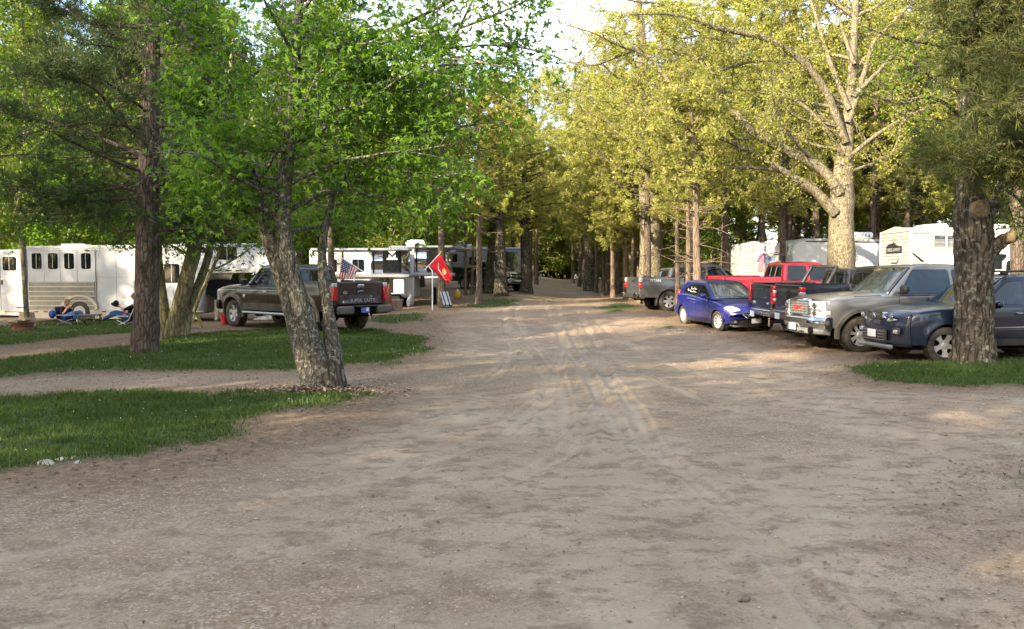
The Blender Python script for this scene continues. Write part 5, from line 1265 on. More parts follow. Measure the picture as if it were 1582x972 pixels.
# trunks one can tell apart: (kind, px, depth, scale, label)
MARKED = [
    ("pine_a", 683, 36.5, .80, "pine with a dark straight trunk right behind the red flag"),
    ("cedar_b", 740, 38.5, .95, "slim leaning cedar left of the dark trunk clump by the road"),
    ("cedar_d", 755, 48.0, .62, "dark cedar trunk left one of the pair beside the black pickup"),
    ("cedar_d", 774, 46.0, .80, "thick mossy cedar trunk in front of the black pickup cab"),
    ("cedar_d", 813, 49.5, .80, "cedar at the left road edge beyond the black pickup grille"),
    ("snag", 719, 46.5, .85, "thin bare trunk before the black pickup tail"),
    ("snag", 729, 47.5, .90, "thin bare trunk beside its twin before the black pickup bed"),
    ("cedar_e", 1047, 31.0, .70, "leftmost slim cedar trunk before the grey pickup"),
    ("cedar_e", 1063, 30.3, .74, "middle slim cedar trunk before the grey pickup with a swept base"),
    ("cedar_f", 1079, 29.2, 1.0, "straight pale cedar trunk just behind the violet hatchback"),
    ("cedar_d", 912, 62.0, 1.0, "dark trunk with knobs at the far right road edge"),
    ("pine_g", 932, 52.0, .62, "slim pale trunk by the road left of the sunlit giant trunk"),
    ("cedar_a", 947, 50.0, .80, "pale cedar trunk with grass at its foot by the road"),
    ("pine_g", 967, 49.0, .60, "thin light trunk nearest the grey pickup tailgate"),
    ("cedar_a", 957, 56.0, 1.05, "broad shaded trunk behind the pale roadside trunks"),
    ("pine_g", 895, 74.0, .85, "sunlit pole trunk where the road crests"),
    ("pine_g", 1209, 36.0, .80, "straight orange barked pine rising behind the red pickup"),
    ("pine_b", 1397, 42.0, .75, "straight pine trunk rising above the ribbed travel trailer"),
    ("pine_a", 1240, 46.0, .72, "slender pine just left of the great oak trunk"),
    ("pine_a", 1428, 44.0, .7, "slender pine right of the travel trailer roof vent"),
    ("pine_b", 1575, 24.5, .9, "dark pine at the right picture edge behind the camper"),
    ("pine_a", 515, 33.0, .75, "pine trunk standing behind the maroon truck bed"),
    ("wood_a", 600, 41.0, .8, "leafy tree behind the mirrored trailer nose"),
    ("wood_b", 95, 37.5, .9, "bright green tree behind the long white horse trailer"),
    ("pine_a", 330, 36.0, .9, "dark pine behind the gooseneck of the white trailer"),
    ("pine_b", 430, 38.0, .85, "dark pine behind the maroon truck cab"),
]
MARKED += [("cedar_b", 885, 86, 1.0, "farthest slim trunk on the right side of the road"), ("cedar_b", 903, 70, 1.0, "slim trunk just beyond the knobbed trunk at the right road edge"), ("cedar_b", 921, 58, .85, "slim shaded trunk between the knobbed and the pale roadside trunks"), ("cedar_b", 940, 54.5, .8, "thin trunk in the middle of the right roadside row"), ("cedar_b", 976, 47, .75, "thin trunk directly left of the sunlit giant trunk"), ("cedar_b", 987, 53, .9, "shaded slim trunk touching the left side of the giant trunk"), ("cedar_b", 829, 66, .9, "farthest slim trunk on the left side of the road")]
MARKED += [("cedar_c", 1000, 40.5, .92, "golden cedar crown hiding the upper giant trunk"), ("cedar_c", 818, 84, 1.2, "broad golden cedar left of the far road"), ("cedar_c", 903, 82, 1.15, "broad golden cedar right of the far road"), ("cedar_c", 822, 102, 1.55, "tallest golden cedar left of the road crest"), ("cedar_c", 897, 104, 1.55, "tallest golden cedar right of the road crest"), ("leafy_near", -75, 21.5, .95, "leafy maple leaning into the picture from the left edge"), ("wood_a", 20, 37, 1.15, "green leafy tree behind the wooden post"), ("wood_b", 150, 39, 1.3, "lime leafy tree behind the middle of the horse trailer"), ("wood_a", 215, 41, 1.2, "green leafy tree hidden behind the big dark pine"), ("wood_a", 285, 38, 1.15, "green leafy tree behind the forked trunks"), ("wood_b", 375, 42, 1.35, "lime leafy tree behind the maroon truck hood"), ("wood_a", 460, 43, 1.2, "green leafy tree behind the leaning maple"),
    ("wood_a", 640, 47, 1.0, "green leafy tree above the roof air conditioner of the polished trailer"), ("cedar_c", 1062, 38.5, .80, "spreading golden cedar over the cab of the grey pickup"), ("cedar_a", 968, 48.5, .85, "golden cedar left of the giant trunk"), ("cedar_c", 1120, 41.0, .95, "golden cedar between the slim trunks and the silver trailer"), ("pine_g", 1175, 43.0, 1.0, "golden pine right over the silver travel trailer"), ("cedar_c", 1262, 44.0, 1.05, "golden cedar directly left behind the great oak"),
    ("pine_g", 1345, 42.5, 1.0, "golden pine directly right behind the great oak"), ("cedar_c", 1418, 45.0, 1.0, "golden cedar over the ribbed travel trailer"), ("pine_g", 1480, 41.0, .95, "golden pine left behind the thick right-hand trunk"), ("cedar_c", 1545, 44.0, 1.0, "golden cedar right behind the thick right-hand trunk"), ("cedar_a", 1080, 47.0, 1.0, "golden cedar above the violet hatchback"), ("pine_g", 1150, 52.0, 1.15, "tall golden pine far behind the red pickup")]
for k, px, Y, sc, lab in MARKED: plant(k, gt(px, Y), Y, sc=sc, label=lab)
KIND = {"pine_a": "dark pine", "pine_b": "tall dark pine", "pine_g": "golden pine", "cedar_a": "golden cedar", "cedar_b": "slim cedar", "cedar_c": "broad golden cedar", "cedar_d": "thick trunked cedar", "wood_a": "green leafy tree", "wood_b": "lime green leafy tree", "wood_c": "pale budding tree", "sapling": "small leafy sapling", "snag": "bare trunk"}
GRP = {"pine": "forest pines", "ceda": "forest cedars", "wood": "forest broadleaf trees", "sapl": "understory saplings", "snag": "bare forest trunks"}
WOODS = []
def scatter(n, x0, x1, y0, y1, keys, scr, seed, mind=2.2, ok=None):
    r = random.Random(seed); pts = []; t = 0
    while len(pts) < n and t < n*40:
        t += 1; x = r.uniform(x0, x1); y = r.uniform(y0, y1)
        if ok and not ok(x, y): continue
        if any((x-a)**2+(y-b)**2 < mind**2 for a, b in pts): continue
        pts.append((x, y)); k = r.choice(keys)
        o = plant(k, x, y, r.uniform(0, 6.28), r.uniform(*scr), "forest tree", GRP[k[:4]]); WOODS.append((k, x, y, o))
def roadx(y): return gt(CX+68, y)                              # centre line of the road
def cone(x, y, m=6): return abs(x) < y*.68 + m
def side(l, g): return lambda x, y: (roadx(y)-g*3 < x < roadx(y)-g) if l else (roadx(y)+g < x < roadx(y)+g*3)
# beside the road, far
scatter(6, -6, 8, 54, 100, ["cedar_c", "cedar_a", "pine_g"], (.8, 1.05), 1, 3.8, lambda x, y: roadx(y)-6.5 < x < roadx(y)-3.2 and y > 63)
scatter(8, 4, 16, 54, 100, ["cedar_a", "pine_g", "cedar_c"], (.8, 1.05), 2, 3.6, lambda x, y: roadx(y)+2.8 < x < roadx(y)+6.0)
scatter(10, -22, -2, 52, 100, ["cedar_c", "cedar_a", "wood_a"], (.75, 1.0), 14, 4.5, lambda x, y: x < roadx(y)-6 and not (-7 < x < 3.5 and y < 64))
scatter(16, 11, 36, 50, 100, ["cedar_c", "cedar_a", "wood_c", "pine_g"], (.9, 1.15), 15, 3.6, lambda x, y: x > roadx(y)+6)
scatter(22, -8, 26, 104, 124, ["wood_b", "wood_b", "wood_a"], (1.1, 1.5), 3, 2.6)
scatter(12, -12, 36, 128, 150, ["wood_b", "wood_b", "cedar_c"], (1.5, 1.9), 4, 4)
# woods behind the campers
scatter(26, 15, 46, 44, 66, ["pine_g", "pine_b", "cedar_a", "cedar_c", "wood_c"], (.95, 1.25), 5, 3.0, lambda x, y: cone(x, y) and x > roadx(y)+6)
scatter(18, 22, 60, 66, 96, ["pine_g", "pine_g", "cedar_a", "cedar_c"], (1.15, 1.5), 6, 4.2, lambda x, y: cone(x, y, 2))
scatter(30, -38, -6, 43, 66, ["wood_a", "wood_b", "pine_a", "wood_b"], (.95, 1.25), 7, 2.8, lambda x, y: cone(x, y) and x < roadx(y)-8)
scatter(18, -62, -12, 66, 96, ["wood_a", "wood_a", "pine_b", "wood_b"], (1.2, 1.6), 8, 4.2, lambda x, y: cone(x, y, 2))
scatter(46, -38, 42, 43, 76, ["sapling"], (.9, 1.7), 9, 1.9, lambda x, y: cone(x, y, 2) and abs(x-roadx(y)) > 5.5 and not (-9 < x < 4 and y < 64))
scatter(26, -10, 24, 102, 112, ["sapling"], (1.8, 2.6), 16, 1.2)
scatter(34, -8, 24, 113, 126, ["sapling"], (1.8, 2.6), 17, 1.2)
scatter(16, -2, 20, 76, 112, ["sapling"], (1.0, 1.8), 10, 1.8, lambda x, y: abs(x-roadx(y)) > 3.6)
LAND = [(-999, 45, "the trailer at the left edge"), (45, 210, "the long white horse trailer"), (210, 330, "the big dark pine and forked trunks"), (330, 480, "the maroon truck cab"), (480, 600, "the maroon truck bed"), (600, 700, "the polished trailers"), (700, 770, "the black pickup bed"), (770, 830, "the black pickup nose"),
        (830, 860, "the left half of the road crest"), (860, 900, "the right half of the road crest"), (900, 980, "the pale roadside trunks"), (980, 1045, "the grey pickup"), (1045, 1120, "the violet hatchback"), (1120, 1215, "the silver travel trailer"), (1215, 1300, "the white trailer with the rounded nose"), (1300, 1365, "the great oak trunk"), (1365, 1480, "the ribbed travel trailer"), (1480, 1540, "the thick right-hand trunk"), (1540, 9999, "the camper at the right edge")]
ORD = ["first", "second", "third", "fourth", "fifth", "sixth", "seventh", "eighth", "ninth", "tenth", "eleventh", "twelfth", "thirteenth", "fourteenth", "fifteenth", "sixteenth", "seventeenth", "eighteenth", "nineteenth", "twentieth", "twenty first", "twenty second"]
bins = {}
for k, x, y, o in WOODS:
    px = CX + F_PX*x/y
    if px < -60 or px > 1650: o["label"] = KIND[k] + " beyond the " + ("left" if px < 0 else "right") + " edge of the picture"; continue
    for a, b, nme in LAND:
        if a <= px < b: bins.setdefault((nme, k), []).append((px, o))
for (nme, k), l in bins.items():
    l.sort(key=lambda q: q[0])
    for i, (px, o) in enumerate(l): o["label"] = (KIND[k] + " in the woods behind " + nme) if len(l) == 1 else ORD[min(i, 21)] + " " + KIND[k] + " from the left behind " + nme

r__ = np.random.default_rng(66)
for (n, x0, x1, y0, y1, h, nme) in ((12000, -6, 22, 112, 120, 3.2, "undergrowth"), (9000, -40, -9, 45, 56, 1.6, "undergrowth"), (12000, 13, 44, 47, 60, 2.2, "undergrowth")):
    cx_ = x0+(x1-x0)*r__.random(260); cy_ = y0+(y1-y0)*r__.random(260); ci = r__.integers(0, 260, n); x = cx_[ci]+r__.normal(size=n)*.5; y = cy_[ci]+r__.normal(size=n)*.5
    z = terrain(x, y)-.1+h*r__.random(n)**1.3*(.4+.9*fbm(cx_[ci], cy_[ci], .5, 3)*2+.3); o = leafmesh(nme, np.stack([x, y, z], 1), r__.normal(size=(n, 3)), Q_OVAL, .16, .34, "leaf_wood", None, r__, .5, .4); tag(o, kind="stuff")
# ---- helper: pixel polyline at a depth -> world points
def PL(pts, Y, dY=0.0, base=None):
    n = len(pts); out = []
    for i, q in enumerate(pts): out.append(np.array(P(q[0], q[1], Y + (q[2] if len(q) > 2 else 0) + dY*i/max(1, n-1))))
    return np.array(out)
def hero(name, label, base_px, Y):
    b = P(base_px, HOR, Y); z = gz(b.x, b.y); root = empty(name, (b.x, b.y, z), label=label, cat="tree"); return root, np.array((b.x, b.y, z))

# ---- the maple on the left lawn edge
def maple():
    Y = 12.2; root, o = hero("maple_tree", "many stemmed maple leaning left over a heap of wood chips at the lawn edge", 497, Y); T = TB(101)
    L = []
    def st(pts, r, dY=0, n=12, rough=.045): w = PL(pts, Y, dY) - o; w = T.limb(w, r, None, n, rough, 5); L.append(w); return w
    s1 = st([(487, 616), (480, 585), (462, 520), (445, 455), (428, 395), (405, 325), (388, 255), (350, 180), (315, 105), (285, 20), (262, -90), (240, -230)], [.185, .17, .15, .14, .155, .14, .12, .095, .08, .06, .04, .02], .9)
    s2 = st([(503, 618), (498, 580), (482, 530), (462, 460), (444, 395), (437, 320), (444, 250), (452, 170), (456, 90), (463, 0), (475, -120), (480, -260)], [.205, .18, .15, .135, .12, .115, .10, .09, .08, .07, .045, .02], -.3)
    s3 = st([(512, 612), (514, 560), (508, 490), (499, 430), (499, 370), (516, 305), (545, 255), (592, 200), (650, 130), (700, 60), (740, -20)], [.20, .15, .095, .075, .06, .05, .042, .036, .030, .022, .012], .5, 9)
    # branches: out of frame tops included
    def br(w, t, d, Lg, r, cnt, tl=.9):
        i = int(t*(len(w)-1)); q = T.wander(w[i], d, Lg, 9, .10, -.012); T.tube(q, np.linspace(r, .010, 10), 6); T.twigs(q, cnt, tl, lo=.18, up=.02, r=.006, nl=13, wob=.16, grav=-.05, sub=2, spread=.13)
    r = T.r
    for k in range(10): br(s1, .40+.50*k/10, (-.6+.6*r.normal(), r.normal()*.6, .35), .6+.6*r.random(), .03, 11)
    for k in range(5): br(s1, .42+.45*k/5, (.5+.4*r.normal(), r.normal()*.6, .3), 1.6+r.random(), .03, 13)
    for k in range(14): br(s2, .40+.58*k/14, (.2+1.0*r.normal(), r.normal()*.7, .3), 1.7+1.2*r.random(), .032, 15)
    for k in range(9): br(s2, .50+.5*k/9, (1.0, r.normal()*.5, .30), 2.4+1.0*r.random(), .032, 17)
    for k in range(11): br(s3, .48+.5*k/11, (.7+.5*r.normal(), r.normal()*.6, .15), 1.2+1.1*r.random(), .02, 12)
    for pts in ([(455, 110), (540, 70), (640, 30), (720, -10), (790, -30)], [(452, 160), (540, 120), (630, 100), (710, 92), (790, 105)], [(446, 230), (520, 190), (600, 180), (660, 170), (735, 120)],
                [(440, 300), (370, 270), (300, 265), (255, 262)], [(392, 265), (330, 275), (280, 300)], [(350, 180), (300, 140), (262, 130)],
                [(300, 70), (270, 30), (250, 0)], [(437, 330), (500, 300), (560, 300), (620, 310), (680, 330)]):
        w = PL(pts, Y, .6*r.normal()) - o; w = T.limb(w, .04, .010, 6, .02, 4); T.twigs(w, 26, .85, lo=.15, up=0, r=.006, nl=13, wob=.16, grav=-.06, sub=2, spread=.12)
    tr = T.trunkmesh("trunk", "bark_maple", root)
    Pm = np.concatenate(T.P); Dm = np.concatenate(T.D); px_ = CX + F_PX*(Pm[:, 0]+o[0])/(Pm[:, 1]+o[1]); kp = px_ > 268 + 22*r.normal(size=len(px_)); T.P = [Pm[kp]]; T.D = [Dm[kp]]
    T.crown("crown", "leaf_maple", root, Q_MAPLE, .06, .105, .8, .55)
    # broken stump at the foot
    S = TB(102); bp = np.array(P(513, 604, Y-.25)) - o; bp[2] = -.15
    q = [bp + (0, 0, z) for z in (0, .15, .3, .45, .62, .70)]; S.tube(np.array(q), [.27, .22, .20, .185, .16, .05], 14, .07); S.trunkmesh("stump", "bark_oak", root)
    S = TB(103); q = np.array([o*0 + (0.05, -.05, -.1), (0.05, -.05, .12), (.05, -.03, .3), (.05, 0, .5)]); S.tube(q, [.38, .30, .24, .18], 16, .06); S.trunkmesh("root_flare", "bark_maple", root)
    # chips heaped round it
    r = np.random.default_rng(5); n = 2600; a = r.random(n)*6.28; d = np.abs(r.normal(size=n))*.42+.1; x = o[0]+.02+np.cos(a)*d*1.35; y = o[1]-.35+np.sin(a)*d*.8
    z = ground_z(x, y)+.02+.11*np.exp(-(d/.5)**2)*r.random(n)
    b = leafmesh("wood_chips", np.stack([x, y, z], 1), r.normal(size=(n, 3))*np.array([1, 1, .15]), Q_OVAL, .03, .085, "chip", None, r, .1, .8); tag(b, kind="stuff")
m_, nt_, b_ = nm("chip"); g_ = nt_.nodes.new("ShaderNodeNewGeometry"); nt_.links.new(ramp(nt_, g_.outputs["Random Per Island"], [(0, (.10, .065, .045)), (.5, (.27, .18, .12)), (1, (.48, .37, .26))]), b_.inputs[0]); b_.inputs["Roughness"].default_value = .9
maple()

# ---- dark straight pine left
def left_pine():
    Y = 17.6; root, o = hero("pine_tree", "big dark trunked pine standing on the left lawn before the white horse trailer", 225, Y); T = TB(111)
    w = T.limb(PL([(224, 556), (224, 540), (227, 470), (228, 380), (229, 290), (231, 200), (234, 110), (237, 20), (240, -100), (244, -260), (248, -420)], Y) - o, [.36, .30, .255, .235, .22, .20, .17, .15, .12, .08, .03], None, 14, .03, 4)
    r = T.r
    for pts, rad in (([(228, 250), (205, 235), (160, 215), (120, 195), (60, 185), (-20, 170)], .07), ([(226, 300), (190, 290), (150, 295), (90, 302), (10, 290)], .05), ([(232, 165), (205, 130), (180, 110), (140, 110), (60, 60)], .06),
                     ([(234, 110), (215, 75), (170, 50), (130, 30), (90, 0), (40, -30)], .075), ([(230, 270), (260, 265), (300, 268), (360, 268)], .045), ([(230, 240), (270, 190), (310, 170), (350, 150)], .05),
                     ([(228, 320), (180, 310), (120, 318), (60, 330)], .035), ([(229, 355), (250, 350), (285, 345), (330, 350)], .05), ([(236, 60), (260, 20), (280, -30)], .06), ([(230, 215), (190, 190), (150, 140), (100, 120), (40, 115)], .045)):
        q = T.limb(PL(pts, Y, r.normal()*1.6) - o, rad, .012, 6, .03, 4); T.twigs(q, 30, .95, lo=.3, up=.1, r=.010, nl=12, wob=.15, sub=2, spread=.08)
    for k in range(46):
        t = .32+.67*(k+r.random())/46; i = int(t*(len(w)-1)); a = k*2.4; Lg = 3.6*(1.15-t)*(.7+.5*r.random()); q = T.wander(w[i], (math.cos(a), math.sin(a), .12), Lg, 7, .10, -.01); T.tube(q, np.linspace(.04, .008, 8), 5); T.twigs(q, 11, .8, lo=.3, up=.1, r=.008, nl=7, wob=.15, sub=1, spread=.06)
    T.trunkmesh("trunk", "bark_pine", root); T.crown("crown", "needle_dark", root, star(8, .036, .7, 4), .14, .22, .5, .2)
left_pine()

# ---- forked olive trunks behind it
def clump():
    Y = 21.8; root, o = hero("forked_tree", "clump of pale olive trunks forking low behind the big dark pine", 268, Y); T = TB(121); r = T.r
    a = T.limb(PL([(262, 528), (258, 505), (249, 450), (244, 400), (243, 340), (246, 240), (250, 120), (252, 0)], Y) - o, [.20, .15, .13, .12, .11, .10, .07, .03], None, 10, .04, 4)
    b = T.limb(PL([(268, 528), (270, 500), (284, 450), (298, 395), (312, 345), (335, 270), (350, 170), (360, 60)], Y, -.4) - o, [.27, .22, .21, .19, .15, .12, .08, .03], None, 12, .05, 4)
    c = T.limb(PL([(280, 526), (288, 490), (305, 445), (322, 395), (330, 340), (350, 260), (390, 170)], Y, .6) - o, [.20, .15, .12, .10, .08, .06, .03], None, 9, .04, 4)
    d = T.limb(PL([(300, 482), (312, 450), (330, 412), (345, 370), (352, 330)], Y-.5) - o, [.05, .05, .045, .04, .03], None, 7, .03, 4)
    for w in (a, b, c):
        for k in range(9):
            i = int((.45+.5*k/9)*(len(w)-1)); q = T.wander(w[i], (r.normal(), r.normal(), .4), 1.6+1.4*r.random(), 7, .14, -.01); T.tube(q, np.linspace(.035, .008, 8), 5); T.twigs(q, 10, .8, lo=.2, r=.008, nl=10, wob=.2, sub=2, spread=.16)
    for pts in ([(246, 330), (200, 318), (150, 330), (95, 350)], [(244, 300), (180, 300), (110, 330), (40, 345), (-10, 350)], [(244, 260), (150, 250), (60, 270), (-20, 290)], [(300, 330), (360, 345), (410, 350)], [(320, 300), (400, 300), (470, 340)]):
        w = T.limb(PL(pts, Y, -1.5) - o, .035, .008, 5, .02, 4); T.twigs(w, 22, .9, lo=.2, up=-.05, r=.007, nl=9, wob=.2, grav=-.03, sub=2, spread=.15)
    T.trunkmesh("trunk", "bark_olive", root); T.crown("crown", "leaf_lime", root, Q_MAPLE, .06, .11, .8, .5)
clump()

# ---- thick trunk at right with the cut limb
def right_oak():
    Y = 15.7; root, o = hero("oak_tree", "thick lichen spotted trunk with a sawn off limb on the right grass patch", 1503, Y); T = TB(131); r = T.r
    w = T.limb(PL([(1503, 574), (1503, 560), (1504, 535), (1505, 490), (1505, 430), (1505, 380), (1503, 340), (1500, 300), (1497, 240), (1494, 170), (1497, 90), (1505, 0), (1515, -130)], Y) - o, [.50, .43, .375, .35, .335, .345, .36, .26, .18, .155, .13, .10, .05], None, 20, .035, 5)
    T.limb(PL([(1515, 395), (1540, 378), (1556, 368), (1566, 366)], Y, -.35) - o, [.20, .15, .115, .105], None, 12, .05, 4)
    T.limb(PL([(1520, 340), (1545, 300), (1562, 230), (1575, 150), (1590, 50), (1610, -60)], Y, .8) - o, [.13, .10, .08, .07, .05, .03], None, 10, .04, 4)
    for pts, rad in (([(1492, 185), (1460, 160), (1430, 150), (1395, 160), (1350, 150)], .045), ([(1497, 230), (1460, 235), (1430, 225)], .035), ([(1500, 90), (1450, 70), (1390, 60), (1330, 40)], .05), ([(1560, 240), (1580, 260), (1610, 290)], .04), ([(1550, 290), (1575, 310), (1600, 345)], .035),
                     ([(1497, 120), (1520, 90), (1560, 90)], .04), ([(1495, 150), (1440, 120), (1400, 90), (1360, 80)], .03), ([(1548, 300), (1560, 325), (1568, 350)], .02)):
        q = T.limb(PL(pts, Y, r.normal()*.8) - o, rad, .010, 6, .03, 4); T.twigs(q, 15, .75, lo=.2, up=0, r=.008, nl=6, wob=.22, sub=2, spread=.10)
    T.trunkmesh("trunk", "bark_oak", root); T.crown("crown", "leaf_lime", root, Q_MAPLE, .05, .085, .8, .5)
    # sawn faces
    for (px, py, dy, rad, nrm) in ((1516, 322, -.36, .15, (.1, -1, .15)), (1566.5, 366, -.37, .10, (1, -.45, 0))):
        c = np.array(P(px, py, Y+dy)) - o; M = rot_to(nrm); m = MB()
        m.lathe([(rad*1.12, -.12), (rad*1.14, .0), (rad*.93, .025), (rad*.86, .005), (rad*.1, .006)], 18); m.v = [tuple(M @ Vector(p) + Vector(c)) for p in m.v]; m.build("sawn_face", "cut_wood", root, smooth=40)
right_oak()

# ---- the great sunlit oak
def great_oak():
    Y = 31.5; root, o = hero("oak_tree", "great sunlit oak spreading pale bare limbs above the parked trucks", 1300, Y); T = TB(141); r = T.r; o[2] = tz(o[0], o[1]); root.location.z = o[2]
    W = []
    w = T.limb(PL([(1300, 480), (1300, 430), (1300, 380), (1300, 320), (1303, 260), (1309, 200), (1315, 130), (1320, 50), (1324, -50), (1326, -160)], Y) - o, [.64, .53, .50, .46, .36, .24, .17, .13, .09, .04], None, 16, .04, 4)
    LI = [([(1290, 330), (1262, 298), (1240, 283), (1213, 266), (1171, 241), (1129, 220), (1090, 206), (1045, 201)], .22, .04), ([(1213, 266), (1178, 260), (1136, 259), (1105, 255)], .10, .03),
          ([(1298, 300), (1270, 262), (1220, 235), (1171, 210), (1136, 178), (1108, 157), (1066, 147), (1041, 135), (1024, 115), (1010, 94), (982, 79), (954, 87), (915, 101), (870, 94)], .22, .03), ([(982, 79), (954, 70), (919, 52), (880, 40)], .06, .02),
          ([(1111, 161), (1108, 129), (1097, 108), (1069, 87), (1038, 77), (1016, 76)], .10, .03), ([(1100, 115), (1136, 101), (1178, 94), (1220, 96), (1260, 90)], .07, .03),
          ([(1306, 220), (1280, 150), (1250, 105), (1213, 75), (1181, 59), (1136, 49), (1101, 42), (1076, 31), (1045, 23), (1010, 21), (960, 23)], .17, .03), ([(1045, 22), (1024, 7), (968, 0), (930, -15)], .05, .02),
          ([(1310, 190), (1330, 130), (1348, 70), (1365, 49), (1404, 10), (1450, -40)], .12, .04), ([(1318, 150), (1355, 112), (1383, 84), (1432, 52), (1480, 40)], .10, .03), ([(1312, 170), (1280, 90), (1262, 30), (1240, -40)], .12, .04),
          ([(1305, 250), (1345, 215), (1400, 180), (1440, 165)], .10, .03), ([(1300, 270), (1340, 255), (1375, 240), (1392, 200)], .07, .02), ([(1302, 240), (1260, 180), (1215, 145), (1170, 120)], .10, .03), ([(1255, 245), (1225, 215), (1200, 170), (1190, 130)], .08, .02),
          ([(1120, 215), (1090, 225), (1050, 262), (1020, 268)], .05, .02), ([(1060, 148), (1030, 160), (1000, 150), (975, 165)], .05, .02), ([(1320, 100), (1300, 40), (1290, -30)], .09, .03), ([(1136, 49), (1120, 65), (1090, 55), (1050, 60)], .05, .02),
          ([(1171, 212), (1140, 215), (1120, 200), (1060, 190), (1000, 205)], .05, .02)]
    for k, (pts, a, b) in enumerate(LI):
        q = T.limb(PL(pts, Y-.3, r.normal()*1.6) - o, a*.95, b*.9, 8, .03, 4); W.append(q)
        n = int(len(pts)*3.4); T.twigs(q, n, 1.5, lo=.12, up=.12, r=.020, nl=15, wob=.28, sub=3, spread=.14)
    for k in range(26):
        i = int((.50+.45*r.random())*(len(w)-1)); a = r.random()*6.28; q = T.wander(w[i], (math.cos(a), abs(math.sin(a))*.9, .5), 2.5+3.5*r.random(), 9, .16); T.tube(q, np.linspace(.08, .015, 10), 5); T.twigs(q, 11, 1.3, lo=.2, up=.1, r=.015, nl=14, wob=.28, sub=2, spread=.16)
    T.trunkmesh("trunk", "bark_pale", root); T.crown("crown", "leaf_oak", root, Q_HANG, .06, .12, .9, .2)
great_oak()
def giant_trunk():
    Y = 44.0; root, o = hero("oak_tree", "giant pale trunk half in sun rising behind the grey pickup", 1005, Y); T = TB(151); r = T.r; o[2] = tz(o[0], o[1]); root.location.z = o[2]
    w = T.limb(PL([(1005, 470), (1005, 430), (1006, 390), (1006, 340), (1003, 290), (1000, 220), (996, 140), (990, 60), (985, -30)], Y) - o, [.78, .66, .62, .60, .56, .45, .36, .25, .1], None, 18, .045, 5)
    for k in range(40):
        t = .48+.5*(k+r.random())/40; i = int(t*(len(w)-1)); a = r.random()*6.28; q = T.wander(w[i], (math.cos(a), math.sin(a), .45), 3+3.0*r.random(), 9, .14); T.tube(q, np.linspace(.11*(1.2-t), .015, 10), 5); T.twigs(q, 11, 1.3, lo=.2, up=.1, r=.02, nl=8, wob=.25, sub=2, spread=.2)
    T.trunkmesh("trunk", "bark_pale", root); T.crown("crown", "leaf_oak", root, Q_HANG, .10, .18, .9, .3)
giant_trunk()
# ---- pines overhanging the upper right corner
def corner_pine():
    Y = 14.4; root, o = hero("pine_tree", "dark needled pine reaching over the upper right corner", 1668, Y); T = TB(161); r = T.r
    w = T.limb(PL([(1668, 580), (1667, 400), (1664, 250), (1660, 100), (1655, -60), (1650, -300)], Y) - o, [.27, .24, .21, .18, .14, .05], None, 10, .03, 4)
    for pts in ([(1662, 262), (1600, 245), (1530, 240), (1470, 235), (1425, 225)], [(1662, 210), (1600, 215), (1530, 228), (1460, 248)], [(1632, 140), (1580, 110), (1530, 90), (1470, 100)], [(1630, 100), (1580, 80), (1530, 55), (1480, 60)],
                [(1630, 60), (1570, 20), (1510, 0), (1450, 20)], [(1628, 20), (1560, -10), (1500, -20), (1440, -30)], [(1632, 160), (1600, 150), (1560, 150), (1520, 160)], [(1636, 260), (1600, 262), (1550, 250), (1500, 262)]):
        q = T.limb(PL(pts, Y, r.normal()*.8) - o, .05, .010, 6, .03, 4); T.twigs(q, 32, .8, lo=.15, up=.08, r=.008, nl=9, wob=.15, sub=2, spread=.08)
    for k in range(40):
        t = .45+.5*(k+r.random())/40; i = int(t*(len(w)-1)); a = k*2.4; q = T.wander(w[i], (math.cos(a), math.sin(a), .1), 3.0*(1.2-t), 7, .10); T.tube(q, np.linspace(.04, .008, 8), 5); T.twigs(q, 10, .8, lo=.3, r=.008, nl=7, wob=.15, sub=1, spread=.06)
    T.trunkmesh("trunk", "bark_pine", root); T.crown("crown", "needle_mid", root, star(8, .036, .7, 4), .14, .22, .5, .2)
corner_pine()
# ---- the grove to the left and behind the camera that shades the foreground
r_ = random.Random(77)
SX, SY = SUN_DIR.x, SUN_DIR.y; gn = 0
for row, (u0, sc0, qs) in enumerate(((13.5, .76, np.append(np.arange(-14, 25.5, 2.3), [27.5, 30.2, 33.0, 36.5])), (21.5, 1.0, np.arange(-15, 26, 2.7)))):
    for i, q in enumerate(qs):
        q0 = q; u = u0 + r_.uniform(-1.6, 1.6); q = q + r_.uniform(-.4, .4); x = SX*u + SY*q; y = SY*u - SX*q
        if y > 2 and -x < y*.72 + 5.0: continue
        if row and (abs(q-8.3) < 1.3 or abs(q-20.3) < 1.4): continue
        k = ["wood_a", "pine_a", "wood_b", "wood_a", "pine_b"][(i+row) % 5]; sc = sc0*r_.uniform(.9, 1.1)*(1.15 if k == "wood_b" else 1)
        if row: sc *= 1.3
        elif q > 9: sc *= 1.15
        if abs(q-8.3) < 1.6: sc = 12.4/15; k = "wood_a"
        if abs(q-20.3) < 1.3: sc = .45; k = "wood_a"
        gn += 1; plant(k, x, y, r_.uniform(0, 6.28), sc, KIND[k] + " standing %s of the grove behind the viewpoint" % ("in the front row" if row == 0 else "in the back row"), "shade grove beside the viewpoint")
for i in range(44):                                            # woods right of and behind the viewpoint
    a = math.radians(-30 - 175*i/43) ; d = r_.uniform(26, 44); x, y = d*math.cos(a)*1.15 + 3, d*math.sin(a) - 2
    if abs(math.degrees(math.atan2(x, y+8))) < 40 and y > 0: continue
    if (x*SX + y*SY) > 24: continue
    k = r_.choice(["wood_a", "pine_a", "pine_b", "wood_b"]); plant(k, x, y, r_.uniform(0, 6.28), r_.uniform(.85, 1.2), KIND[k] + " in the woods right of and behind the viewpoint", "woods behind the viewpoint")
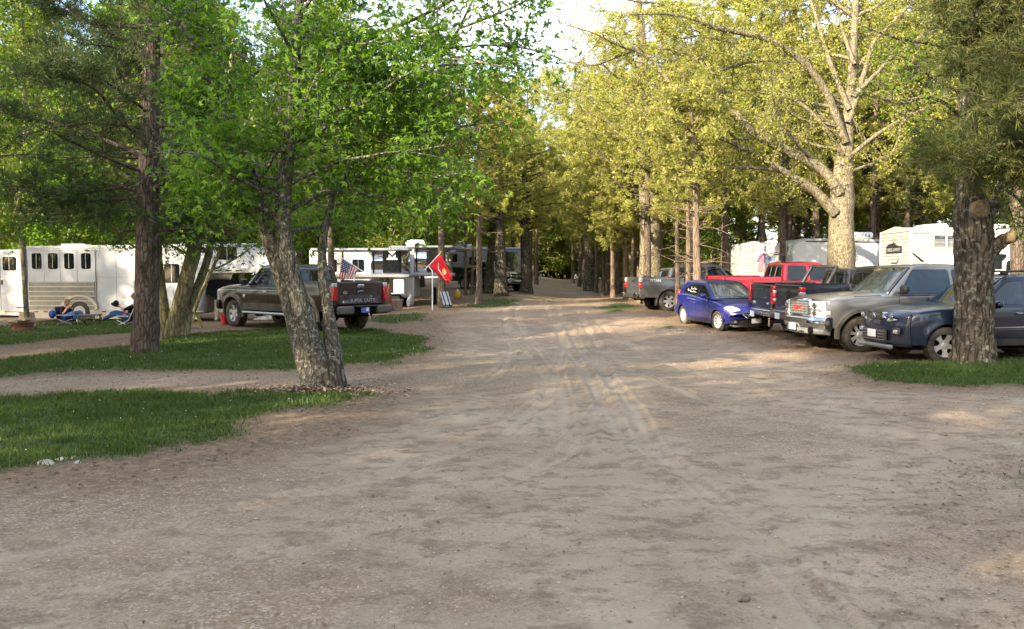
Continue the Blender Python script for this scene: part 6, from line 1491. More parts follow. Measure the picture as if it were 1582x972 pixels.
for i in range(12):
    x, y = r_.uniform(-56, -33), r_.uniform(25, 44); k = r_.choice(["wood_a", "pine_a", "pine_b", "wood_b"]); plant(k, x, y, r_.uniform(0, 6.28), r_.uniform(.9, 1.2), KIND[k] + " in the woods left of the picture", "woods left of the viewpoint")
for i in range(12):
    x, y = r_.uniform(27, 44), r_.uniform(-14, 26)
    k = r_.choice(["wood_a", "pine_g", "pine_b", "wood_b"]); plant(k, x, y, r_.uniform(0, 6.28), r_.uniform(.85, 1.2), KIND[k] + " in the woods right of and behind the viewpoint", "woods behind the viewpoint")
for k, o in list(FOREST.items()):
    if "used" in o and not o["used"]: bpy.data.objects.remove(o)
for o in bpy.data.objects:
    if "used" in o: del o["used"]

# ------------------------------------------------------------ trailers and campers
class Trl:
    # local frame: x to the right along the near side, y away from the viewer, z up; near side at y = 0
    def __init__(s, name, label, cat, px, Y, depth=2.45, yaw=0.0, prof=None, mat="trailer_white", bev=.10, dz=0.0, z0=None):
        x = gt(px, Y); s.root = empty(name, (x, Y, gz(x, Y) if z0 is None else z0), R(yaw), label, cat); s.d = depth; s.root.location.z += dz
        MB().prism(prof, lambda a, z: (a, 0, z), lambda a, z: (a, depth, z)).build("body", mat, s.root, smooth=35, bevel=bev)
    def pan(s, name, poly, mat, off=.006, th=.03, r=0, par=None, label=None):
        p = rpoly(poly, r) if r else poly
        return MB().prism(p, lambda a, z: (a, -off, z), lambda a, z: (a, -off+th, z)).build(name, mat, par or s.root, label=label)
    def win(s, x, z, w, h, r=.05, bars=1, frame="seam", glass="glass_dark", bar="aluminium", rows=0):
        f = s.pan("window", [(x-w/2-.03, z-h/2-.03), (x+w/2+.03, z-h/2-.03), (x+w/2+.03, z+h/2+.03), (x-w/2-.03, z+h/2+.03)], frame, .010, .02, r*1.2)
        s.pan("pane", [(x-w/2, z-h/2), (x+w/2, z-h/2), (x+w/2, z+h/2), (x-w/2, z+h/2)], glass, .016, .02, r, f)
        for k in range(bars): MB().box((x+w*((k+1)/(bars+1)-.5), -.022, z), (.018, .012, h)).build("window_bar", bar, f)
        return f
    def wheel(s, x, r=.38, y=.14):
        m = MB(); m.lathe([(r*.58, -.11), (r*.8, -.12), (r, -.08), (r, .08), (r*.8, .12), (r*.58, .11)], 32, 'Y', c=(x, y, r), closed=True); t = m.build("tyre", "rubber", s.root, smooth=40)
        m = MB(); m.lathe([(r*.60, -.10), (r*.55, -.06), (r*.35, -.04), (r*.30, -.10), (r*.02, -.11)], 24, 'Y', c=(x, y, r)); m.build("rim", "alloy", t, smooth=40)
    def ribs(s, x0, x1, z0, z1, mat, n, name="siding_strip", off=.02):
        for k in range(n):
            a, b = lerp(z0, z1, k/n), lerp(z0, z1, (k+1)/n); MB().prism([(a, -.004), (a+.012, -off), (b-.018, -off*.75), (b-.004, -.004)], lambda z, y: (x0, y, z), lambda z, y: (x1, y, z)).build(name, mat, s.root)
    def ac(s, x, zt, l=.85, y=.9, label=None):
        m = MB(); m.box((x, y, zt+.16), (l, .72, .30), ch=.07); o = m.build("air_conditioner", "white_paint", s.root, smooth=45)
        m = MB(); 
        for k in range(5): m.box((x-l*.3+k*l*.15, y-.365, zt+.15), (l*.05, .012, .14))
        m.build("vent_slot", "grey_plastic", o)
def ppm_(Y): return F_PX/Y
# long white gooseneck horse trailer
def horse_trailer():
    Y = 29.0; q = F_PX/Y; X = lambda px: (px-42)/q; Z = lambda py: 1.68 + (HOR-py)/q - gz(gt(180, Y), Y)
    t = Trl("horse_trailer", "long white gooseneck horse trailer with four barred windows and a ribbed aluminium lower side", "horse trailer", 42, Y,
            prof=[(0, Z(482)), (X(305), Z(484)), (X(325), Z(420)), (X(430), Z(418)), (X(432), Z(385)), (X(415), Z(374)), (0, Z(379))], bev=.07)
    for px in (58, 83, 108, 134): t.win(X(px), Z(402), .28, .50, .06)
    t.ribs(X(45), X(147), Z(478), Z(434), "aluminium_rib_reflection", 6)
    for k in range(7): z = lerp(Z(478), Z(434), k/6); t.pan("rib_edge", [(X(45), z-.018), (X(147), z-.018), (X(147), z+.018), (X(45), z+.018)], "aluminium", .026)  # bright lips between the darkened ribs, painting reflection bands on the corrugation
    t.pan("lower_rail", [(0, Z(490)), (X(304), Z(492)), (X(306), Z(478)), (0, Z(476))], "aluminium", .016, .05)
    for k in range(17):
        px = 52+15*k
        if 108 < px < 146 or px > 296: continue
        t.pan("reflector", [(X(px), Z(481)), (X(px+7), Z(481)), (X(px+7), Z(479)), (X(px), Z(479))], "lamp_red", .022)
    m = MB(); n = 14; cx = X(123)
    pr = [(.56*math.cos(math.pi*k/n), .42+.52*math.sin(math.pi*k/n)*.95) for k in range(n+1)]
    for k in range(n):
        (a, b), (c, d) = pr[k], pr[k+1]; m.prism([(cx+a, b), (cx+c, d), (cx+c*1.2, d+(.07 if k not in (0,) else .05)), (cx+a*1.2, b+.07)], lambda x, z: (x, -.06, z), lambda x, z: (x, .10, z))
    m.build("fender", "aluminium", t.root)
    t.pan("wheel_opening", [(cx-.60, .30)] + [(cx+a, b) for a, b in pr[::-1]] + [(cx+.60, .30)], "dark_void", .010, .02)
    t.wheel(cx, .37, .06); t.wheel(cx+.86, .37, .22); t.wheel(X(240), .37, .3)
    t.pan("door_seam", [(X(149), Z(475)), (X(150), Z(475)), (X(149), Z(384)), (X(148), Z(384))], "seam", .009)
    for px in (42.8, 69, 94, 120, 180, 222, 268): t.pan("panel_seam", [(X(px), Z(475 if px > 150 else 434)), (X(px+.35), Z(475 if px > 150 else 434)), (X(px+.35), Z(384)), (X(px), Z(384))], "siding_grey", .008)
    for zz in (427, 386): t.pan("rivet_strip", [(X(150 if zz == 427 else 44), Z(zz)), (X(300), Z(zz)), (X(300), Z(zz-.5)), (X(150 if zz == 427 else 44), Z(zz-.5))], "siding_grey", .009)
    t.pan("door_frame", [(X(150), Z(470)), (X(151.5), Z(470)), (X(150.5), Z(384)), (X(149.5), Z(384))], "aluminium", .012)
    t.win(X(266), Z(421), .48, .62, .07); t.win(X(352), Z(390), .62, .40, .07)
    t.pan("nose_rail", [(X(322), Z(421)), (X(430), Z(419)), (X(430), Z(412)), (X(324), Z(414))], "aluminium", .016, .05)
    for px in (333, 349, 365): t.pan("vent_slot", [(X(px), Z(417.5)), (X(px+10), Z(417.2)), (X(px+10), Z(415.8)), (X(px), Z(416.1))], "dark_void", .022)
    t.pan("roof_rail", [(0, Z(383)), (X(412), Z(380)), (X(412), Z(377)), (0, Z(379.5))], "aluminium", .014, .05)
    # front wall, spare wheel, jack under the gooseneck
    MB().box((X(318)+.25, 1.4, Z(458)), (.08, 2.0, 1.25)).build("front_wall", "aluminium", t.root)
    m = MB(); m.lathe([(.20, -.1), (.29, -.12), (.36, -.08), (.36, .08), (.29, .12), (.20, .1)], 30, 'Y', c=(X(333), .35, Z(447)), closed=True); sp = m.build("spare_wheel", "rubber", t.root, smooth=40)
    m = MB(); m.lathe([(.21, -.09), (.19, -.03), (.10, -.02), (.09, -.06), (.02, -.06)], 24, 'Y', c=(X(333), .35, Z(447))); m.build("rim", "rust", sp, smooth=40)
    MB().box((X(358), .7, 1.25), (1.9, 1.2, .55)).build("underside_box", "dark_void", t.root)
    for px in (326, 352): MB().bar((X(px), .5, .05), (X(px), .5, 1.35), .11, .11, ch=.01).build("jack_leg", "aluminium", t.root)
    MB().box((X(365), .9, Z(480)), (1.6, .9, .10)).build("step_deck", "aluminium", t.root)
    MB().box((X(90), 1.3, Z(376)), (.9, .5, .10), ch=.03).build("roof_vent", "white_paint", t.root); MB().box((X(24+40), .15, Z(385)), (.3, .05, .1), ch=.02).build("side_lamp", "aluminium", t.root)
    Y2 = 31.6; q2 = F_PX/Y2; X2 = lambda px: (px+60)/q2; Z2 = lambda py: 1.68+(HOR-py)/q2-gz(gt(0, Y2), Y2)
    t = Trl("horse_trailer", "white trailer cut by the left picture edge with one wide dark window", "horse trailer", -60, Y2, prof=[(0, Z2(480)), (X2(38), Z2(482)), (X2(39), Z2(384)), (0, Z2(385))], bev=.06)
    t.win(X2(16), Z2(406), .46, .46, .06); t.pan("lower_rail", [(0, Z2(484)), (X2(38), Z2(486)), (X2(38), Z2(480)), (0, Z2(478))], "aluminium", .014, .05)
    t.pan("door_seam", [(X2(1), Z2(478)), (X2(1.6), Z2(478)), (X2(1.6), Z2(388)), (X2(1), Z2(388))], "seam", .009); t.pan("door_handle", [(X2(1.5), Z2(438)), (X2(5), Z2(438)), (X2(5), Z2(431)), (X2(1.5), Z2(431))], "black_plastic", .02, r=.01)
    t.pan("vent_grille", [(X2(8), Z2(392)), (X2(18), Z2(392)), (X2(18), Z2(387)), (X2(8), Z2(387))], "siding_grey", .015); t.wheel(X2(-20), .37, .1); t.wheel(X2(28), .36, .25)
    t.pan("reflector", [(X2(7), Z2(481)), (X2(33), Z2(481.5)), (X2(33), Z2(480)), (X2(7), Z2(479.6))], "lamp_red", .02)
horse_trailer()
def mirror_trailer(name, label, pxs, Y, xs, roof, floor, logo, ac):
    q = F_PX/Y; x0 = xs[0]; X = lambda px: (px-x0)/q; Z = lambda py: 1.7+(HOR-py)/q-gz(gt(sum(xs)/2, Y), Y)
    xs0, xs1 = xs; xm = pxs
    t = Trl(name, label, "horse trailer", x0, Y, prof=[(0, .45), (X(xm), .45), (X(xm)+.0, Z(floor)), (X(xs1)-.25, Z(floor)), (X(xs1)-.25, Z(roof)), (0, Z(roof))], bev=.08)
    # polished wrap-round nose: half ellipse plan
    zb, zt = Z(floor)+.03, Z(roof)-.04; xa = X(xm)+.0; xb = X(xs1); n = 22
    def nose(u, v):
        a = u; 
        if u < .62: return (lerp(xa, xb-.28, u/.62), -.03, lerp(zb, zt, v))
        a = (u-.62)/.38*math.pi/2; return (xb-.28+.28*math.sin(a), -.03+1.2*(1-math.cos(a))*1.0, lerp(zb, zt, v))
    o = MB().grid(nose, 40, 1).build("polished_nose", "mirror_aluminium", t.root, smooth=50, solid=.03)
    for a, b, m_ in ((xa+.10, xa+.16, "seam"), (lerp(xa, xb, .34), lerp(xa, xb, .86), "glass_dark"), (xb-.32, xb-.28, "aluminium")):
        MB().prism(rpoly([(a, zb+.05), (b, zb+.05), (b, zt-.05), (a, zt-.05)], min(.05, (b-a)*.3)), lambda x, z: (x, -.075, z), lambda x, z: (x, -.03, z)).build("nose_panel", m_, o)
    for z, h, m_ in ((Z(floor)-.05, .16, "aluminium"), (Z(roof)+.0, .12, "aluminium")): MB().box(((X(xs1))/2+.1, .5, z), (X(xs1)+.05, 1.3, h), ch=.04).build("rail", m_, t.root)
    if logo:
        c = lerp(xa, xb, .60); z = Z(392); m = MB()
        m.prism([(c-.21, z-.15), (c-.21, z+.17), (c, z-.06), (c+.21, z+.17), (c+.21, z-.15), (c+.12, z-.15), (c+.12, z-.02), (c, z-.15), (c-.12, z-.02), (c-.12, z-.15)][::1], lambda a, b: (a, -.095, b), lambda a, b: (a, -.075, b)); 
        MB().prism([(c-.235, z-.20), (c+.235, z-.20), (c+.235, z+.20), (c-.235, z+.20)], lambda a, b: (a, -.084, b), lambda a, b: (a, -.07, b)).build("emblem_plate", "flag_white", o)
        m = MB()
        m.prism([(c-.235, z-.12), (c-.235, z+.20), (c-.19, z+.20), (c, z-.0), (c+.19, z+.20), (c+.235, z+.20), (c+.235, z-.12), (c+.15, z-.12), (c+.15, z+.04), (c, z-.11), (c-.15, z+.04), (c-.15, z-.12)][::-1], lambda a, b: (a, -.092, b), lambda a, b: (a, -.084, b)); m.build("emblem", "seam", o)
    if ac: t.ac(X(ac), Z(roof)+.04, .95, .7)
    t.wheel(X(xm)-.9, .38, .1); t.wheel(X(xm)-1.8, .38, .1)
    return t, X, Z
def mirror_trailers():
    t, X, Z = mirror_trailer("horse_trailer", "silver gooseneck trailer with mirror polished nose and white M emblem", 573, 36.5, (478, 629), 383, 422, True, None)
    t.win(X(554), Z(408), .46, .50, .07); t.win(X(515), Z(408), .3, .5, .05); t.pan("door", [(X(521), .5), (X(529), .5), (X(529), Z(387)), (X(521), Z(387))], "siding", .02); t.pan("door_gap", [(X(529), .5), (X(531), .5), (X(531), Z(387)), (X(529), Z(387))], "seam", .02)
    MB().box((X(616), .3, Z(437)), (.46, .5, .85), ch=.02).build("jack_housing", "plate_white", t.root); MB().box((X(612), .3, Z(451)), (.75, .55, .05)).build("jack_shelf", "aluminium", t.root)
    t, X, Z = mirror_trailer("horse_trailer", "second polished trailer with a roof air conditioner standing just behind the red flag", 640, 39.0, (600, 697), 379, 420, False, 641)
    t.pan("side_door", [(X(626), Z(418)), (X(640), Z(418)), (X(640), Z(388)), (X(626), Z(388))], "trailer_white", .02); t.win(X(631), Z(405), .2, .42, .05)
    MB().box((X(655), .4, Z(385)), (3.0, .08, .12)).build("awning_roll", "awning_blue", t.root)
    for px in (622, 668): MB().box((X(px), .8, .5), (.2, .5, .9), ch=.03).build("landing_leg", "dark_void", t.root)
mirror_trailers()
def camper_far():
    Y = 57.5; q = F_PX/Y; X = lambda px: (px-696)/q; Z = lambda py: 1.7+(HOR-py)/q-gz(gt(750, Y), Y)
    t = Trl("travel_trailer", "grey sided travel trailer behind the black pickup and the cedar trunks on the left", "camper", 696, Y, prof=[(0, .5), (X(806), .5), (X(806), Z(386)), (X(800), Z(383)), (0, Z(380))], mat="siding_grey", bev=.06)
    t.ribs(.05, X(718), Z(428), Z(406), "siding", 5, off=.03); t.win(X(702), Z(398), .36, .52, .04); t.pan("trim", [(X(718), .5), (X(720), .5), (X(720), Z(386)), (X(718), Z(386))], "seam", .02)
    t.pan("slide_out", [(X(722), .8), (X(756), .8), (X(756), Z(388)), (X(722), Z(388))], "siding", .30, .30); 
    for px in (729, 737): MB().box((X(px), -.315, Z(403)), (.32, .03, .55), ch=.01).build("window", "glass_dark", t.root)
    t.pan("dark_end", [(X(762), .8), (X(800), .8), (X(800), Z(389)), (X(762), Z(389))], "glass_clear", .02); MB().box((X(755), .5, Z(384)), (X(806)-X(700), 1.1, .17), ch=.05).build("roof_edge", "awning_blue", t.root)
    t.pan("pillar", [(X(757), .6), (X(759.5), .6), (X(759.5), Z(386)), (X(757), Z(386))], "white_paint", .03); t.ac(X(712), Z(379), .8, 1.0); t.wheel(X(740), .36); t.wheel(X(765), .36)
    MB().box((X(725), 1.2, Z(378)), (.5, .5, .14), ch=.03).build("roof_vent", "white_paint", t.root)
camper_far()
def rv_right():
    # ribbed travel trailer, nose to the left
    Y = 30.5; q = F_PX/Y; X = lambda px: (px-1405)/q; Z = lambda py: 1.7+(HOR-py)/q-gz(gt(1440, Y), Y); top = Z(354)
    t = Trl("travel_trailer", "white ribbed travel trailer with a dark mountain emblem on its nose behind the pewter truck", "camper", 1405, Y, prof=[(0, .5), (7.2, .5), (7.2, top), (0, top)], mat="siding", bev=.03)
    t.ribs(.03, 7.1, .6, top-.22, "siding", 20, off=.028)
    for k in range(20):                                       # ribs on the nose
        a, b = lerp(.6, top-.12, k/20), lerp(.6, top-.12, (k+1)/20); MB().prism([(a, -.004), (a+.012, -.028), (b-.02, -.02), (b-.004, -.004)], lambda z, y: (y, .03, z), lambda z, y: (y, 2.42, z)).build("siding_strip", "siding", t.root)
    MB().prism([(.03, top-.0), (1.22, top+.16), (2.42, top-.0), (2.42, top-.08), (.03, top-.08)], lambda y, z: (-.03, y, z), lambda y, z: (.12, y, z)).build("nose_cap", "siding", t.root)
    MB().prism([(0, top-.03), (1.22, top+.13), (2.45, top-.03)], lambda y, z: (.1, y, z), lambda y, z: (7.0, y, z)).build("roof", "white_paint", t.root)
    MB().box((3.6, -.03, top-.10), (7.2, .07, .07)).build("awning_rail", "siding_grey", t.root); MB().box((0, -.012, top/2+.3), (.07, .05, top-.6)).build("corner_trim", "white_paint", t.root); MB().box((-.0, 2.45, top/2+.3), (.07, .05, top-.6)).build("corner_trim", "white_paint", t.root)
    for x0 in (1.06, ):
        t.pan("window", [(x0-.28, Z(384)), (x0+.98, Z(384)), (x0+.98, Z(362)), (x0-.28, Z(362))], "white_paint", .04, .05, .04)
        for dx in (0, .50):
            p_ = t.pan("pane", [(x0-.20+dx, Z(382.5)), (x0+.22+dx, Z(382.5)), (x0+.22+dx, Z(363.5)), (x0-.20+dx, Z(363.5))], "glass_clear", .05, .04, .03)
            for k in range(6): MB().box((x0+.01+dx, -.056, Z(382)+.05*k+.02), (.38, .004, .016)).build("blind_slat", "siding_grey", p_)
    w_ = t.pan("window", [(.74, Z(410)), (2.1, Z(410)), (2.1, Z(398)), (.74, Z(398))], "white_paint", .04, .05, .04); t.pan("pane", [(.80, Z(409)), (2.04, Z(409)), (2.04, Z(399.5)), (.80, Z(399.5))], "glass_clear", .05, .04, .02, w_)
    t.pan("stripe", [(.03, Z(391)), (.10, Z(391)), (.52, Z(404)), (.42, Z(404.6))], "seam", .035, .03)
    fx = -.035
    for pts in ([(2.25, Z(387)), (2.28, Z(387)), (2.05, Z(376)), (2.02, Z(376))], [(.55, Z(376)), (.50, Z(376)), (.12, Z(388)), (.18, Z(390))]): MB().prism(pts, lambda y, z: (fx, y, z), lambda y, z: (fx+.03, y, z)).build("stripe", "siding_grey", t.root)
    zz = Z(390); e = MB().prism([(.62, zz), (1.9, zz), (1.9, zz+.26), (1.75, zz+.36), (1.40, zz+.38), (1.30, zz+.46), (1.27, zz+.40), (1.0, zz+.30), (.62, zz+.24)], lambda y, z: (fx-.004, y, z), lambda y, z: (fx+.03, y, z)).build("emblem", "trim_dark", t.root)
    text("HIDE-AWAY", .20, "siding", e, facing((fx-.008, 1.26, zz+.13), (0, -1, 0), (0, 0, 1)), .002)
    for y in (.25, 1.12, 1.24, 1.36, 2.2): MB().box((-.045, y, Z(367)), (.03, .06, .04), ch=.008).build("marker_lamp", "lamp_amber", t.root)
    m = MB(); m.prism([(2.0, top+.05), (2.2, top+.20), (3.0, top+.24), (3.1, top+.05)], lambda x, z: (x-1.4, .5, z), lambda x, z: (x-1.4, 1.2, z)); m.build("roof_vent", "white_paint", t.root); MB().box((3.6, .8, top+.14), (2.6, .9, .12), ch=.03).build("roof_box", "white_paint", t.root)
    t.wheel(3.4, .36); t.wheel(4.3, .36)
    # big white horse trailer with curved nose
    Y = 35.5; q = F_PX/Y; X2 = lambda px: (px-1212)/q; Z2 = lambda py: 1.7+(HOR-py)/q-gz(gt(1290, Y), Y)
    t = Trl("horse_trailer", "white trailer with rounded grey nose and roof air conditioner behind the red pickup", "horse trailer", 1212, Y, prof=rpoly([(X2(1222), .5), (X2(1385), .5), (X2(1385), Z2(369)), (X2(1222), Z2(367))], .62, 8), bev=.0, mat="siding_grey")
    t.pan("side_skin", rpoly([(X2(1224), .6), (X2(1384), .6), (X2(1384), Z2(373)), (X2(1224), Z2(371))], .58, 8), "trailer_white", .02, .04)
    t.pan("roof_rail", [(X2(1243), Z2(372.5)), (X2(1384), Z2(374.5)), (X2(1384), Z2(373)), (X2(1243), Z2(371))], "seam", .03)
    for a, b in ((1322, 1345), (1348, 1364)): t.win(X2((a+b)/2), Z2(408), (b-a)/q, .25, .03)
    t.ac(X2(1334), Z2(368), 1.0, .6); MB().box((X2(1225), .1, Z2(404)), (1.8, .02, .015)).build("pinstripe", "siding_grey", t.root); t.wheel(X2(1290), .38); t.wheel(X2(1315), .38)
    # silver camper, tail end
    Y = 39.0; q = F_PX/Y; X3 = lambda px: (px-1146)/q; Z3 = lambda py: 1.7+(HOR-py)/q-gz(gt(1178, Y), Y)
    t = Trl("travel_trailer", "silver travel trailer with white awning arms left of the straight orange pine trunk", "camper", 1146, Y, prof=rpoly([(0, .5), (X3(1211), .5), (X3(1211), Z3(375)), (0, Z3(375))], .18), mat="siding_grey", bev=0)
    t.ribs(.05, X3(1165), .6, Z3(378), "siding", 14, off=.03); t.pan("front_panel", rpoly([(X3(1172), Z3(392)), (X3(1209), Z3(392)), (X3(1209), Z3(378)), (X3(1174), Z3(378))], .12), "trailer_white", .03); t.pan("front_window", rpoly([(X3(1172), Z3(408)), (X3(1209), Z3(408)), (X3(1209), Z3(394)), (X3(1170), Z3(394))], .08), "awning_blue", .03)
    m = MB(); m.tube([(X3(1177), -.15, Z3(378)), (X3(1166), -.5, Z3(396))], .035, 6); m.tube([(X3(1166), -.1, Z3(377)), (X3(1178), -.4, Z3(392))], .03, 6); m.tube([(X3(1160), -.3, Z3(399)), (X3(1172), -.3, Z3(385))], .03, 6); m.build("awning_arm", "white_paint", t.root)
    for px in (1171, 1196): MB().box((X3(px), .8, Z3(374)), (.45, .45, .14), ch=.03).build("roof_vent", "white_paint", t.root)
    m = MB()
    for k in range(5): m.prism([(.02+.05*k, 0), (.045+.05*k, 0), (.06+.05*k-.10, -.9), (.03+.05*k-.10, -.9)], lambda a, b: (X3(1168)+a, -.45, Z3(392)+b), lambda a, b: (X3(1168)+a, -.44, Z3(392)+b))
    m.build("furled_flag", "flag_stripe", t.root); t.wheel(X3(1180), .36)
    Y = 43.0; q = F_PX/Y; X4 = lambda px: (px-1127)/q; Z4 = lambda py: 1.7+(HOR-py)/q-gz(gt(1140, Y), Y)
    t = Trl("travel_trailer", "low white camper with a sloping dark window left of the silver travel trailer", "camper", 1127, Y, prof=rpoly([(0, .5), (X4(1165), .5), (X4(1165), Z4(396)), (X4(1134), Z4(396)), (0, Z4(412))], .12), bev=0); t.pan("window", [(X4(1132), Z4(414)), (X4(1146), Z4(414)), (X4(1146), Z4(404)), (X4(1137), Z4(405))], "glass_dark", .02); t.wheel(X4(1150), .34)
    # camper cut by the right picture edge
    Y = 27.5; q = F_PX/Y; X5 = lambda px: (px-1490)/q; Z5 = lambda py: 1.7+(HOR-py)/q-gz(gt(1550, Y), Y)
    t = Trl("travel_trailer", "white camper with an arched door hood right of the thick oak trunk", "camper", 1490, Y, prof=[(0, .5), (X5(1700), .5), (X5(1700), Z5(350)), (X5(1570), Z5(352)), (X5(1560), Z5(374)), (X5(1538), Z5(386)), (0, Z5(392))], mat="trailer_white", bev=.05)
    t.pan("window", rpoly([(X5(1534), Z5(416)), (X5(1550), Z5(416)), (X5(1553), Z5(393)), (X5(1534), Z5(392))], .04), "glass_dark", .02); t.pan("corner_trim", [(X5(1529), .6), (X5(1532), .6), (X5(1532), Z5(390)), (X5(1529), Z5(391))], "seam", .02)
    hood = t.pan("door_hood", [(X5(1547), Z5(420)), (X5(1547), Z5(404)), (X5(1554), Z5(397)), (X5(1567), Z5(409)), (X5(1567), Z5(420))], "white_paint", .10, .10); t.pan("door_window", [(X5(1550), Z5(420)), (X5(1550), Z5(409))] + [(X5(1556)+.13*math.cos(a), Z5(408)+.13*math.sin(a)) for a in (2.4, 1.9, 1.2, .7)] + [(X5(1562), Z5(409)), (X5(1562), Z5(420))], "glass_dark", .12, .03, 0, hood)
    t.pan("marker_lamp", [(X5(1567), Z5(374)), (X5(1571), Z5(374)), (X5(1571), Z5(372)), (X5(1567), Z5(372))], "lamp_amber", .02); t.pan("pinstripe", [(X5(1567), Z5(409)), (X5(1640), Z5(406)), (X5(1640), Z5(407)), (X5(1567), Z5(410))], "siding_grey", .02)
    t.win(X5(1582), Z5(414), .3, .3, .03); m = MB(); m.prism([(0, 0), (.55, 0), (.50, .48), (.14, .55)], lambda a, b: (X5(1535)+a, .8, Z5(372)+b), lambda a, b: (X5(1535)+a, 1.4, Z5(372)+b)); m.build("roof_vent", "white_paint", t.root); MB().box((X5(1542), 1.1, Z5(371)), (1.1, .9, .5), ch=.05).build("roof_box", "white_paint", t.root)
    t.wheel(X5(1600), .36); t.wheel(X5(1640), .36)
rv_right()

# ------------------------------------------------------------ flags
def cloth(A, B, C, D, n=14, m=10, amp=.03, seed=0):
    A, B, C, D = [np.array(v) for v in (A, B, C, D)]; nrm = np.cross(B-A, D-A); nrm = nrm/np.linalg.norm(nrm)
    def fn(u, v):
        p = (A*(1-u)+B*u)*(1-v) + (D*(1-u)+C*u)*v; return tuple(p + nrm*amp*math.sin(u*9+v*3+seed)*v + np.array((0, 0, -.02*math.sin(v*3.1))))
    return fn, nrm
def sub(fn, nrm, u0, u1, v0, v1, nu, nv, off=0):
    return MB().grid(lambda a, b: tuple(np.array(fn(lerp(u0, u1, a), lerp(v0, v1, b))) + nrm*off), nu, nv)
def marine_flag():
    Y = 34.2; base = P(668, 466, Y); z = gz(base.x, Y); root = empty("flag", (base.x, Y, z), 0, "red flag with gold emblem and white scroll hanging from a bent white pole", "flag"); o = Vector((base.x, Y, z))
    L = lambda px, py, d=0: np.array(P(px, py, Y+d) - o)
    m = MB(); m.tube([(0, 0, -.1), tuple(L(668, 419)), tuple(L(661.5, 410.5))], .028, 8); m.build("pole", "pvc", root, smooth=50)
    m = MB(); m.tube([tuple(L(661, 412)), tuple(L(682, 389))], .02, 8); m.tube([tuple(L(661, 411)), tuple(L(656, 417))], .02, 6); m.build("staff", "pvc", root, smooth=50)
    A, B, C, D = L(681, 391, -.02), L(663, 411, -.02), L(692, 440, .15), L(699, 428, .05)
    f, n = cloth(A, B, C, D, amp=.10); n = n if n[1] < 0 else -n
    sub(f, n, 0, 1, 0, 1, 16, 20).build("cloth", "flag_red", root, smooth=180, solid=.004)
    m = MB()                                                  # emblem: a globe with wings, and an anchor behind it
    def onf(u, v, off=.014): return tuple(np.array(f(u, v)) + n*off)
    c = (.42, .58); k = 18; ring = [onf(c[0]+.19*math.cos(a*6.283/k), c[1]+.12*math.sin(a*6.283/k)) for a in range(k)]; m.add([onf(*c, .02)] + ring, [(0, 1+i, 1+(i+1) % k) for i in range(k)])
    m.build("emblem", "flag_gold", root); m = MB(); k = 12; ring = [onf(c[0]+.09*math.cos(a*6.283/k), c[1]+.03+.06*math.sin(a*6.283/k), .026) for a in range(k)]; m.add([onf(c[0], c[1]+.03, .03)] + ring, [(0, 1+i, 1+(i+1) % k) for i in range(k)]); m.build("emblem_globe", "flag_white", root)
    m = MB(); pts = [(.42, .20), (.55, .25), (.68, .34), (.70, .46), (.72, .58), (.78, .70), (.80, .80), (.70, .86)]
    for (a, b), (c_, d) in zip(pts[:-1], pts[1:]): m.add([onf(a-.025, b), onf(a+.025, b), onf(c_+.025, d), onf(c_-.025, d)], [(0, 1, 2, 3)])
    m.build("scroll", "flag_white", root)
def us_flag():
    tr = [v.root for v in FLEET if "SUPER DUTY" in v.root["label"]][0]; Y = 24.0
    top, bot = P(529, 399, Y), P(563, 421, Y); o = Vector((bot.x-.2, Y, 1.2)); o = P(549, 428, Y); o.z -= .25; root = empty("flag", o, 0, "small stars and stripes flag standing in the maroon truck bed", "flag")
    L = lambda px, py, d=0: np.array(P(px, py, Y+d) - o)
    m = MB(); m.tube([tuple(L(527, 398)), tuple(L(563, 421))], .018, 8); m.build("staff", "pvc", root, smooth=50)
    m = MB(); m.tube([tuple(L(553, 414)), tuple(L(547, 421)), tuple(L(547, 428)), tuple(L(547, 428)-np.array((0, 0, .55)))], .02, 8); m.build("stand", "pvc", root, smooth=50)
    A, B, C, D = L(528, 400, .0), L(554, 414, 0), L(545, 431, .0), L(524, 431, .1); f, n = cloth(A, B, C, D, amp=.03, seed=2); n = n if n[1] < 0 else -n
    for k in range(13):
        u0, u1 = k/13, (k+1)/13; sub(f, n, u0, u1, 0, 1, 2, 14, .0).build("stripe", "flag_stripe" if k % 2 == 0 else "flag_white", root, smooth=180, solid=.003)
    cn = sub(f, n, 0, 7/13, 0, .58, 10, 8, .006).build("canton", "flag_blue", root, smooth=180, solid=.003); m = MB()
    for i in range(5):
        for j in range(6):
            u, v = (i+.5)/5*7/13, (j+.5)/6*.58; c = np.array(f(u, v)) + n*.012; e1 = unit(np.array(f(u+.02, v))-np.array(f(u, v)))*.018; e2 = unit(np.array(f(u, v+.02))-np.array(f(u, v)))*.018; m.add([c+e1, c+e2, c-e1, c-e2], [(0, 1, 2, 3)])
    m.build("star", "flag_white", cn)
marine_flag(); us_flag()

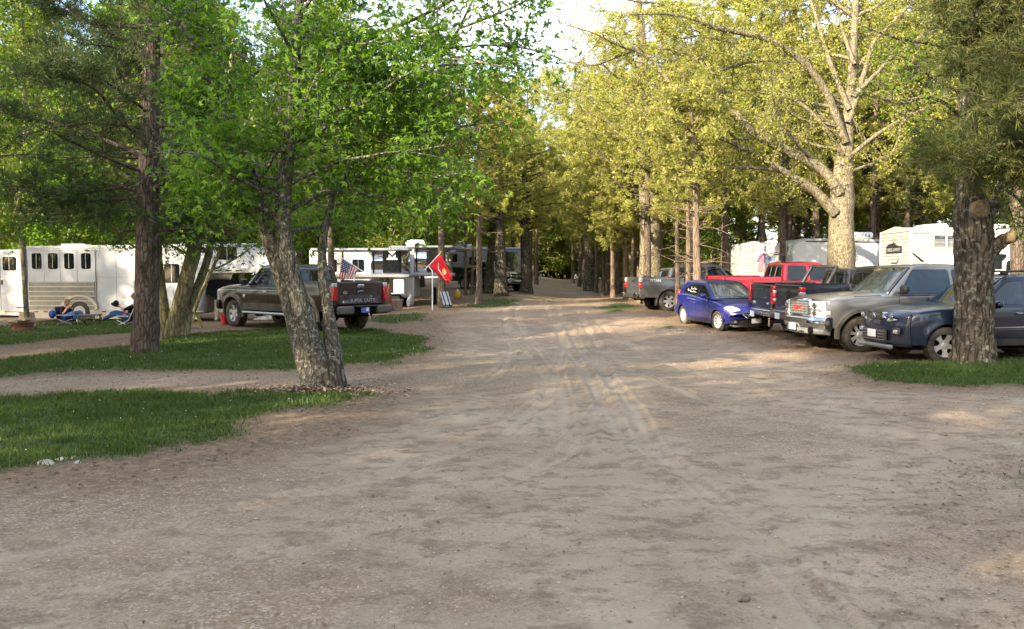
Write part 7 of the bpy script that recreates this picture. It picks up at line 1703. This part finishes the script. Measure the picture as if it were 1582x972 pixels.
# ------------------------------------------------------------ people
def skinned(name, mat, parent, chains, sub_=2):
    V = []; E = []; Rr = []
    idx = {}
    for ch in chains:
        prev = None
        for p, r in ch:
            key = tuple(round(c, 4) for c in p)
            if key not in idx: idx[key] = len(V); V.append(p); Rr.append(r)
            i = idx[key]
            if prev is not None and prev != i: E.append((prev, i))
            prev = i
    me = bpy.data.meshes.new(name); me.from_pydata(V, E, []); o = bpy.data.objects.new(name, me); COL.objects.link(o); o.parent = parent
    me.materials.append(MATS[mat]); md = o.modifiers.new("skin", 'SKIN'); 
    if not me.skin_vertices: me.attributes  # created with the modifier below
    bm = bmesh.new(); bm.from_mesh(me); lay = bm.verts.layers.skin.verify(); bm.verts.ensure_lookup_table()
    for i, v in enumerate(bm.verts): v[lay].radius = (Rr[i], Rr[i]); v[lay].use_root = (i == 0)
    bm.to_mesh(me); bm.free(); md.use_smooth_shade = True; m2 = o.modifiers.new("sub", 'SUBSURF'); m2.levels = sub_; m2.render_levels = sub_
    return o
def person(label, origin, J, shirt, trousers, shoe, cap=None, hairm="hair", sleeve=1.0, look=(1, -.5, 0)):
    root = empty("person", origin, 0, label, "person"); j = {k: np.array(v, float) for k, v in J.items()}
    mid = lambda a, b, t=.5: tuple(a*(1-t)+b*t)
    def hand(w, d, side):                                      # palm with five fingers
        w = np.array(w); d = unit(np.array(d, float)); s = unit(np.cross(d, (0, 0, 1))); up = np.cross(s, d); palm = w + d*.06; ch = [[(tuple(w), .022), (tuple(palm), .026)]]
        for k, ln in enumerate((.065, .075, .07, .055)):
            b = palm + s*(.024-.016*k) + d*.02; c1 = b + d*ln*.5; c2 = c1 + (d*.7 - up*.6)*ln*.5; ch.append([(tuple(palm), .026), (tuple(b), .009), (tuple(c1), .008), (tuple(c2), .007)])
        t0 = w + d*.03 + s*.03; ch.append([(tuple(palm), .026), (tuple(t0), .010), (tuple(t0 + (d+s)*.025), .009)]); return ch
    hip, ch_, nk, hd = j["hip"], j["chest"], j["neck"], j["head"]
    body = [[(tuple(hip), .13), (mid(hip, ch_), .12), (tuple(ch_), .135), (tuple(nk), .055), (tuple(hd), .05)]]
    for s in ("l", "r"):
        body.append([(tuple(ch_), .135), (tuple(j["sh"+s]), .055), (tuple(j["el"+s]), .042), (tuple(j["wr"+s]), .03)]); body += [[(tuple(j["wr"+s]), .03)] + c for c in hand(j["wr"+s], j["wr"+s]-j["el"+s], s)]
        body.append([(tuple(hip), .13), (tuple(j["hp"+s]), .085), (tuple(j["kn"+s]), .062), (tuple(j["an"+s]), .042), (tuple(j["to"+s]), .035)])
    skinned("body", "skin", root, body)
    skinned("shirt", shirt, root, [[(tuple(hip+(ch_-hip)*.12), .145), (mid(hip, ch_), .14), (tuple(ch_), .155), (mid(ch_, nk, .8), .075)]] + [[(tuple(ch_), .155), (tuple(j["sh"+s]), .072), (mid(j["sh"+s], j["el"+s], .5*sleeve+.35), .062), (mid(j["el"+s], j["wr"+s], max(0, sleeve-.35)), .048)] for s in "lr"])
    skinned("jeans", trousers, root, [[(tuple(hip), .145), (tuple(j["hp"+s]), .098), (mid(j["hp"+s], j["kn"+s]), .088), (tuple(j["kn"+s]), .075), (mid(j["kn"+s], j["an"+s]), .064), (mid(j["kn"+s], j["an"+s], .93), .058)] for s in "lr"])
    for s in "lr":
        a, t = j["an"+s], j["to"+s]; skinned("shoe", shoe if isinstance(shoe, str) else shoe["lr".index(s)], root, [[(tuple(a-unit(t-a)*.05), .045), (tuple(a), .052), (mid(a, t, .6), .046), (tuple(t), .036)]])
    # head with face
    lk = unit(np.array(look, float)); sd = unit(np.cross(lk, (0, 0, 1))); upv = np.cross(sd, lk)
    def hf(u, v):
        th = u*2*math.pi; ph = v*math.pi; x, y, z = math.sin(ph)*math.cos(th), math.sin(ph)*math.sin(th), math.cos(ph)
        w = 1 - .18*max(0, -z)**1.5; rx = .098*w + (.012*max(0, -z) if x > 0 else 0); fx = x*rx; fy = y*.076*w; fz = z*.115
        if x > .8 and abs(y) < .35: fx += .018*math.exp(-((z+.12)/.18)**2)*math.exp(-(y/.16)**2)      # nose
        fx -= .008*math.exp(-((z-.10)/.10)**2)*(x > .5)                                              # brow hollow
        if abs(y) > .9: fy *= 1 + .16*math.exp(-((z+.0)/.22)**2)*math.exp(-(x/.25)**2)                 # ears
        return tuple(hd + lk*fx + sd*fy + upv*(fz+.02))
    h = MB().grid(hf, 40, 26).build("head", "skin", root, smooth=180)
    m = MB()
    for s in (-1, 1): c = hd + lk*.088 + sd*s*.032 + upv*.028; m.lathe([(.001, -.008), (.010, 0), (.001, .008)], 8, c=tuple(c))
    m.build("eyes", "seam", h); MB().box(tuple(hd+lk*.097-upv*.045), (.012, .034, .007), rot=Matrix((lk, sd, upv)).transposed()).build("mouth", "rust", h)
    def hr(u, v):
        th = u*2*math.pi; ph = v*math.pi*.52; x, y, z = math.sin(ph)*math.cos(th), math.sin(ph)*math.sin(th), math.cos(ph)
        back = .55 if x < .1 else 0; z2 = z - back*(v**3)*(1 if x < .1 else 0); return tuple(hd + lk*(x*.104-.008) + sd*y*.084 + upv*(z2*.122+.026))
    if cap is None: MB().grid(hr, 30, 14).build("hair", hairm, root, smooth=180)
    else:
        MB().grid(hr, 30, 14).build("hair", hairm, root, smooth=180)
        def cp(u, v):
            th = u*2*math.pi; ph = v*math.pi*.47; x, y, z = math.sin(ph)*math.cos(th), math.sin(ph)*math.sin(th), math.cos(ph); return tuple(hd + lk*(x*.110-.004) + sd*y*.090 + upv*(z*.125+.035))
        MB().grid(cp, 28, 10).build("cap", cap, root, smooth=180)
        def vz(u, v): a = (u-.5)*1.9; r = .10+.085*v*math.cos(a)**.5; return tuple(hd + lk*(math.cos(a)*r) + sd*math.sin(a)*.088 + upv*(.048-.02*v))
        MB().grid(vz, 12, 4).build("cap_visor", cap, root, smooth=180, solid=.006)
    return root
def camp():
    Y = 27.2; q = F_PX/Y
    g0 = gz(gt(110, Y), Y); O = (gt(112, Y), Y, g0); rel = lambda px, py, d=0: ((px-112)/q, d, 1.7+(HOR-py)/q - g0)
    person("person in a dark shirt and blue jeans slouched in a folding chair with raised knees", O,
           dict(hip=rel(101, 489), chest=rel(98, 479, .02), neck=rel(101, 473, .02), head=rel(103, 468, 0), shl=rel(100, 477, .18), shr=rel(97, 477, -.17), ell=rel(106, 483, .22), wrl=rel(110, 478, .10), elr=rel(103, 484, -.22), wrr=rel(106, 476, -.12),
                hpl=rel(103, 489, .10), hpr=rel(103, 489, -.10), knl=rel(120, 482, .14), knr=rel(117, 483, -.16), anl=rel(126, 493, .16), anr=rel(123, 495, -.16), tol=rel(131, 493, .16), tor=rel(128, 496, -.17)), "dark_cloth", "denim", "pale_shoe", look=(.8, -.6, -.1), sleeve=.4)
    def chair(label, px0, px1, ys, yb, back, fab, frame="grey_plastic", dx=.0):
        g = gz(gt((px0+px1)/2, Y), Y); o = (gt((px0+px1)/2, Y), Y, g); root = empty("folding_chair", o, 0, label, "folding chair"); c = (px0+px1)/2; rl = lambda px, py, d: ((px-c)/q, d, max(0.0, 1.7+(HOR-py)/q - g))
        m = MB(); m.grid(lambda u, v: tuple(np.array(rl(lerp(px0, px1, u), ys+1.5*math.sin(math.pi*u), 0)) + np.array((0, lerp(-.27, .27, v), -.04*math.sin(math.pi*v)))), 8, 6); m.build("seat", fab, root, smooth=60, solid=.012)
        m = MB(); m.grid(lambda u, v: tuple(np.array(rl(lerp(back[0], px0 if dx >= 0 else px1, u), lerp(back[1], ys, u), 0)) + np.array((.04*math.sin(math.pi*v)*(-1 if dx >= 0 else 1), lerp(-.28, .28, v), 0))), 8, 6); m.build("backrest", fab, root, smooth=60, solid=.012)
        for d in (-.28, .28):
            for a, b in ((px0, px1), (px1, px0)): m = MB(); m.tube([rl(a, ys, d), rl(b, yb, d*1.05)], .013, 6); m.build("leg", frame, root)
            m = MB(); m.tube([rl(back[0], back[1], d), rl(px0 if dx >= 0 else px1, ys, d)], .013, 6); m.build("back_post", frame, root)
            m = MB(); m.tube([rl(px0, ys-6, d*1.1), rl(px1, ys-6, d*1.1)], .016, 6); m.build("armrest", frame, root)
        return root
    chair("blue folding camp chair holding the person with raised knees", 94, 118, 492.5, 501, (91, 474), "navy_canvas")
    m = MB(); m.grid(lambda u, v: (((88-112)/q)+.11*math.cos(u*6.283)*math.sin(v*3.14), -.3+.12*math.sin(u*6.283)*math.sin(v*3.14), 1.7+(HOR-485)/q-g0+.14*math.cos(v*3.14)), 16, 10)
    bag = empty("bag", O, 0, "bright blue bag slung on the left side of the occupied blue camp chair", "bag"); m.build("pouch", "blue_canvas", bag, smooth=180); m = MB(); m.tube([((90-112)/q, -.3, 1.7+(HOR-482)/q-g0+.08), ((93-112)/q, -.3, 1.7+(HOR-475)/q-g0)], .01, 6); m.build("strap", "blue_canvas", bag)
    g2 = gz(gt(185, Y), Y); O2 = (gt(195, Y), Y, g2); r2 = lambda px, py, d=0: ((px-195)/q, d, 1.7+(HOR-py)/q - g2)
    person("person in jeans and grey cap reclining, head half hidden behind the dark pine trunk", O2,
           dict(hip=r2(198, 490), chest=r2(207, 475), neck=r2(209, 468), head=r2(208, 459, -.02), shl=r2(207, 473, .18), shr=r2(207, 473, -.18), ell=r2(198, 480, .26), wrl=r2(188, 477, .16), elr=r2(196, 479, -.26), wrr=r2(187, 473, -.14),
                hpl=r2(196, 490, .10), hpr=r2(196, 490, -.10), knl=r2(178, 482, .06), knr=r2(180, 485, -.16), anl=r2(169, 486, -.12), anr=r2(161, 493, -.18), tol=r2(165, 483, -.12), tor=r2(157, 489, -.18)), "dark_cloth", "denim", ["pale_shoe", "boot"], cap="grey_plastic", look=(-.9, -.4, 0), sleeve=.15)
    chair("white framed folding lounge chair behind the dark pine trunk", 186, 204, 494, 503, (217, 466), "navy_canvas", "pvc", dx=-1)
    h = empty("hat", tuple(np.array(O2)+np.array(r2(181, 470, -.12))), 0, "dark hat held in the hands of the reclining person", "hat"); m = MB(); m.lathe([(.005, .13), (.07, .12), (.09, .07), (.09, .0), (.14, -.01), (.14, -.02), (.005, -.02)], 20); m.build("crown", "dark_cloth", h, smooth=50); h.rotation_euler = (.3, .5, 0)
    # low table
    g3 = gz(gt(137, Y), Y); tb = empty("low_table", (gt(137, Y), Y, g3), 0, "low dark side table between the two camp chairs", "table"); m = MB(); m.box((0, 0, .36), (.62, .5, .04), ch=.008); m.build("table_top", "dark_table", tb)
    for a in (-1, 1):
        for b in (-1, 1): MB().box((a*.26, b*.2, .17), (.045, .045, .34)).build("leg", "dark_table", tb)
    MB().box((0, -.18, .29), (.5, .03, .09)).build("apron", "dark_table", tb)
    # fire ring: an old wheel rim with logs
    Yf = 25.3; x = gt(33, Yf); g4 = gz(x, Yf); fr = empty("fire_ring", (x, Yf, g4), 0, "rusty steel fire ring standing on the grass at the far left", "fire ring")
    m = MB(); m.lathe([(.30, .0), (.33, .0), (.31, .10), (.29, .14), (.31, .2), (.33, .27), (.35, .28), (.35, .30), (.32, .30), (.27, .2), (.27, .05)], 28, closed=True); m.build("rim", "rust", fr, smooth=40)
    for k, (a, b) in enumerate((((-.42, -.05, .30), (.25, .05, .38)), ((-.15, .2, .26), (.30, -.22, .42)), ((.05, .25, .30), (-.02, -.28, .34)))):
        lg = empty("log", (x, Yf, g4), 0, ("pale split log lying across the left of the rusty fire ring", "split log leaning right over the rusty fire ring", "short charred log lying front to back in the rusty fire ring")[k], "log"); m = MB(); m.tube([a, b], .05, 7); m.build("billet", "raw_wood" if k < 2 else "old_wood", lg)
    st = empty("tree_stump", (gt(40, 26.6), 26.6, gz(gt(40, 26.6), 26.6)), 0, "cut pale stump standing upright behind the rusty fire ring", "stump"); m = MB(); m.tube([(0, 0, -.05), (0, 0, .15), (.02, 0, .5)], [.30, .25, .22], 12); m.build("bark", "raw_wood", st, smooth=40); m = MB(); m.lathe([(.20, .5), (.2, .515), (.01, .516)], 14, c=(.02, 0, 0)); m.build("cut_top", "cut_wood", st)
    # hitching post
    Yp = 26.4; x = gt(38, Yp); g5 = gz(x, Yp); po = empty("post", (x, Yp, g5), 0, "tall bare wooden post with iron brackets before the white horse trailers", "post"); zt = 1.7+(HOR-368)/(F_PX/Yp)-g5
    m = MB(); m.tube([(.06, 0, -.1), (.03, 0, 1.0), (0, 0, 2.0), (-.02, 0, zt)], [.085, .08, .085, .10], 10); m.build("shaft", "bark_pale", po, smooth=60)
    for py in (383, 433, 475): z = 1.7+(HOR-py)/(F_PX/Yp)-g5; MB().box((-.06, -.09, z), (.28, .03, .03)).build("bracket", "black_plastic", po)
    # yellow bench and red bucket under the gooseneck
    Yb = 25.9; x = gt(300, Yb); g6 = gz(x, Yb); be = empty("picnic_bench", (x, Yb, g6), R(-14), "small yellow wooden picnic bench behind the forked olive trunks", "bench")
    for k in range(3): MB().box((0, -.35+.14*k*1.0, .52), (.72, .12, .04), ch=.006).build("plank", "yellow_wood", be)
    MB().box((0, -.60, .36), (.80, .2, .04), ch=.006).build("seat", "yellow_wood", be)
    for a in (-1, 1): m = MB(); m.bar((a*.22, -.62, 0), (a*.22, -.25, .5), .04, .10); m.build("leg", "yellow_wood", be); m = MB(); m.bar((a*.22, .12, 0), (a*.22, -.25, .5), .04, .10); m.build("leg", "yellow_wood", be)
    Yk = 27.4; x = gt(347, Yk); bk = empty("bucket", (x, Yk, gz(x, Yk)), 0, "bright red bucket on the ground by the maroon truck front wheel", "bucket"); m = MB(); m.lathe([(.11, 0), (.12, 0), (.16, .36), (.17, .36), (.17, .39), (.15, .39), (.10, .03)], 20, closed=True); m.build("pail", "red_plastic", bk, smooth=40); m = MB(); m.tube([(-.16, 0, .36), (-.1, -.1, .22), (.1, -.1, .22), (.16, 0, .36)], .006, 5); m.build("handle", "aluminium", bk)
    for k, (px, Yr, s, lab) in enumerate(((404, 29.2, .22, "pale flat stone left of the stones beyond the maroon truck"), (416, 29.5, .26, "largest pale stone seen under the maroon truck"), (428, 29.0, .2, "small pale stone right of the stones beyond the maroon truck"))):
        x = gt(px, Yr); ro = MB(); r = random.Random(k); V = []
        ro.grid(lambda u, v: (s*1.4*math.cos(u*6.283)*math.sin(v*3.14)*(1+.2*math.sin(u*11+k)), s*math.sin(u*6.283)*math.sin(v*3.14), s*.45*math.cos(v*3.14)*(1+.2*math.sin(u*7))), 10, 6); o = ro.build("stone", "stone", None, smooth=60); o.location = (x, Yr, gz(x, Yr)+.05); tag(o, lab, "stone")
    # things around the polished trailers
    Yw = 35.2; x = gt(610, Yw); b = empty("wood_block", (x, Yw, gz(x, Yw)), 0, "square weathered wood block under the trailer jack", "wood block"); MB().box((0, 0, .22), (.62, .40, .46), ch=.02).build("timber", "old_wood", b); MB().box((0, 0, .455), (.66, .44, .03), ch=.005).build("cap_board", "raw_wood", b)
    x = gt(600, 34.6); s_ = empty("driftwood", (x, 34.6, gz(x, 34.6)), 0, "upright knobbly brown driftwood by the right tail light of the maroon truck", "driftwood"); m = MB(); m.tube([(0, 0, 0), (-.04, 0, .35), (.02, 0, .6), (-.05, 0, .8), (.02, 0, 1.0), (.04, 0, 1.18)], [.12, .10, .13, .15, .06, .04], 9); m.tube([(-.03, 0, .75), (-.2, .05, .6), (-.16, .05, .3)], [.08, .06, .05], 7); m.tube([(.0, 0, .55), (.12, 0, .45), (.14, 0, .05)], [.08, .05, .05], 7); m.build("wood", "rust", s_, smooth=60)
    x = gt(634, 36.2); bg_ = empty("rubbish_bag", (x, 36.2, gz(x, 36.2)), 0, "grey plastic rubbish bag in the dark under the polished trailer", "rubbish bag"); m = MB(); m.grid(lambda u, v: ((.15+.03*math.sin(u*25))*math.cos(u*6.283)*math.sin(v*2.9+.1), (.15+.03*math.sin(u*19))*math.sin(u*6.283)*math.sin(v*2.9+.1), .30+.26*math.cos(v*3.0)*(1.2-.4*v)+.04*math.sin(u*9)), 20, 12); m.build("bag", "bag_grey", bg_, smooth=180); m = MB(); m.tube([(0, 0, .58), (0.02, 0, .68)], [.03, .07], 8); m.build("knot", "bag_grey", bg_)
    x = gt(707, 44.0); j_ = empty("water_jug", (x, 44.0, gz(x, 44.0)), 0, "yellow water jug beside the rear wheel of the black pickup", "jug"); m = MB(); m.box((0, 0, .22), (.26, .26, .42), ch=.05); m.build("jug", "yellow_plastic", j_, smooth=45); m = MB(); m.lathe([(.05, .42), (.05, .50), (.01, .51)], 12); m.build("cap", "white_paint", j_)
    x = gt(689, 36.0); c_ = empty("camp_seat", (x, 36.0, gz(x, 36.0)), 0, "blue and white striped folding seat leaning at the pine foot behind the red flag", "folding chair")
    for k in range(6): MB().box((-.2+.075*k, -.02, .55), (.07, .015, .8), rot=Matrix.Rotation(-.35, 3, 'X') @ Matrix.Rotation(-.3, 3, 'Y')).build("strap", ("siding_grey", "navy_canvas", "siding_grey")[k % 3], c_)
    for a in (-.28, .28): m = MB(); m.tube([(a+.1, -.25, 0), (a-.1, .2, .98)], .015, 6); m.build("frame_leg", "black_plastic", c_)
    MB().box((0, .1, .12), (.6, .4, .2), ch=.03).build("base", "dark_table", c_); c_.scale = (.8, .8, .8)
    # stones at the near lawn edge
    for k, (px, py, s, lab) in enumerate(((95, 716, .045, "leftmost pale stone on the near lawn edge"), (112, 714, .04, "pale stone second from left on the near lawn edge"), (120, 720, .03, "smallest pale stone on the near lawn edge"), (70, 722, .055, "flat buff stone at the near lawn edge"), (1150, 930, .028, "dark pebble lying alone on the dirt at the bottom of the picture"), (1458, 674, .03, "dark brown clod on the dirt right of centre"))):
        p = G(px, py); ro = MB(); ro.grid(lambda u, v: (s*1.5*math.cos(u*6.283)*math.sin(v*3.14)*(1+.2*math.sin(u*11+k)), s*math.sin(u*6.283)*math.sin(v*3.14), s*.6*math.cos(v*3.14)*(1+.2*math.sin(u*7+k))), 12, 7); o = ro.build("stone", "stone" if k < 4 else "old_wood", None, smooth=60); o.location = (p.x, p.y, gz(p.x, p.y)+s*.35); o.rotation_euler.z = k; tag(o, lab, "stone")
camp()
